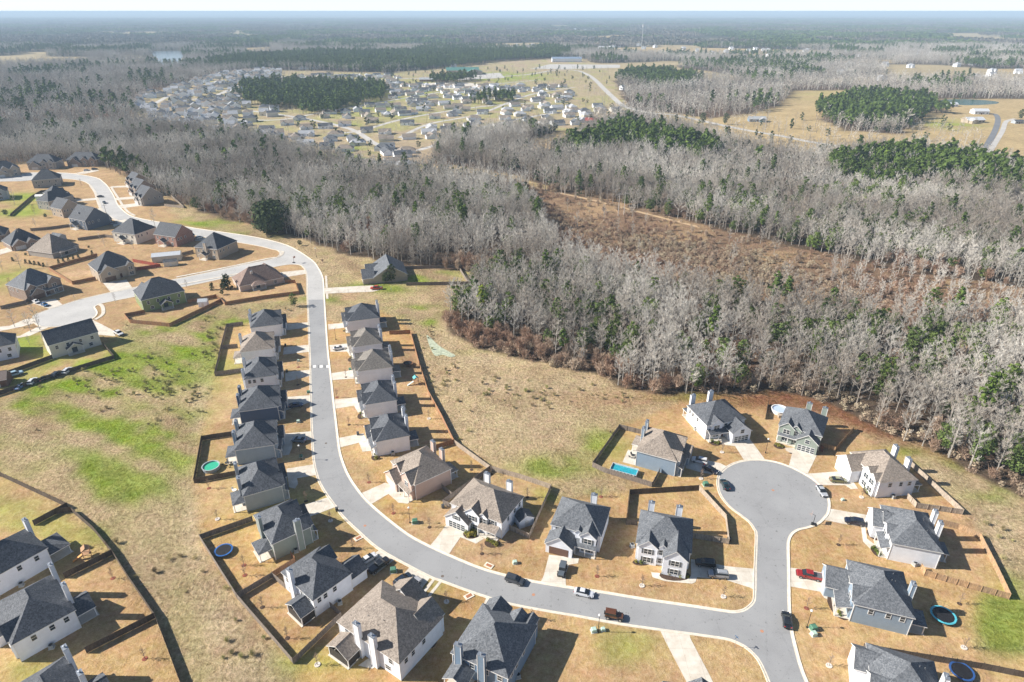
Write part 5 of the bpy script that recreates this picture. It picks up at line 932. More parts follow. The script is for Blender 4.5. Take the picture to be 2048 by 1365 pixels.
for lb, m, pts in [
 ('weathered grey fence around the two farthest left row yards', 'grey', [(485, 643.5), (452.5, 647.7), (441, 691), (428.4, 744.4), (486, 736)]),
 ('short fence between the two farthest left row yards', 'grey', [(441, 691), (474, 688)]),
 ('dark fence around the yard with the green round pool', 'dark', [(468.7, 862), (401.8, 872), (386.3, 957), (473, 941)]),
 ('long grey fence behind the sage house and white house', 'grey', [(503, 1032.5), (397.7, 1069.6), (472, 1187), (585, 1317.5), (682, 1224), (660, 1204.7)]),
 ('grey fence dividing the sage and white house yards', 'grey', [(472, 1187), (543, 1145), (568, 1166)]),
 ('brown fence piece beside the near wall of the sage house', 'brown', [(544, 1143.8), (589.6, 1115), (581.5, 1103.5)]),
 ('long orange brown fence behind the right row', 'brown', [(778.5, 662), (820.4, 660), (837, 720), (856, 780), (882.5, 828), (907.5, 879), (866, 891)]),
 ('pinkish fence behind the peach walled house', 'pale', [(907.5, 879), (944, 906), (980, 931.6)]),
 ('pale fence around the yard with the small white shed', 'pale', [(980, 931.6), (1040, 948), (1102, 968.7), (1058.5, 1067), (1019, 1050)]),
 ('fence between peach house and blue shuttered white house', 'grey', [(980, 931.6), (885, 1000), (898, 1005)]),
 ('short fence against the near wall of the peach house', 'grey', [(883, 968), (903, 985)]),
 ('dark weathered fence with white lit side left of the cul-de-sac', 'dark', [(1275, 1040), (1253.5, 1039.6), (1260, 979), (1398.8, 970.5)]),
 ('pale fence curving along the cul-de-sac verge', 'pale', [(1398.8, 970.5), (1452.8, 1029), (1459, 1078), (1386, 1066)]),
 ('grey picket fence around the rectangular pool yard', 'grey', [(1285.8, 860), (1239, 848.7), (1185, 924.4), (1210, 936), (1305, 964.7), (1320.4, 936.5)]),
 ('dark fence left of the grey green house', 'dark', [(1537.5, 800.5), (1532, 830)]),
 ('tan fence right of the grey green house', 'tan', [(1707.6, 855), (1672, 894), (1640, 884)]),
 ('pale fence behind the bright white house with olive sedan', 'pale', [(1811, 911.6), (1870, 966), (1928, 1019), (1880, 1012), (1835, 1006), (1817, 987)]),
 ('large tan fence behind the white house with sharp gables', 'tan', [(1868, 1036), (1920, 1048), (1962, 1066.7), (1990, 1120), (2022.6, 1187.7), (1938, 1165), (1853, 1140.5), (1845, 1128)]),
 ('brown fence at the bottom right corner', 'dark', [(1765, 1332), (1729.6, 1288.5), (1969.8, 1327), (2060, 1345)]),
 ('orange fence around the olive green house yard', 'brown', [(288, 620), (248.4, 627.5), (258, 639), (338.6, 646.5), (440, 598.5), (432, 588.8), (375, 600)]),
 ('red brown fence around the single storey corner house yard', 'brown', [(432, 588.8), (449, 604), (520, 592), (598, 582), (590, 560), (569, 560)]),
 ('dark red fence above the orange clay yard', 'brown', [(193, 507), (96.7, 534), (143.5, 563), (190, 553.5)]),
 ('bright red fence beside the house with arched gables', 'red', [(264.5, 518), (320, 528), (272.5, 535)]),
 ('long grey fence round the lawn of the lone house', 'grey', [(807.7, 533), (915.7, 529), (936.6, 563), (812.5, 565)]),
 ('very long dark fence in front of the row of parked cars', 'dark', [(-140, 825), (0, 781), (115, 744), (227.3, 710), (204.7, 684.5)]),
 ('dark fence behind the blue pickup in the car filled yard', 'dark', [(-80, 775), (0, 747), (103, 710)]),
 ('dark fence along the field above the lower left houses', 'dark', [(-60, 930), (0, 944.5), (66, 975), (132, 1005.8), (64.5, 1041)]),
 ('long dark fence down the lower left field edge', 'dark', [(111, 1018), (140, 1014), (185, 1053), (222.5, 1099), (251.5, 1145), (307, 1225.6), (320, 1258), (360, 1365), (376, 1430)]),
 ('dark fence between the two lower left back yards', 'dark', [(222.5, 1099), (126, 1146)]),
 ('slatted fence below the long white house at lower left', 'dark', [(307, 1225.6), (169, 1295)]),
 ('pale fence behind the wood edge houses on the upper street', 'pale', [(328, 408), (367, 412), (342, 390)]),
 ('grey fence behind the dark blue grey gabled house', 'grey', [(60, 457), (90, 455), (142, 448)]),
 ('grey fence below the dark blue grey gabled house', 'grey', [(155, 476), (208, 469), (232, 472)]),
 ('dark fence across the shaded lawns at the far left', 'dark', [(20, 428), (62, 392), (82, 381), (102, 379)]),
 ('grey fence in front of the brown brick house', 'grey', [(0, 612), (50, 601), (62, 590)]),
 ('grey fence beside the long white shed', 'grey', [(338, 512), (386, 500)])]:
    fence(lb, pts, m)
# ---------------------------------------------------------------- vehicles
def loft(mb, st, mi=0, tum=.0):
    "st = (x, z0, z1, halfwidth bottom, halfwidth top)"
    vs = []; k = 8
    for x, z0, z1, hb, ht in st:
        zm = z0+(z1-z0)*.55
        vs += [(x, -hb*.92, z0), (x, -hb, z0+.12), (x, -hb, zm), (x, -ht, z1), (x, ht, z1), (x, hb, zm), (x, hb, z0+.12), (x, hb*.92, z0)]
    n = len(st); fs = [(i*k+j, i*k+(j+1) % k, (i+1)*k+(j+1) % k, (i+1)*k+j) for i in range(n-1) for j in range(k)]
    fs += [tuple(range(k-1, -1, -1)), tuple(range((n-1)*k, n*k))]
    mb.add(vs, fs, mi); return mb
CARS = {  # length profile: body stations, cabin stations (x rear..front), wheel x, wheel r, half width
 'sedan': dict(b=[(-2.35, .45, .80, .72, .66), (-2.2, .28, 1.0, .86, .78), (-1.2, .25, 1.05, .90, .82), (.9, .25, 1.02, .90, .82), (2.0, .28, .85, .86, .76), (2.3, .42, .68, .72, .62)], c=[(-1.75, 1.03, 1.05, .80, .74), (-.95, 1.03, 1.42, .80, .60), (.15, 1.03, 1.44, .80, .60), (1.15, 1.0, 1.02, .80, .74)], roof=(-.95, .2, 1.44, .60), w=1.42, r=.33, h=.9),
 'suv': dict(b=[(-2.35, .5, 1.0, .78, .74), (-2.25, .35, 1.15, .92, .86), (-1.2, .32, 1.18, .95, .88), (1.0, .32, 1.14, .95, .88), (2.1, .35, 1.02, .92, .82), (2.38, .5, .82, .80, .70)], c=[(-2.2, 1.15, 1.2, .84, .80), (-1.9, 1.15, 1.68, .84, .70), (.3, 1.15, 1.72, .86, .70), (1.2, 1.12, 1.16, .86, .80)], roof=(-1.95, .35, 1.72, .70), w=1.45, r=.38, h=.95),
 'pickup': dict(b=[(-2.9, .55, 1.05, .88, .88), (-2.85, .5, 1.18, .96, .93), (-.8, .45, 1.18, .98, .93), (1.2, .45, 1.20, .98, .90), (2.6, .48, 1.12, .95, .85), (2.88, .6, .95, .86, .76)], c=[(-.85, 1.16, 1.2, .88, .86), (-.75, 1.16, 1.84, .88, .72), (.75, 1.16, 1.86, .88, .72), (1.6, 1.16, 1.22, .88, .80)], roof=(-.78, .8, 1.86, .72), w=1.85, r=.42, h=1.0, bed=1),
 'jeep': dict(b=[(-2.0, .6, 1.1, .80, .78), (-1.95, .55, 1.18, .84, .80), (.6, .55, 1.18, .84, .80), (.75, .55, 1.15, .80, .66), (1.9, .6, 1.08, .72, .60), (1.98, .65, 1.0, .70, .58)], c=[(-1.95, 1.17, 1.85, .80, .74), (-1.9, 1.17, 1.88, .80, .74), (.35, 1.17, 1.88, .80, .72), (.62, 1.17, 1.2, .80, .74)], roof=(-1.97, .4, 1.90, .76), w=1.35, r=.44, h=.92, spare=1, flare=1)}
LAMPM = glass('headlight', (.75, .76, .78)); TAILM = glass('taillight', (.45, .02, .02))
WH = {}
def wheel_mesh(r):
    if r not in WH:
        t = MB(); t.tube((0, -.12, 0), (0, .12, 0), r, r, 18); k = MB(); k.tube((0, -.13, 0), (0, .13, 0), r*.58, r*.58, 12); WH[r] = (t.mesh('wheel', TYRE), k.mesh('rim', RIM))
    return WH[r]
def vehicle(kind, paint, p1, p2, label, cat='car', name=None, roofc=None, flipx=False, group=None, scale=1.0):
    a, b_ = P(*p1, .7), P(*p2, .7); c = ((a[0]+b_[0])/2, (a[1]+b_[1])/2); th = math.atan2(b_[1]-a[1], b_[0]-a[0]); d = CARS[kind]; pm = carpaint('paint_%02x%02x%02x' % tuple(int(v*255) for v in paint), paint)
    o = empty(name or {'sedan': 'parked_car', 'suv': 'parked_suv', 'pickup': 'pickup_truck', 'jeep': 'parked_offroader'}[kind], (c[0], c[1], .05), th); o.scale = (scale,)*3
    key = ('veh', kind, paint)
    if key not in WH:
        bm_ = loft(MB(), d['b']).mesh('body', pm); gm = loft(MB(), d['c']).mesh('window', CGLASS)
        x0, x1, z, hw = d['roof']; rm = MB().add([(x0, -hw, z), (x1, -hw, z), (x1, hw, z), (x0, hw, z), (x0+.1, -hw+.1, z+.05), (x1-.1, -hw+.1, z+.05), (x1-.1, hw-.1, z+.05), (x0+.1, hw-.1, z+.05), (x0, -hw, z-.06), (x1, -hw, z-.06), (x1, hw, z-.06), (x0, hw, z-.06)], [(4, 5, 6, 7), (0, 1, 5, 4), (1, 2, 6, 5), (2, 3, 7, 6), (3, 0, 4, 7), (8, 9, 1, 0), (9, 10, 2, 1), (10, 11, 3, 2), (11, 8, 0, 3)]).mesh('roof', roofc or pm)
        WH[key] = (bm_, gm, rm)
    bm_, gm, rm = WH[key]; body = link('body', bm_, o); link('window', gm, o); link('roof', rm, o)
    for nm in (1, -1):
        for sx in (1, -1):
            t, k = wheel_mesh(d['r']); w = link('wheel', t, o, (sx*d['w'], nm*(d['h']-.1), d['r']-.04)); link('rim', k, w)
    L0 = d['b'][0][0]; L1 = d['b'][-1][0]
    for nm in (1, -1):
        link('headlight', MB().box(L1-.16, L1-.02, -.18, .18, .68, .82).mesh('headlight', LAMPM), o, (0, nm*.55, 0)); link('taillight', MB().box(L0+.0, L0+.16, -.14, .14, .78, .96).mesh('taillight', TAILM), o, (0, nm*.66, 0))
    for q in (d['b'][0], d['b'][-1]):
        x = q[0]; MB().box(x-.06, x+.06, -q[3], q[3], q[1]-.02, q[1]+.16).build('bumper', DARKM, o)
    MB().box(.9, 1.05, d['h']-.02, d['h']+.18, 1.0, 1.14).build('mirror', DARKM, o); MB().box(.9, 1.05, -d['h']-.18, -d['h']+.02, 1.0, 1.14).build('mirror', DARKM, o)
    if d.get('bed'): MB().box(-2.7, -.95, -.78, .78, 1.185, 1.23).build('bed_cover', simple('bed_liner', (.10, .10, .11), .6), o)
    if d.get('spare'): MB().tube((-2.02, 0, 1.1), (-2.25, 0, 1.1), .40, .40, 16).build('spare_wheel', TYRE, o)
    if d.get('flare'):
        for sx in (1, -1):
            for sy in (1, -1): MB().box(sx*d['w']-.55, sx*d['w']+.55, sy*.84-.13, sy*.84+.13, .84, .93).build('fender', DARKM, o)
    if kind == 'suv': [MB().box(-1.7, .1, s*.58-.03, s*.58+.03, 1.775, 1.82).build('roof_rail', DARKM, o) for s in (1, -1)]
    return tag(o, label, cat, group)
BLK, WHT, SIL, RED, NAV = (.015, .016, .02), (.75, .75, .76), (.42, .44, .47), (.30, .02, .02), (.012, .018, .04)
for kd, pc, a, b_, lb, cat in [
 ('suv', (.05, .055, .065), (1010, 1153), (1050, 1166), 'dark grey suv parked at the kerb below the brown garage house', 'suv'),
 ('sedan', (.66, .68, .72), (1149, 1181), (1188, 1190), 'silver white sedan with dark windows parked at the upper kerb', 'car'),
 ('jeep', (.12, .045, .02), (1210, 1228), (1247, 1235), 'orange brown boxy offroader with black top and rear spare wheel', 'suv'),
 ('jeep', (.10, .12, .14), (1128, 1126), (1121, 1156), 'grey boxy offroader on the driveway with brown garage door', 'suv'),
 ('sedan', BLK, (1576, 1255), (1571, 1224), 'black sedan with red tail lights at the junction kerb', 'car'),
 ('pickup', RED, (1643, 1156), (1594, 1146), 'red pickup with grey bed cover before the light blue house', 'pickup truck'),
 ('suv', BLK, (1432, 1129), (1391, 1124), 'large black suv with silver roof rails beside the white shuttered house', 'suv'),
 ('suv', (.32, .34, .37), (1457, 1151), (1417, 1147), 'silver suv parked in front of the large black one', 'suv'),
 ('sedan', (.012, .04, .05), (1455, 979), (1445, 959), 'dark teal car at the left kerb of the cul-de-sac', 'car'),
 ('sedan', SIL, (1637, 971), (1651, 993), 'silver car at the right kerb of the cul-de-sac', 'car'),
 ('suv', WHT, (1416, 925), (1383, 917), 'white suv with dark roof box on the slate blue house driveway', 'suv'),
 ('sedan', (.012, .015, .03), (1406, 932), (1437, 946), 'black sedan behind the white suv near the cul-de-sac', 'car'),
 ('sedan', (.20, .20, .10), (1661, 959), (1693, 961), 'olive green sedan on the white house driveway', 'car'),
 ('suv', NAV, (1727, 1047), (1692, 1040), 'navy blue car on the sharp gabled house driveway', 'car'),
 ('sedan', WHT, (724, 1125), (748, 1110), 'white sedan with dark sunroof next to the black pickup', 'car'),
 ('pickup', BLK, (744, 1141), (772, 1121), 'black pickup beside the white sedan on the shaded driveway', 'pickup truck'),
 ('suv', (.02, .03, .05), (794, 1168), (817, 1152), 'dark blue suv left of the silver pickup', 'suv'),
 ('pickup', (.40, .40, .42), (807, 1183), (836, 1160), 'silver pickup beside the large taupe roofed white house', 'pickup truck'),
 ('sedan', (.01, .04, .12), (578, 812), (606, 808), 'dark blue sedan on the shaded driveway of the navy house', 'car'),
 ('sedan', (.22, .26, .32), (611, 881), (584, 878), 'grey blue sedan on the driveway of the blue grey house', 'car'),
 ('sedan', WHT, (667, 698), (688, 694), 'white car on a driveway of the right row', 'car'),
 ('pickup', (.55, .05, .02), (765, 576), (741, 577), 'bright red pickup beside the lone house', 'pickup truck'),
 ('pickup', WHT, (229, 662), (245, 671), 'white pickup on the grass beside the cream house drive', 'pickup truck'),
 ('pickup', (.35, .50, .60), (14, 753), (42, 745), 'light blue pickup in the car filled yard', 'pickup truck'),
 ('sedan', (.18, .28, .45), (34, 778), (46, 768), 'blue car nearest the left edge behind the long fence', 'car'),
 ('suv', WHT, (60, 768), (70, 758), 'white suv with dark rear window behind the long fence', 'suv'),
 ('sedan', (.02, .03, .06), (81, 761), (95, 753), 'dark blue car behind the middle of the long fence', 'car'),
 ('suv', BLK, (108, 753), (120, 744), 'black suv behind the long fence left of the white van', 'suv'),
 ('suv', WHT, (128, 747), (142, 736), 'white van last in the row behind the long fence', 'van'),
 ('sedan', (.02, .13, .32), (80, 605), (98, 613), 'bright blue car on the brown brick house driveway', 'car'),
 ('sedan', WHT, (66, 600), (78, 606), 'white car behind the bright blue one at the brick house', 'car'),
 ('suv', (.60, .66, .72), (391, 478), (406, 473), 'pale suv between the red and tan brick houses', 'suv'),
 ('sedan', (.03, .03, .04), (197, 393), (205, 393), 'dark car parked on the upper street, upper of two', 'car'),
 ('sedan', (.03, .06, .08), (205, 402), (212, 408), 'dark car parked on the upper street, lower of two', 'car'),
 ('sedan', WHT, (168, 341), (178, 340), 'white car in front of the wood edge brick house', 'car'),
 ('suv', (.10, .10, .12), (184, 339), (194, 338), 'grey car right of the white one at the wood edge house', 'suv'),
 ('sedan', (.10, .14, .2), (222, 448), (232, 445), 'grey blue car between dark blue and cream houses', 'car')]:
    vehicle(kd, pc, a, b_, lb, cat, name='white_van' if cat == 'van' else None)
# ---------------------------------------------------------------- street furniture
GLOBE = simple('lamp_globe', (.85, .85, .82), .3)
def lamp(x, y, label, h=5.2):
    a, b_ = P(x, y); o = empty('street_lamp', (a, b_, 0)); MB().tube((0, 0, .5), (0, 0, h-.35), .07, .05, 8).build('pole', DARKM, o); MB().lathe([(.22, 0), (.2, .25), (.1, .5), (0, .52)], 10).build('base', DARKM, o)
    g = MB().lathe([(0, 0), (.16, .05), (.27, .2), (.27, .36), (.15, .52), (0, .56)], 14, (0, 0, h-.3)).build('lamp_globe', GLOBE, o); return tag(o, label, 'street lamp', 'black post top lamps along the streets')
lamp(1613.6, 1255.4, 'lamp post by green boxes right of the junction'); lamp(820, 1046.2, 'lamp post on the lawn left of the blue shuttered house'); lamp(1196.3, 1264.3, 'lamp post behind the orange brown offroader'); lamp(1531, 906.5, 'lamp post between the two houses at the top of the cul-de-sac')
lamp(602.5, 920, 'lamp post in shade before the blue grey house'); lamp(672, 680, 'lamp post on the right row lawn above the white car'); lamp(633, 515, 'lamp post on the grass outside the street bend')
PG_ = simple('utility_green', (.08, .20, .13), .55); PG2 = simple('utility_pale_green', (.42, .55, .47), .55)
def ubox(x, y, label, pale=False, s=1.0):
    a, b_ = P(x, y); o = empty('utility_box', (a, b_, 0), .2); m = PG2 if pale else PG_; MB().box(-.65*s, .65*s, -.55*s, .55*s, .1, .95*s, top=.94).build('cabinet', m, o); MB().box(-.6*s, .6*s, -.58*s, .55*s, .953*s, 1.04*s, top=.85).build('lid', m, o); MB().box(-.8*s, .8*s, -.7*s, .7*s, 0, .1).build('pad', CONC, o)
    return tag(o, label, 'utility box', 'utility cabinets on the lawns')
for x, y, l, p_, s in [(830, 1046, 'green box at the foot of the left lamp post', 0, 1.1), (787, 1143.5, 'green box on the strip between two driveways', 0, 1.1), (1626, 1259, 'dark green box right of the junction lamp', 0, 1.1), (1627, 1270.5, 'pale green box just below the dark green one', 1, .9), (1187.5, 1263, 'pale box left of the lamp behind the offroader', 1, .9), (1206, 1261, 'small pale box right of the lamp behind the offroader', 1, .7), (1411, 971, 'green box near the fence corner beside the cul-de-sac', 0, 1.1), (1030, 1127, 'pale green box on the lawn by the wheel tracks', 1, .8), (597, 845, 'pale green box on the shaded lawn between navy and blue grey houses', 1, .8), (602, 914, 'small green box beside the lamp in shade', 0, .7), (1685, 1001, 'small pale box on the lawn above the navy car', 1, .6), (597, 723, 'grey box on the left lawn above the speed table', 1, .7), (617, 786, 'green cabinet at the left kerb below the speed table', 0, .8), (700, 740, 'green bin beside the driveway in the right row', 0, .7)]: ubox(x, y, l, bool(p_), s)
BINM = simple('bin_grey', (.06, .065, .07), .6)
def bin_(x, y, label, m=BINM):
    a, b_ = P(x, y); o = empty('wheelie_bin', (a, b_, 0), .4); MB().box(-.33, .33, -.36, .36, .08, 1.0, top=1.12).build('body', m, o); MB().box(-.38, .38, -.42, .42, 1.003, 1.1, top=.9).build('lid', m, o)
    for s in (-1, 1): MB().tube((s*.3, .34, .12), (s*.38, .34, .12), .12, .12, 10).build('wheel', TYRE, o)
    return tag(o, label, 'wheelie bin', 'wheelie bins by the houses')
for x, y, l in [(674, 1022, 'dark bin standing at the kerb below the sage house'), (571, 693, 'dark bin at the front of the second left row house'), (574, 745, 'dark bin at the third left row house'), (789, 965, 'dark bin by the peach house garage'), (716, 870, 'dark bin by the driveway of the nearest right row house'), (1679, 942, 'dark bin at the left corner of the bright white house'), (886, 1016, 'dark bin behind the blue shuttered house fence'), (1458, 1082, 'bin at the end of the curving pale fence')]: bin_(x, y, l)
ACM = simple('ac_unit', (.42, .44, .45), .5, .3)
def ac(x, y, label):
    a, b_ = P(x, y); o = empty('air_conditioner', (a, b_, 0), .3); MB().box(-.45, .45, -.45, .45, .1, .95).build('cabinet', ACM, o); MB().lathe([(0, 0), (.38, 0), (.4, .05), (0, .07)], 14, (0, 0, .953)).build('fan_grille', DARKM, o); MB().box(-.55, .55, -.55, .55, 0, .1).build('pad', CONC, o)
    return tag(o, label, 'air conditioner', 'air conditioners beside the houses')
for x, y, l in [(593, 1104, 'air conditioner by the near wall of the sage house'), (680, 1208, 'air conditioner by the near wall of the white house with dark pickup'), (1036, 1355, 'air conditioner beside the bottom centre blue house'), (1391, 860, 'air conditioner left of the white house at the cul-de-sac top'), (1264, 1094, 'white air conditioner left of the shuttered white house'), (1786, 996, 'air conditioner below the bright white house with taupe roof'), (1829, 1131, 'air conditioner below the sharp gabled white house'), (104, 1296, 'air conditioner below the long white house at lower left'), (44, 1172, 'air conditioner behind the left corner house'), (1333, 943, 'air conditioner at the slate blue house'), (1094, 1086, 'air conditioner left of the brown garage house'), (786, 909, 'air conditioner below the nearest right row house')]: ac(x, y, l)
def tramp(x, y, r, col, label, net=True):
    a, b_ = P(x, y, .9); o = empty('trampoline', (a, b_, 0)); m = simple('pad_'+label[:6], col, .5); MB().lathe([(0, .88), (r*.84, .88)], 28).build('bed', simple('tramp_bed', (.012, .012, .015), .7), o); MB().lathe([(r*.83, .9), (r, .9), (r, .84), (r*.83, .86)], 28).build('safety_pad', m, o)
    for i in range(6):
        t = i*math.pi/3; link('leg', MB().tube((r*.95*math.cos(t), r*.95*math.sin(t), 0), (r*.95*math.cos(t), r*.95*math.sin(t), .88), .04, .04, 6).mesh('leg', GALV), o)
        if net: link('pole', MB().tube((r*1.02*math.cos(t), r*1.02*math.sin(t), .3), (r*1.02*math.cos(t), r*1.02*math.sin(t), 2.6), .025, .025, 6).mesh('pole', DARKM), o)
    if net: n = MB(); [n.tube((r*math.cos(t), r*math.sin(t), z), (r*math.cos(t+.35), r*math.sin(t+.35), z), .012, .012, 3) for z in (1.3, 1.8, 2.3, 2.6) for t in [k*.35 for k in range(18)]]; n.build('net', DARKM, o)
    return tag(o, label, 'trampoline')
tramp(447, 1100, 2.2, (.03, .14, .42), 'black trampoline with blue rim behind the sage house'); tramp(1887, 1230, 2.6, (.10, .50, .60), 'large trampoline with turquoise rim behind the light blue house'); tramp(816, 726, 1.9, (.30, .14, .06), 'dark trampoline with brown rim behind the right row'); tramp(1924, 1342, 2.3, (.03, .10, .30), 'blue framed trampoline in the bottom right corner yard')
PW = simple('pool_water_green', (.05, .42, .26), .15, var=.1); PB_ = simple('pool_water_blue', (.03, .33, .42), .12, var=.3)
a, b_ = P(423, 938); o = empty('round_pool', (a, b_, 0)); MB().lathe([(2.35, 0), (2.4, 1.15), (2.52, 1.17), (2.52, 1.22), (2.25, 1.22), (2.25, .7)], 28).build('wall', simple('pool_wall', (.38, .42, .45), .5), o); MB().lathe([(0, .85), (2.26, .85)], 28).build('water', PW, o); tag(o, 'round above ground pool with bright green water in the dark fenced yard', 'pool')
a, b_ = P(1558, 824); o = empty('round_pool', (a, b_, 0)); MB().lathe([(2.5, 0), (2.55, 1.2), (2.7, 1.22), (2.7, 1.27), (2.4, 1.27), (2.4, .7)], 30).build('wall', WHITE, o); MB().lathe([(0, .95), (2.41, .95)], 30).build('cover', simple('pool_cover', (.45, .55, .70), .4), o); MB().box(-1.6, 1.9, -3.9, -2.75, .0, 1.0).build('deck', FW['pale'], o); tag(o, 'large round pool with pale blue cover behind the grey green house', 'pool')
a, b_ = P(1248, 945); o = empty('rectangular_pool', (a, b_, 0), R(-24)); w, d = 3.9, 1.7
q = MB(); q.box(-w, w, -d, -d+.12, 0, 1.25); q.box(-w, w, d-.12, d, 0, 1.25); q.box(-w, -w+.12, -d+.12, d-.12, 0, 1.25); q.box(w-.12, w, -d+.12, d-.12, 0, 1.25); q.build('frame', simple('pool_frame', (.55, .58, .6), .4), o); MB().add([(-w+.1, -d+.1, .8), (w-.1, -d+.1, .8), (w-.1, d-.1, .8), (-w+.1, d-.1, .8)], [(0, 1, 2, 3)]).build('water', PB_, o)
for i in range(8): link('brace', MB().box(-.06, .06, -.16, 0, 0, 1.24).mesh('brace', DARKM), o, (-w+.4+i*1.0, -d-.003, 0))
tag(o, 'rectangular above ground pool with blue water beside the slate blue house', 'pool')
def slab_roofed(name, x, y, rz, w, d, h, wm, rm, label, cat='shed', pitch=.6, axis='x'):
    a, b_ = P(x, y); o = empty(name, (a, b_, 0), rz); wb = MB().box(-w/2, w/2, -d/2, d/2, 0, h-.03); rb = MB(); roof_gable(rb, -w/2, w/2, -d/2, d/2, h, pitch, axis, ov=.2, oe=.2, th=.12, wallmb=wb); wb.build('wall', wm, o); rb.build('roof', [rm, WHITE], o); MB().box(-.5, .5, -d/2-.04, -d/2+.01, .05, min(2.0, h-.2)).build('door', DOORM if cat == 'playhouse' else GDOOR, o); return tag(o, label, cat)
slab_roofed('garden_shed', 1048, 1046, R(25), 4.2, 3.2, 2.4, WALLS['white'], ROOFS['dark'], 'small white shed with dark roof beside the blue shuttered house', axis='y')
slab_roofed('garden_shed', 336, 520, R(18), 14, 6.5, 3.2, WALLS['cream'], simple('metal_roof_white', (.62, .64, .66), .4, .2), 'long white shed with pale metal roof beside the red brick house', pitch=.35)
slab_roofed('garden_shed', 343, 531, R(18), 6.5, 3.4, 2.4, WALLS['cream'], ROOFS['dark'], 'small dark roofed shed in front of the long white one')
slab_roofed('garden_shed', 408, 612, R(10), 3.8, 3.0, 2.6, WALLS['white'], simple('metal_roof_grey', (.5, .53, .55), .4, .2), 'small white shed in the olive green house yard')
slab_roofed('garden_shed', 119, 482, R(-20), 7, 4.5, 3.2, WALLS['grey'], ROOFS['slate'], 'grey shed behind the large taupe roofed brick house')
slab_roofed('barn_shed', 4, 768, R(20), 5.5, 5.5, 2.8, simple('barn_wall', (.14, .08, .06), .8), simple('barn_roof', (.20, .15, .13), .7), 'dark barn like shed beside the light blue pickup', pitch=.8)
slab_roofed('garden_shed', 81, 398, R(5), 5, 3, 2.2, WALLS['white'], WHITE, 'small white shed beside the shaded lawn fence')
# play sets and hoops
OR = simple('play_orange', (.62, .26, .05), .6); TL = simple('play_teal', (.10, .38, .40), .6); WD = simple('play_wood', (.38, .22, .12), .8)
def playset(x, y, rz, label, m1, m2):
    a, b_ = P(x, y); o = empty('play_set', (a, b_, 0), rz); q = MB()
    for sx in (-.8, .8):
        for sy in (-.8, .8): link('post', MB().box(-.06, .06, -.06, .06, 0, 2.6).mesh('post', WD), o, (sx, sy, 0))
    MB().box(-.9, .9, -.9, .9, 1.2, 1.3).build('platform', WD, o); r_ = MB(); roof_gable(r_, -.8, .8, -.8, .8, 2.6, .7, 'y', .15, .15, .06); r_.build('roof', [m2, m2], o)
    MB().add([(-.9, -.35, 1.3), (-.9, .35, 1.3), (-3.2, .35, .15), (-3.2, -.35, .15), (-.9, -.35, 1.22), (-.9, .35, 1.22), (-3.2, .35, .07), (-3.2, -.35, .07)], [(0, 3, 2, 1), (4, 5, 6, 7), (0, 4, 7, 3), (1, 2, 6, 5), (2, 3, 7, 6)]).build('slide', m1, o)
    MB().tube((.9, 0, 2.3), (4.2, 0, 2.3), .06, .06, 6).build('swing_beam', WD, o)
    for s in (-1, 1): MB().tube((4.2, 0, 2.3), (4.4, s*1.1, 0), .05, .05, 6).build('swing_leg', WD, o)
    for t in (1.8, 3.1): sw = MB().box(t-.22, t+.22, -.1, .1, .6, .64).build('swing_seat', DARKM, o); [MB().tube((t+s*.2, 0, .64), (t+s*.2, 0, 2.3), .012, .012, 4).build('chain', GALV, sw) for s in (-1, 1)]
    return tag(o, label, 'play set')
playset(176, 1113, R(35), 'wooden play set with orange slide in the lower left yard', OR, WD); playset(832, 768, R(25), 'garden play set with pale slide behind the right row', simple('slide_grey', (.5, .6, .6), .4), TL)
def hoop(x, y, rz, label):
    a, b_ = P(x, y); o = empty('basketball_hoop', (a, b_, 0), rz); MB().tube((0, 0, .2), (0, 0, 3.0), .07, .06, 8).build('pole', DARKM, o); MB().tube((0, 0, 3.0), (.8, 0, 3.2), .05, .05, 6).build('arm', DARKM, o); MB().box(.8, .84, -.75, .75, 2.8, 3.85).build('backboard', simple('backboard', (.62, .40, .34), .4), o); MB().box(-.9, .5, -.6, .6, 0, .28, top=.8).build('base', DARKM, o)
    r_ = MB(); [r_.tube((1.1+.23*math.cos(t), .23*math.sin(t), 3.05), (1.1+.23*math.cos(t+.52), .23*math.sin(t+.52), 3.05), .012, .012, 4) for t in [k*.52 for k in range(12)]]; r_.build('rim', OR, o); return tag(o, label, 'basketball hoop')
hoop(1626, 1049, R(150), 'portable basketball hoop standing in the cul-de-sac'); hoop(588, 526, R(-30), 'basketball hoop on the corner by the street bend')
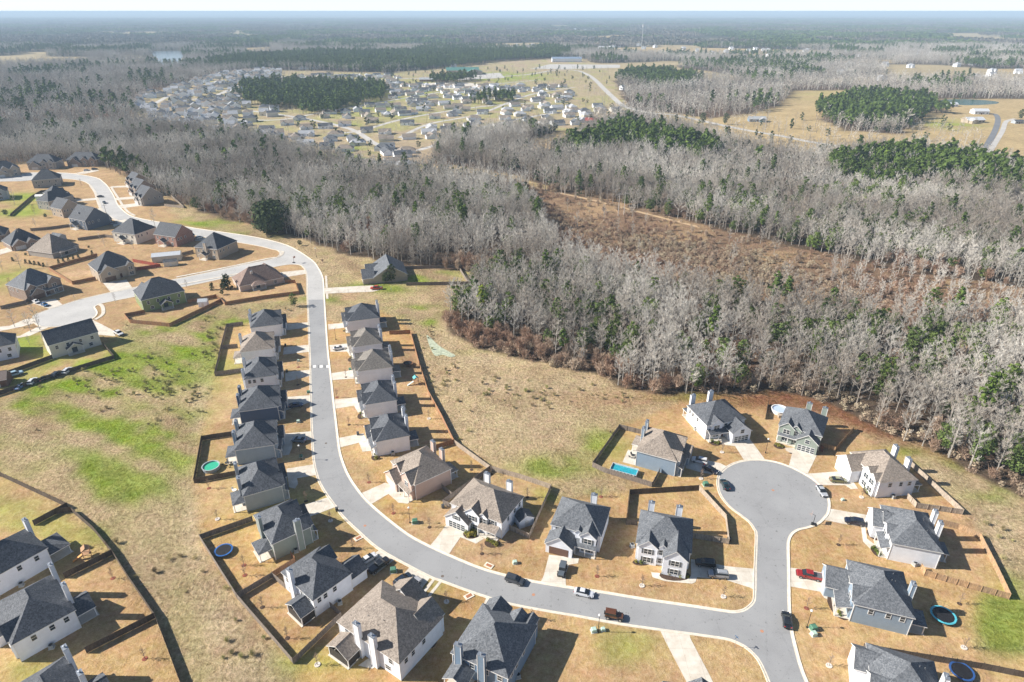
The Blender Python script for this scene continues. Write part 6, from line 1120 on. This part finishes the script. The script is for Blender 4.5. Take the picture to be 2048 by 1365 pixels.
# utility poles, transmission frames and wires
PWD = simple('pole_wood', (.26, .20, .15), .9); PWL = simple('pole_pale', (.50, .46, .42), .9)
def ipole(x, y, h, label, m=PWD, arms=True, r=.16):
    a, b_ = P(x, y); o = empty('utility_pole', (a, b_, 0), .5); MB().tube((0, 0, 0), (0, 0, h), r, r*.6, 7).build('pole', m, o)
    if arms: MB().box(-1.2, 1.2, -.07, .07, h-.9, h-.75).build('crossarm', m, o)
    return tag(o, label, 'utility pole', 'poles of the overhead lines')
for x, y, h, l in [(216, 439, 10, 'utility pole at the kerb of the upper street'), (1465, 372, 18, 'bare pole in the wood right of the clearing'), (1222, 205, 14, 'pole beside the pale far road'), (1285, 212, 14, 'pole where the far road enters the trees'), (1377, 240, 13, 'pole left of the pine group by the farm road'), (1545, 268, 12, 'pole beside the farm road at the small house'), (1722, 300, 12, 'pole near the farm road bend'), (1868, 545, 14, 'single pole at the right end of the clearing'), (545, 232, 13, 'tall pole before the planted pines, left one'), (612, 222, 13, 'tall pole before the planted pines, middle one'), (650, 210, 13, 'tall pole before the planted pines, right one'), (395, 262, 14, 'pole at the lower edge of the dense far estate'), (717, 200, 16, 'pole beside the dark clipped trees')]: ipole(x, y, h, l, PWL if h > 12 else PWD)
WIRE = simple('wire', (.20, .20, .20), .5, .3)
def hframe(x, y, h, label):
    a, b_ = P(x, y); o = empty('transmission_pole', (a, b_, 0), R(-62))
    for s in (-1, 1): link('pole', MB().tube((0, s*2.3, 0), (0, s*2.3, h), .26, .17, 8).mesh('pole', PWL), o)
    MB().box(-.12, .12, -5, 5, h-1.2, h-.95).build('crossarm', PWL, o); return tag(o, label, 'transmission pole', 'twin pole frames of the power line'), (a, b_)
h1, p1_ = hframe(899, 352, 17, 'pale twin pole frame at the left end of the power line'); h2, p2_ = hframe(1242, 431, 15, 'dark twin pole frame in the middle of the clearing')
PL = [P(560, 330), p1_, p2_, P(1868, 548), P(2400, 640)]
for k, off in enumerate((-4.6, 0, 4.6)):
    q = MB()
    for a, b_ in zip(PL[:-1], PL[1:]):
        dx, dy = b_[0]-a[0], b_[1]-a[1]; L = math.hypot(dx, dy); nx_, ny_ = -dy/L*off, dx/L*off; pr = None
        for i in range(25):
            t = i/24; z = 16-4*1.4*t*(1-t); pt = (a[0]+dx*t+nx_, a[1]+dy*t+ny_, z)
            if pr: q.tube(pr, pt, .055, .055, 3, 0, False)
            pr = pt
    tag(q.build('power_line_wire', WIRE), ['wire nearest the cul-de-sac on the power line', 'middle wire of the power line', 'farthest wire of the power line'][k], 'power line', 'wires of the power line')
a, b_ = P(1282, 108); o = empty('radio_mast', (a, b_, 0)); MB().tube((0, 0, 0), (0, 0, 84), .8, .45, 8).build('mast', simple('mast_paint', (.6, .62, .64), .5), o); MB().tube((0, 0, 76), (0, 0, 83), 2.4, 2.4, 12).build('antenna_array', simple('mast_paint', (.6, .62, .64)), o); tag(o, 'tall pale radio mast beyond the far road', 'radio mast')
# ---------------------------------------------------------------- young trees with mulch rings, shrubs and named trees
SAP = bare_tree(901, 3.4, .26, 0, .03, .04); SEEDS['sap'] = dict(name='young_tree', v=[SAP], m=(BARK, BR))
for m_ in SAP: m_.v = [tuple(v) for v in m_.v]
RING = MB().lathe([(0, .07), (.45, .07), (.55, .02)], 16).mesh('mulch_ring', MULCH); RING2 = MB().lathe([(0, .08), (.4, .08), (.42, .16), (.62, .16), (.64, 0)], 18).mesh('mulch_ring', simple('ring_pale', (.62, .56, .50), .9)); RING3 = MB().lathe([(0, .07), (.5, .07), (.6, .02)], 16).mesh('mulch_ring', REDMULCH)
tm_, cm_ = part_mesh('sap', 0)
for x, y, k, l in [(787, 1027, 3, 'on the lawn left of the lamp with red mulch'), (859, 1055, 1, 'near the blue shuttered house garage'), (982, 949, 1, 'in the blue shuttered house back yard, left'), (964, 1108, 1, 'on the lawn before the blue shuttered house'), (1055, 995, 1, 'in the blue shuttered house back yard, right'), (738, 965, 3, 'above the peach house driveway'), (706, 1097, 1, 'above the white sedan driveway'), (893, 1204, 2, 'in a white ring beside the two concrete strips'), (1064, 1241, 2, 'right of the bottom centre house'), (635, 1330, 2, 'in a white ring below the fence corner'), (435, 1039, 2, 'in the yard above the trampoline, right'), (418, 977, 3, 'in the yard below the green pool'), (1723, 855+140, 2, 'in an oval ring near the cul-de-sac right kerb'), (1721, 905, 2, 'left over ring'), (1194, 1153, 3, 'on the lawn right of the brown garage house'), (1284, 1172, 2, 'with reddish leaves in a stone ring below the shuttered house'), (1447, 1194, 2, 'on the corner lawn by the junction'), (1613, 1217, 3, 'above the junction lamp post'), (1658, 1332, 2, 'in a large pale ring at the bottom right lawn'), (1529, 1205, 1, 'skip'), (525, 1215, 1, 'in the white house back yard, upper'), (575, 1277, 1, 'in the white house back yard, lower'), (484, 1341, 1, 'skip'), (1444, 905, 2, 'in a pale ring left of the cul-de-sac driveway'), (1402, 958, 2, 'beside the black sedan in a pale ring'), (490, 1151, 3, 'in the sage house yard near the dividing fence'), (488, 1131, 3, 'in the sage house yard centre'), (1202, 994, 3, 'right of the brown garage house chimney'), (943, 940, 1, 'behind the peach house'), (858, 838, 2, 'behind the nearest right row house'), (290, 1318, 3, 'with reddish leaves in the lower left yard'), (226, 1157, 3, 'by the fence in the lower left yard'), (1677, 1090, 1, 'on the wide lawn below the navy car'), (1919, 1208, 1, 'beside the tan fenced yard'), (1928, 1296, 2, 'near the bottom right fence'), (597, 735, 3, 'on the left row lawn above the speed table'), (596, 770, 1, 'on the left row lawn below the speed table'), (692, 755, 1, 'on the right row lawn below the green bin'), (674, 795, 3, 'at the kerb of the right row'), (698, 850, 1, 'on the lawn above the nearest right row driveway'), (612, 1003, 1, 'on the shaded lawn above the sage house drive'), (661, 1042, 2, 'in shade before the sage house')]:
    if 'skip' in l or 'left over' in l: continue
    a, b_ = P(x, y); o = empty('young_tree', (a, b_, 0), x % 6); o.scale = (1, 1, 1); link('trunk', tm_, o); link('crown', cm_, o); link('mulch_ring', {1: RING, 2: RING2, 3: RING3}[k], o); tag(o, 'leafless young tree '+l, 'young tree', 'young trees on the lawns')
SH = leaf_tree(77, 1.0, .55, .1, 6, 40, .16, 0, 'round', .03); SEEDS['shrub'] = dict(name='shrub', v=[SH], m=(BARK, foliage('shrub_leaves', (.07, .11, .02), (.22, .27, .06), (.28, .22, .05), rnd=.6)))
beds = {'in the bed before the blue shuttered windows': [(933, 1068), (939, 1063), (946, 1063), (951, 1066), (943, 1071), (950, 1073), (938, 1073)], 'in the framed bed before the blue shuttered house porch': [(976, 1082), (982, 1085), (988, 1088), (993, 1091)], 'along the front wall of the white house with grey shutters': [(1325, 1147), (1339, 1150), (1350, 1152), (1361, 1154), (1375, 1156)], 'at the left front corner of the shuttered white house': [(1272, 1125), (1283, 1126), (1291, 1126)], 'in the upper bed before the sharp gabled white house': [(1744, 1064), (1750, 1074), (1744, 1072)], 'in the lower bed before the sharp gabled white house': [(1747, 1098), (1752, 1104), (1757, 1110)], 'in the bed before the light blue house': [(1676, 1196), (1675, 1206), (1675, 1216), (1677, 1226), (1680, 1232)], 'in the kerbed bed before the bright white house': [(1731, 980), (1736, 985), (1742, 990)], 'in the bed before the white house at the cul-de-sac top': [(1424, 884), (1430, 887), (1436, 888)], 'in the bed before the grey green house': [(1552, 890), (1558, 893), (1565, 895)], 'in the bed below the taupe roofed corner of the large white house': [(868, 1268), (862, 1290)], 'before the farthest right row house': [(690, 662)], 'before the second right row house': [(702, 716), (704, 722)], 'before the third right row house': [(716, 764)], 'before the fourth right row house': [(722, 828), (725, 836)], 'before the nearest right row house': [(750, 910), (753, 918)]}
for l, ps in beds.items():
    q = [P(a, b_) for a, b_ in ps]; cx = sum(a for a, b_ in q)/len(q); cy = sum(b_ for a, b_ in q)/len(q); rx = max(abs(a-cx) for a, b_ in q)+.9; ry = max(abs(b_-cy) for a, b_ in q)+.9
    tag(MB().poly([(cx+rx*math.cos(t*.45), cy+ry*math.sin(t*.45)) for t in range(14)], .055).build('mulch_bed', MULCH), kind='structure')
    for (x, y) in ps:
        plant('shrub', 0, *P(x, y), (.6 if x < 1700 else .75)+((x*13) % 5)/10, x % 6, 'round clipped shrub '+l, 'garden shrubs '+l, 'garden_shrub', cat='shrub')
YG = foliage('yellow_green', (.20, .26, .03), (.38, .42, .06), rnd=.1)
SEEDS['big'] = dict(name='evergreen_tree', v=[leaf_tree(66, 19, 11, 2.0, 70, 46, 1.0, 0, 'round', .6)], m=(BARK, OG))
one('big', 0, 545, 466, 1.0, 'huge rounded dark evergreen at the wood edge above the street bend', 'evergreen_tree')
one('pine', 2, 618, 484, .62, 'dark pine at the wood edge, left of two by the bend', 'pine_tree'); one('pine', 0, 655, 488, .58, 'dark pine at the wood edge, right of two by the bend', 'pine_tree')
one('ever', 0, 589, 613, .62, 'small bright pine like tree beside the street above the left row', 'evergreen_tree'); one('ever', 1, 784, 566, .75, 'tall dark evergreen against the lone house, right one', 'evergreen_tree', mats=OG); one('ever', 2, 772, 566, .7, 'shorter dark evergreen against the lone house, left one', 'evergreen_tree', mats=OG)
one('pine', 1, 965, 640, .85, 'yellow green pine above the brown thicket', 'pine_tree', mats=YG); one('ever', 2, 1520, 455, 1.15, 'bright green tree at the far edge of the clearing', 'evergreen_tree')
for i, (x, y, s, l) in enumerate([(310, 453, .8, 'tall leafless tree at the kerb of the upper street'), (80, 660, .75, 'leafless tree right of three below the old cul-de-sac'), (62, 664, .7, 'leafless tree middle of three below the old cul-de-sac'), (30, 655, .6, 'leafless tree left of three below the old cul-de-sac'), (232, 607, .35, 'small leafless street tree below the old street, left'), (374, 577, .35, 'small leafless street tree below the old street, right'), (42, 538, .6, 'spreading leafless tree on the lawn above the brown brick house'), (45, 492, .7, 'leafless tree by the dark brown roofed house'), (100, 420, .5, 'reddish leafless tree in the shaded back yard'), (645, 525, .35, 'leafless bush by the lamp at the street bend'), (30, 410, .7, 'leafless tree on the shaded lawn at far left'), (163, 371, .4, 'small red leaved tree on the upper street corner')]): one('bare' if i not in (9,) else 'bush', i % 3, x, y, s, l, group='garden and street trees of the old neighbourhood')
RT = foliage('red_twigs', (.20, .10, .08), (.34, .19, .15), bark=True, rnd=.4)
for x, y, s_, l, rd_ in [(110, 372, .45, 'small reddish tree above the big hipped house', 1), (70, 430, .5, 'reddish leafless tree by the dark lawn fence', 1), (155, 410, .3, 'small leafless tree between the tan house and the kerb', 0), (72, 455, .45, 'leafless tree behind the grey fence of the back yards', 0), (70, 472, .3, 'small red tree in the back yard below the grey fence', 1), (210, 494, .4, 'leafless tree on the lawn below the cream house', 0), (268, 500, .4, 'leafless tree by the grey sheds', 0), (98, 540, .3, 'small leafless tree in the orange clay yard', 0), (5, 540, .5, 'leafless tree at the left edge above the brown brick house', 0), (22, 575, .4, 'reddish tree beside the brown brick house', 1), (150, 600, .2, 'tiny tree at the kerb of the old street', 0), (8, 700, .3, 'leafless shrub before the pale left edge house', 0), (25, 360, .4, 'small leafless tree before the far left brick house', 0), (98, 347, .4, 'red leaved shrub before the tan brick house', 1), (240, 352, .5, 'leafless tree between the kerb and the wood', 0), (60, 690, .3, 'small leafless tree left of the cream house', 0), (200, 480, .3, 'thin leafless tree at the fence below the cream house', 0)]: one('bare', int(x) % 5, x, y, s_, l, group='garden and street trees of the old neighbourhood', mats=RT if rd_ else None)
for x, y, s_, l in [(92, 436, .35, 'dark evergreen shrub at the left of the back yard fences'), (12, 432, .5, 'dark evergreen mass on the shaded left lawn'), (445, 590, .3, 'dark hedge bush at the fence corner of the corner house'), (178, 497, .2, 'round evergreen at the end of the columnar shrubs'), (52, 512, .22, 'round dark bush below the taupe roofed house'), (600, 484+8, .4, 'dark bush below the left wood edge pine')]: one('ever', 2, x, y, s_, l, 'evergreen_shrub', mats=OG, cat='shrub')
for i, (x, y) in enumerate([(678, 590), (697, 588), (731, 587), (783, 583), (833, 581)]): one('bare', i % 5, x, y, .16, 'tiny leafless tree in the row below the lone house', 'young_tree', 'tiny trees below the lone house')
CY = foliage('cypress', (.02, .035, .015), (.05, .07, .03), rnd=.2); SEEDS['cyp'] = dict(name='cypress', v=[leaf_tree(88, 2.2, .5, .1, 8, 26, .2, 0, 'cone', .05)], m=(BARK, CY))
for i, (x, y) in enumerate([(26, 523), (52, 527), (61, 529), (70, 530), (79, 532), (88, 534), (118, 527), (127, 524), (137, 521), (147, 519), (157, 516), (185, 509)]): one('cyp', 0, x, y, 1.0, 'small dark columnar shrub in the line above the orange clay yard', 'columnar_shrub', 'columnar shrubs in a line', cat='shrub')
for i, (x, y, s) in enumerate([(425, 580, 1.6), (444, 579, 1.3), (450, 579, 2.3), (456, 577, 3.2)]): one('cyp', 0, x, y, s, ['short dark cypress apart from the others', 'lower dark cypress of the group left of the corner house', 'middle dark cypress of the group left of the corner house', 'tallest dark cypress left of the corner house'][i], 'cypress', 'cypresses left of the corner house')
# straw mat, spoil heap and manholes
tag(MB().poly(smooth(PP([(853, 672), (860, 675), (878, 692), (900, 705), (911, 712), (900, 715), (885, 710), (870, 712), (860, 695)]), 3, True), .07).build('erosion_blanket', simple('erosion_mat', (.42, .46, .34), .9, var=.3, scale=1.2)), 'pale green erosion blanket in the swale right of the row', 'erosion blanket')
MH = simple('manhole_iron', (.14, .11, .09), .7); OP = simple('survey_paint', (.45, .22, .13), .8)
for x, y, l, m in [(730, 1052, 'orange ringed manhole on the bend below the lamp', OP), (1067, 1190, 'rusty manhole left of the silver white sedan', OP), (1524, 1263, 'red ringed manhole in the middle of the junction', OP), (1546, 981, 'orange marked manhole in the centre of the cul-de-sac', OP), (652, 887, 'small rusty manhole on the street beside the blue grey house', MH), (885, 1153, 'faint manhole near the two concrete strips', MH)]:
    a, b_ = P(x, y); tag(MB().lathe([(0, .035), (.32, .035), (.38, .028)], 18, (a, b_, 0)).build('manhole_cover', m), l, 'manhole cover')
for x, y, rz, l in [(717, 1077, .7, 'storm drain inlet on the lawn above the white sedan'), (978, 1132, 2.6, 'storm drain inlet before the blue shuttered house'), (938, 1193, .6, 'storm drain inlet left of the bottom centre driveway')]:
    a, b_ = P(x, y); o = empty('storm_drain', (a, b_, 0), rz); MB().box(-1.1, 1.1, -.7, .7, 0, .16).build('apron', CURB, o); MB().box(-.7, .7, -.35, .4, .163, .22).build('lid', simple('rust_lid', (.38, .16, .08), .8), o); tag(o, l, 'storm drain')
# patio tables and chairs, street name sign
PTM = simple('patio_metal', (.06, .06, .065), .5, .3); PTW = simple('patio_white', (.7, .69, .66), .5)
def patio_set(x, y, label, m, n=4):
    a, b_ = P(x, y); o = empty('patio_table', (a, b_, .12), .4); MB().lathe([(0, .70), (.62, .70), (.62, .74), (0, .75)], 16).build('table_top', m, o)
    for t in range(4): link('leg', MB().tube((.4*math.cos(t*1.57), .4*math.sin(t*1.57), 0), (.35*math.cos(t*1.57), .35*math.sin(t*1.57), .7), .03, .03, 5).mesh('leg', m), o)
    tag(o, 'round patio table '+label, 'table')
    for t in range(n):
        an = t*6.283/n+.3; c = empty('patio_chair', (a+1.15*math.cos(an), b_+1.15*math.sin(an), .12), an+math.pi)
        MB().box(-.25, .25, -.26, .26, .42, .47).build('seat', m, c); MB().box(-.28, -.23, -.26, .26, .473, .95).build('backrest', m, c)
        for sx in (-.21, .21):
            for sy in (-.22, .22): link('leg', MB().box(-.02, .02, -.02, .02, 0, .418).mesh('leg', m), c, (sx, sy, 0))
        tag(c, 'patio chair around the table '+label, 'chair', 'chairs around the table '+label)
patio_set(455, 930, 'behind the blue grey house', PTM); patio_set(474, 716, 'behind the second left row house', PTW, 3); patio_set(470, 985, 'behind the pale grey house', PTW, 3); patio_set(1266, 915, 'on the slate blue house patio', PTM); patio_set(472, 830, 'behind the navy house', PTW, 3)
a, b_ = P(1469, 1295); o = empty('street_sign', (a, b_, 0), .5); MB().tube((0, 0, 0), (0, 0, 2.9), .035, .035, 8).build('pole', GALV, o); sg = simple('sign_blue', (.03, .10, .22), .5); MB().box(-.45, .45, -.012, .012, 2.9, 3.1).build('name_blade', sg, o); MB().box(-.012, .012, -.45, .45, 3.12, 3.32).build('name_blade', sg, o); tag(o, 'street name sign with two blue blades at the junction corner', 'street sign')
# ---------------------------------------------------------------- far houses
def far_house(seed, roofm, wallm, two=False):
    rnd = random.Random(seed); w, d = rnd.uniform(13, 17), rnd.uniform(8, 9.5); h = 5.2 if two else 2.9; wb, rb = MB(), MB()
    if two: w, d = rnd.uniform(9.5, 12), rnd.uniform(9, 11)
    wb.box(-w/2, w/2, -d/2, d/2, 0, h-.04)
    if seed % 3 == 2: roof_hip(rb, -w/2, w/2, -d/2, d/2, h, .6)
    else: roof_gable(rb, -w/2, w/2, -d/2, d/2, h, .62, 'x', wallmb=wb)
    gx0 = rnd.choice([-w/2+.4, w/2-6]); wb2 = MB().box(gx0, gx0+5.6, -d/2-3, -d/2+.4, 0, h-.1); roof_gable(rb, gx0, gx0+5.6, -d/2-3, 0, h-.03, .62, 'y', wallmb=wb2)
    win = MB(); [win.box(x-.6, x+.6, -d/2-.04, -d/2+.02, .9, 2.1) for x in (-w*.2, w*.08)]; win2 = MB().box(gx0+.6, gx0+5, -d/2-3.05, -d/2-2.98, .1, 2.2)
    return wb.mesh('wall', wallm), wb2.mesh('front_wing', wallm), rb.mesh('roof', [roofm, WHITE]), win.mesh('window', GLASS), win2.mesh('garage_door', GDOOR)
LTR = shingle('light_shingles_far', (.24, .25, .27), (.42, .43, .45)); FW_ = [WALLS['white'], WALLS['cream'], WALLS['white'], WALLS['white']]; FR = [LTR, ROOFS['char'], ROOFS['taupe'], ROOFS['slate'], ROOFS['taupe']]
FH = [(far_house(i, FR[i % 5], FW_[i % 4]), ['light grey', 'dark', 'taupe', 'grey', 'taupe'][i % 5]) for i in range(10)]; FT = [(far_house(100+i, FR[i % 5], FW_[i % 4], True), ['light grey', 'dark', 'taupe', 'grey', 'taupe'][i % 5]) for i in range(6)]
def put_far(fh, x, y, rz, label, group, parts=True, name='far_house'):
    o = empty('two_storey_house' if 'two storey' in label else 'single_storey_house', (x, y, 0), rz)
    for i, me_ in enumerate(fh): link(me_.name.split('.')[0], me_, o)
    return tag(o, label, 'house', group)
NAMED = [(612, 291, .1), (655, 297, .15), (690, 302, .1), (775, 297, 0), (770, 268, .2), (716, 290, .1), (815, 250, .1), (690, 252, .1), (765, 300, 0), (745, 245, .1), (858, 268, .2), (893, 263, .15), (948, 240, .2), (965, 228, .1), (1010, 240, .1), (1040, 232, .2), (1100, 226, .1), (870, 237, .1), (905, 232, .2), (930, 222, .1), (845, 222, .1), (730, 228, .1), (660, 223, 0), (1195, 215, .1), (1120, 205, .1), (490, 251, -.2), (535, 262, .1), (575, 250, .2), (600, 240, .1)]
pts = [P(a, b_) for a, b_, c in NAMED]; rots = [c for a, b_, c in NAMED]; rs = np.random.RandomState(5); ax = 0
cand = []
for i in range(-70, 70):
    for j in range(0, 98):
        u = i*23.0+(11 if j % 2 else 0); v = 560+j*22.0+(0 if j % 2 else 8); a = .30; X_ = u*math.cos(a)-(v-900)*math.sin(a); Y_ = 900+u*math.sin(a)+(v-900)*math.cos(a); cand.append((X_+rs.uniform(-3, 3), Y_+rs.uniform(-2.5, 2.5), (0 if j % 2 else math.pi)+a+rs.uniform(-.12, .12)))
CX = np.array([c[0] for c in cand]); CY_ = np.array([c[1] for c in cand]); ok = inside(CX, CY_, OPEN['subdiv']) & ~PINEM(CX, CY_) & infov(CX, CY_, 0); px, py = proj(CX, CY_)
ROADS_F = [(o_.data, 0) for o_ in bpy.data.objects if o_.name.startswith('far_road')]
RL = [PP(q) for q in ([(500, 222), (600, 236), (700, 258), (760, 292), (840, 300), (940, 262), (1040, 238), (1120, 225)], [(660, 268), (720, 262), (800, 240), (900, 222), (1000, 210), (1100, 205)], [(330, 205), (380, 200), (430, 192), (470, 175), (520, 160), (600, 152), (720, 148)], [(395, 243), (470, 240), (560, 240), (640, 226), (760, 205), (850, 190), (960, 172), (1080, 160)], [(800, 276), (860, 248), (960, 228), (1060, 190), (1150, 175)], [(300, 214), (340, 192), (400, 176), (440, 160)], [(700, 163), (800, 158), (960, 155), (1050, 150), (1110, 141), (1150, 141), (1172, 148), (1190, 160), (1208, 178), (1226, 195), (1250, 214)])]
for r_ in RL: ok &= ~near_line(CX, CY_, r_, 11)
ok &= ~((px > 800) & (px < 1240) & (py < 172)); ok &= ~((px > 1150) & (py < 215))
idx = np.where(ok & (rs.rand(len(CX)) < np.where((px < 560), .92, .66)))[0]; idx = idx[np.argsort(CY_[idx])]; idx = list(idx[px[idx] >= 560][:260])+list(idx[px[idx] < 560][:285])
used_ = list(pts); n_ = 0
SETS = {}
for (x, y), r_ in zip(pts, rots):
    f, c = FH[n_ % 10]; n_ += 1; put_far(f, x, y, r_, 'small pale single storey house with %s roof in the middle far estate' % c, 'single storey houses of the middle far estate')
for i in idx:
    x, y = CX[i], CY_[i]
    if any((x-a)**2+(y-b_)**2 < 22**2 for a, b_ in pts): continue
    if px[i] < 560: f, c = FT[int(rs.randint(6))]; lb = 'pale two storey house with %s roof in the dense far estate' % c; g = 'two storey houses of the dense far estate'
    else: f, c = FH[int(rs.randint(10))]; lb = 'small pale single storey house with %s roof in the middle far estate' % c; g = 'single storey houses of the middle far estate'
    put_far(f, x, y, cand[i][2]+(math.pi/2 if rs.rand() < .5 else 0), lb, g)
X, Y, rs = scatter(61, -700, 420, 560, 1650, 19.0); k = inside(X, Y, OPEN['subdiv']) & ~PINEM(X, Y); 
for r_ in RL: k &= ~near_line(X, Y, r_, 7)
X, Y = X[k], Y[k]; u = rs.rand(len(X)); px, py = proj(X, Y); k = (px > 560) & (u < .72); stuff('garden_trees', 'barem', X[k], Y[k], rs.uniform(.4, .7, k.sum()), 'scattered leafless garden trees among the far houses', 'trees', 31); k = (u > .86); stuff('garden_evergreens', 'everf', X[k], Y[k], rs.uniform(.6, 1.1, k.sum()), 'scattered dark evergreen trees among the far houses', 'trees', 32)
X, Y, rs = scatter(62, 150, 1100, 480, 1100, 12.0); k = inside(X, Y, OPEN['farm']) & ~near_line(X, Y, FARLINE, 7); X, Y = X[k], Y[k]; px, py = proj(X, Y); u = rs.rand(len(X)); k = (((py > 250) & (px < 1960)) | (px < 1540)) & (u < .62); stuff('farm_trees', 'baref', X[k], Y[k], rs.uniform(.55, .95, k.sum()), 'open grown leafless trees around the farm houses', 'trees', 33)
k = (((py > 240) & (px < 1900)) | (px < 1500)) & (u > .93); stuff('farm_evergreens', 'everf', X[k], Y[k], rs.uniform(.7, 1.2, k.sum()), 'dark evergreen trees around the farm houses', 'trees', 34)
for x, y, s, l in [(1571, 195, 1.6, 'large dark evergreen at the edge of the tan field'), (1405, 250, 1.3, 'dark evergreen by the farm road, left of two'), (1450, 250, 1.25, 'dark evergreen by the farm road, right of two'), (1155, 250, .95, 'dark evergreen left of the red roofed house'), (1252, 242, 1.2, 'dark conifer right of the red roofed house'), (2040, 240, 1.2, 'dark tree cut by the right edge beside the tan field')]: one('ever', 0, x, y, s, l, mats=OG)
# larger far buildings
GRN = simple('green_metal_roof', (.10, .24, .20), .5, .2); WMR = simple('white_metal_roof', (.66, .68, .70), .4, .2); BLR = simple('blue_grey_metal_roof', (.25, .32, .42), .4, .2); RMR = simple('red_metal_roof', (.42, .06, .05), .5, .2); LTG = simple('light_shingles', (.34, .36, .38), .8)
def bld(name, x, y, rz, w, d, h, wm, rm, label, wing=None, pitch=.3, cat='building'):
    a, b_ = P(x, y); o = empty(name, (a, b_, 0), rz); wb, rb = MB().box(-w/2, w/2, -d/2, d/2, 0, h-.05), MB(); roof_gable(rb, -w/2, w/2, -d/2, d/2, h, pitch, 'x', ov=.5, oe=.5, th=.2, wallmb=wb); wb.build('wall', wm, o); rb.build('roof', [rm, WHITE], o)
    if wing:
        x0, x1, y0, y1, hh = wing; w2, r2 = MB().box(x0, x1, y0, y1, 0, hh-.05), MB(); roof_gable(r2, x0, x1, y0, y1, hh, pitch, 'y', ov=.5, oe=.5, wallmb=w2); w2.build('wing_wall', wm, o); r2.build('wing_roof', [rm, WHITE], o)
    n = int(w/4)
    for i in range(n): link('window', WMSH, o, (-w/2+(i+.5)*w/n, -d/2-.02, 1.0))
    MB().box(-.9, .9, -d/2-.06, -d/2-.02, 0, 2.2).build('door', DOORM, o); return tag(o, label, cat)
WMSH = MB().box(-.8, .8, -.03, .03, 0, 1.3).mesh('window', GLASS)
bld('school_building', 925, 147, .12, 70, 34, 7, WALLS['tanb'], GRN, 'long brick school with green metal roof in the middle distance', (8, 40, -40, -16, 6)); bld('school_building', 868, 163, .05, 54, 18, 4, WALLS['redb'], LTG, 'low red brick school building left of the green roofed one')
bld('warehouse', 1133, 124, .02, 78, 26, 8, WALLS['white'], BLR, 'long white warehouse with blue grey roof at the far road'); bld('farm_house', 1183, 246, -.1, 15, 10, 3.2, WALLS['brownb'], RMR, 'house with red metal roof beside the tan field', pitch=.5, cat='house'); bld('farm_house', 1232, 243, -.2, 22, 9, 3, WALLS['tanb'], LTG, 'long low grey roofed house right of the red roofed one', pitch=.35, cat='house')
bld('farm_house', 1513, 243, -.1, 20, 10, 3.2, WALLS['blue'], LTG, 'pale roofed house beside the farm road', (2, 9, -9, -3, 3.2), .5, 'house'); bld('farm_shed', 1558, 305, -.35, 20, 7, 3, WALLS['grey'], WMR, 'long pale metal roofed shed among trees below the farm road', pitch=.25, cat='shed'); bld('farm_house', 1945, 245, .1, 22, 12, 3.4, WALLS['tanb'], WMR, 'large farm house with white metal roof by the pond', (-10, -2, -12, -4, 3.4), .45, 'house'); bld('farm_barn', 1958, 228, -.1, 18, 12, 4, WALLS['white'], WMR, 'white roofed barn behind the large farm house', pitch=.4, cat='barn')
bld('farm_shed', 1903, 213, .1, 13, 9, 3, WALLS['white'], WMR, 'small white roofed building left of the pond deck', pitch=.5, cat='shed'); bld('farm_shed', 2034, 247, .1, 11, 7, 2.6, WALLS['grey'], ROOFS['dark'], 'small dark roofed shed in the right hand field', pitch=.4, cat='shed'); bld('farm_house', 1790, 376, .2, 12, 9, 3, WALLS['grey'], LTG, 'pale roofed house hidden among pines', pitch=.4, cat='house'); bld('garden_shed', 803, 309, .3, 8, 6, 2.6, WALLS['blue'], LTG, 'small shed in the far yard beside the blue car', pitch=.4, cat='shed')
bld('farm_house', 1260, 152, .1, 20, 11, 3.2, WALLS['white'], LTG, 'pale house right of the far road bend', pitch=.4, cat='house'); bld('farm_house', 1247, 180, .5, 12, 9, 5, WALLS['white'], LTG, 'two storey white house at the far road', pitch=.6, cat='house')
rs = np.random.RandomState(77); TINY = MB()
for x, y in [(1150, 60), (1170, 63), (1185, 61), (1195, 66)]+[(int(rs.uniform(1000, 1240)), int(rs.uniform(92, 103))) for _ in range(34)]+[(int(rs.uniform(1360, 2000)), int(rs.uniform(100, 116))) for _ in range(30)]+[(int(rs.uniform(1260, 2040)), int(rs.uniform(84, 170))) for _ in range(40)]+[(int(rs.uniform(560, 980)), int(rs.uniform(118, 140))) for _ in range(26)]:
    f, c = FT[int(rs.randint(6))]; a, b_ = P(x, y); an = rs.uniform(-.5, .5)+(1.57 if rs.rand() < .5 else 0); q, n = math.cos(an)*1.15, math.sin(an)*1.15
    for k_, me_ in enumerate(f[:3]):
        TINY.add([(a+v.co.x*q-v.co.y*n, b_+v.co.x*n+v.co.y*q, v.co.z*1.2) for v in me_.vertices], [tuple(pl.vertices) for pl in me_.polygons], 1 if k_ == 2 else 0)
tag(TINY.build('distant_houses', [WALLS['white'], LTR]), 'tiny pale houses far beyond the pines and fields', 'houses', kind='stuff')
# ---------------------------------------------------------------- air
m, nt, b, o = newmat('haze_air'); nt.nodes.remove(b); pv = nt.nodes.new('ShaderNodeVolumePrincipled'); pv.inputs['Color'].default_value = (.62, .81, 1.0, 1); pv.inputs['Density'].default_value = 1.35e-4; pv.inputs['Anisotropy'].default_value = 0.0; nt.links.new(pv.outputs[0], o.inputs['Volume'])
tag(MB().box(-70000, 70000, -4000, 80000, -1.0, 121.0).build('haze', m), 'pale blue haze filling the air over the whole landscape', 'haze', kind='stuff')
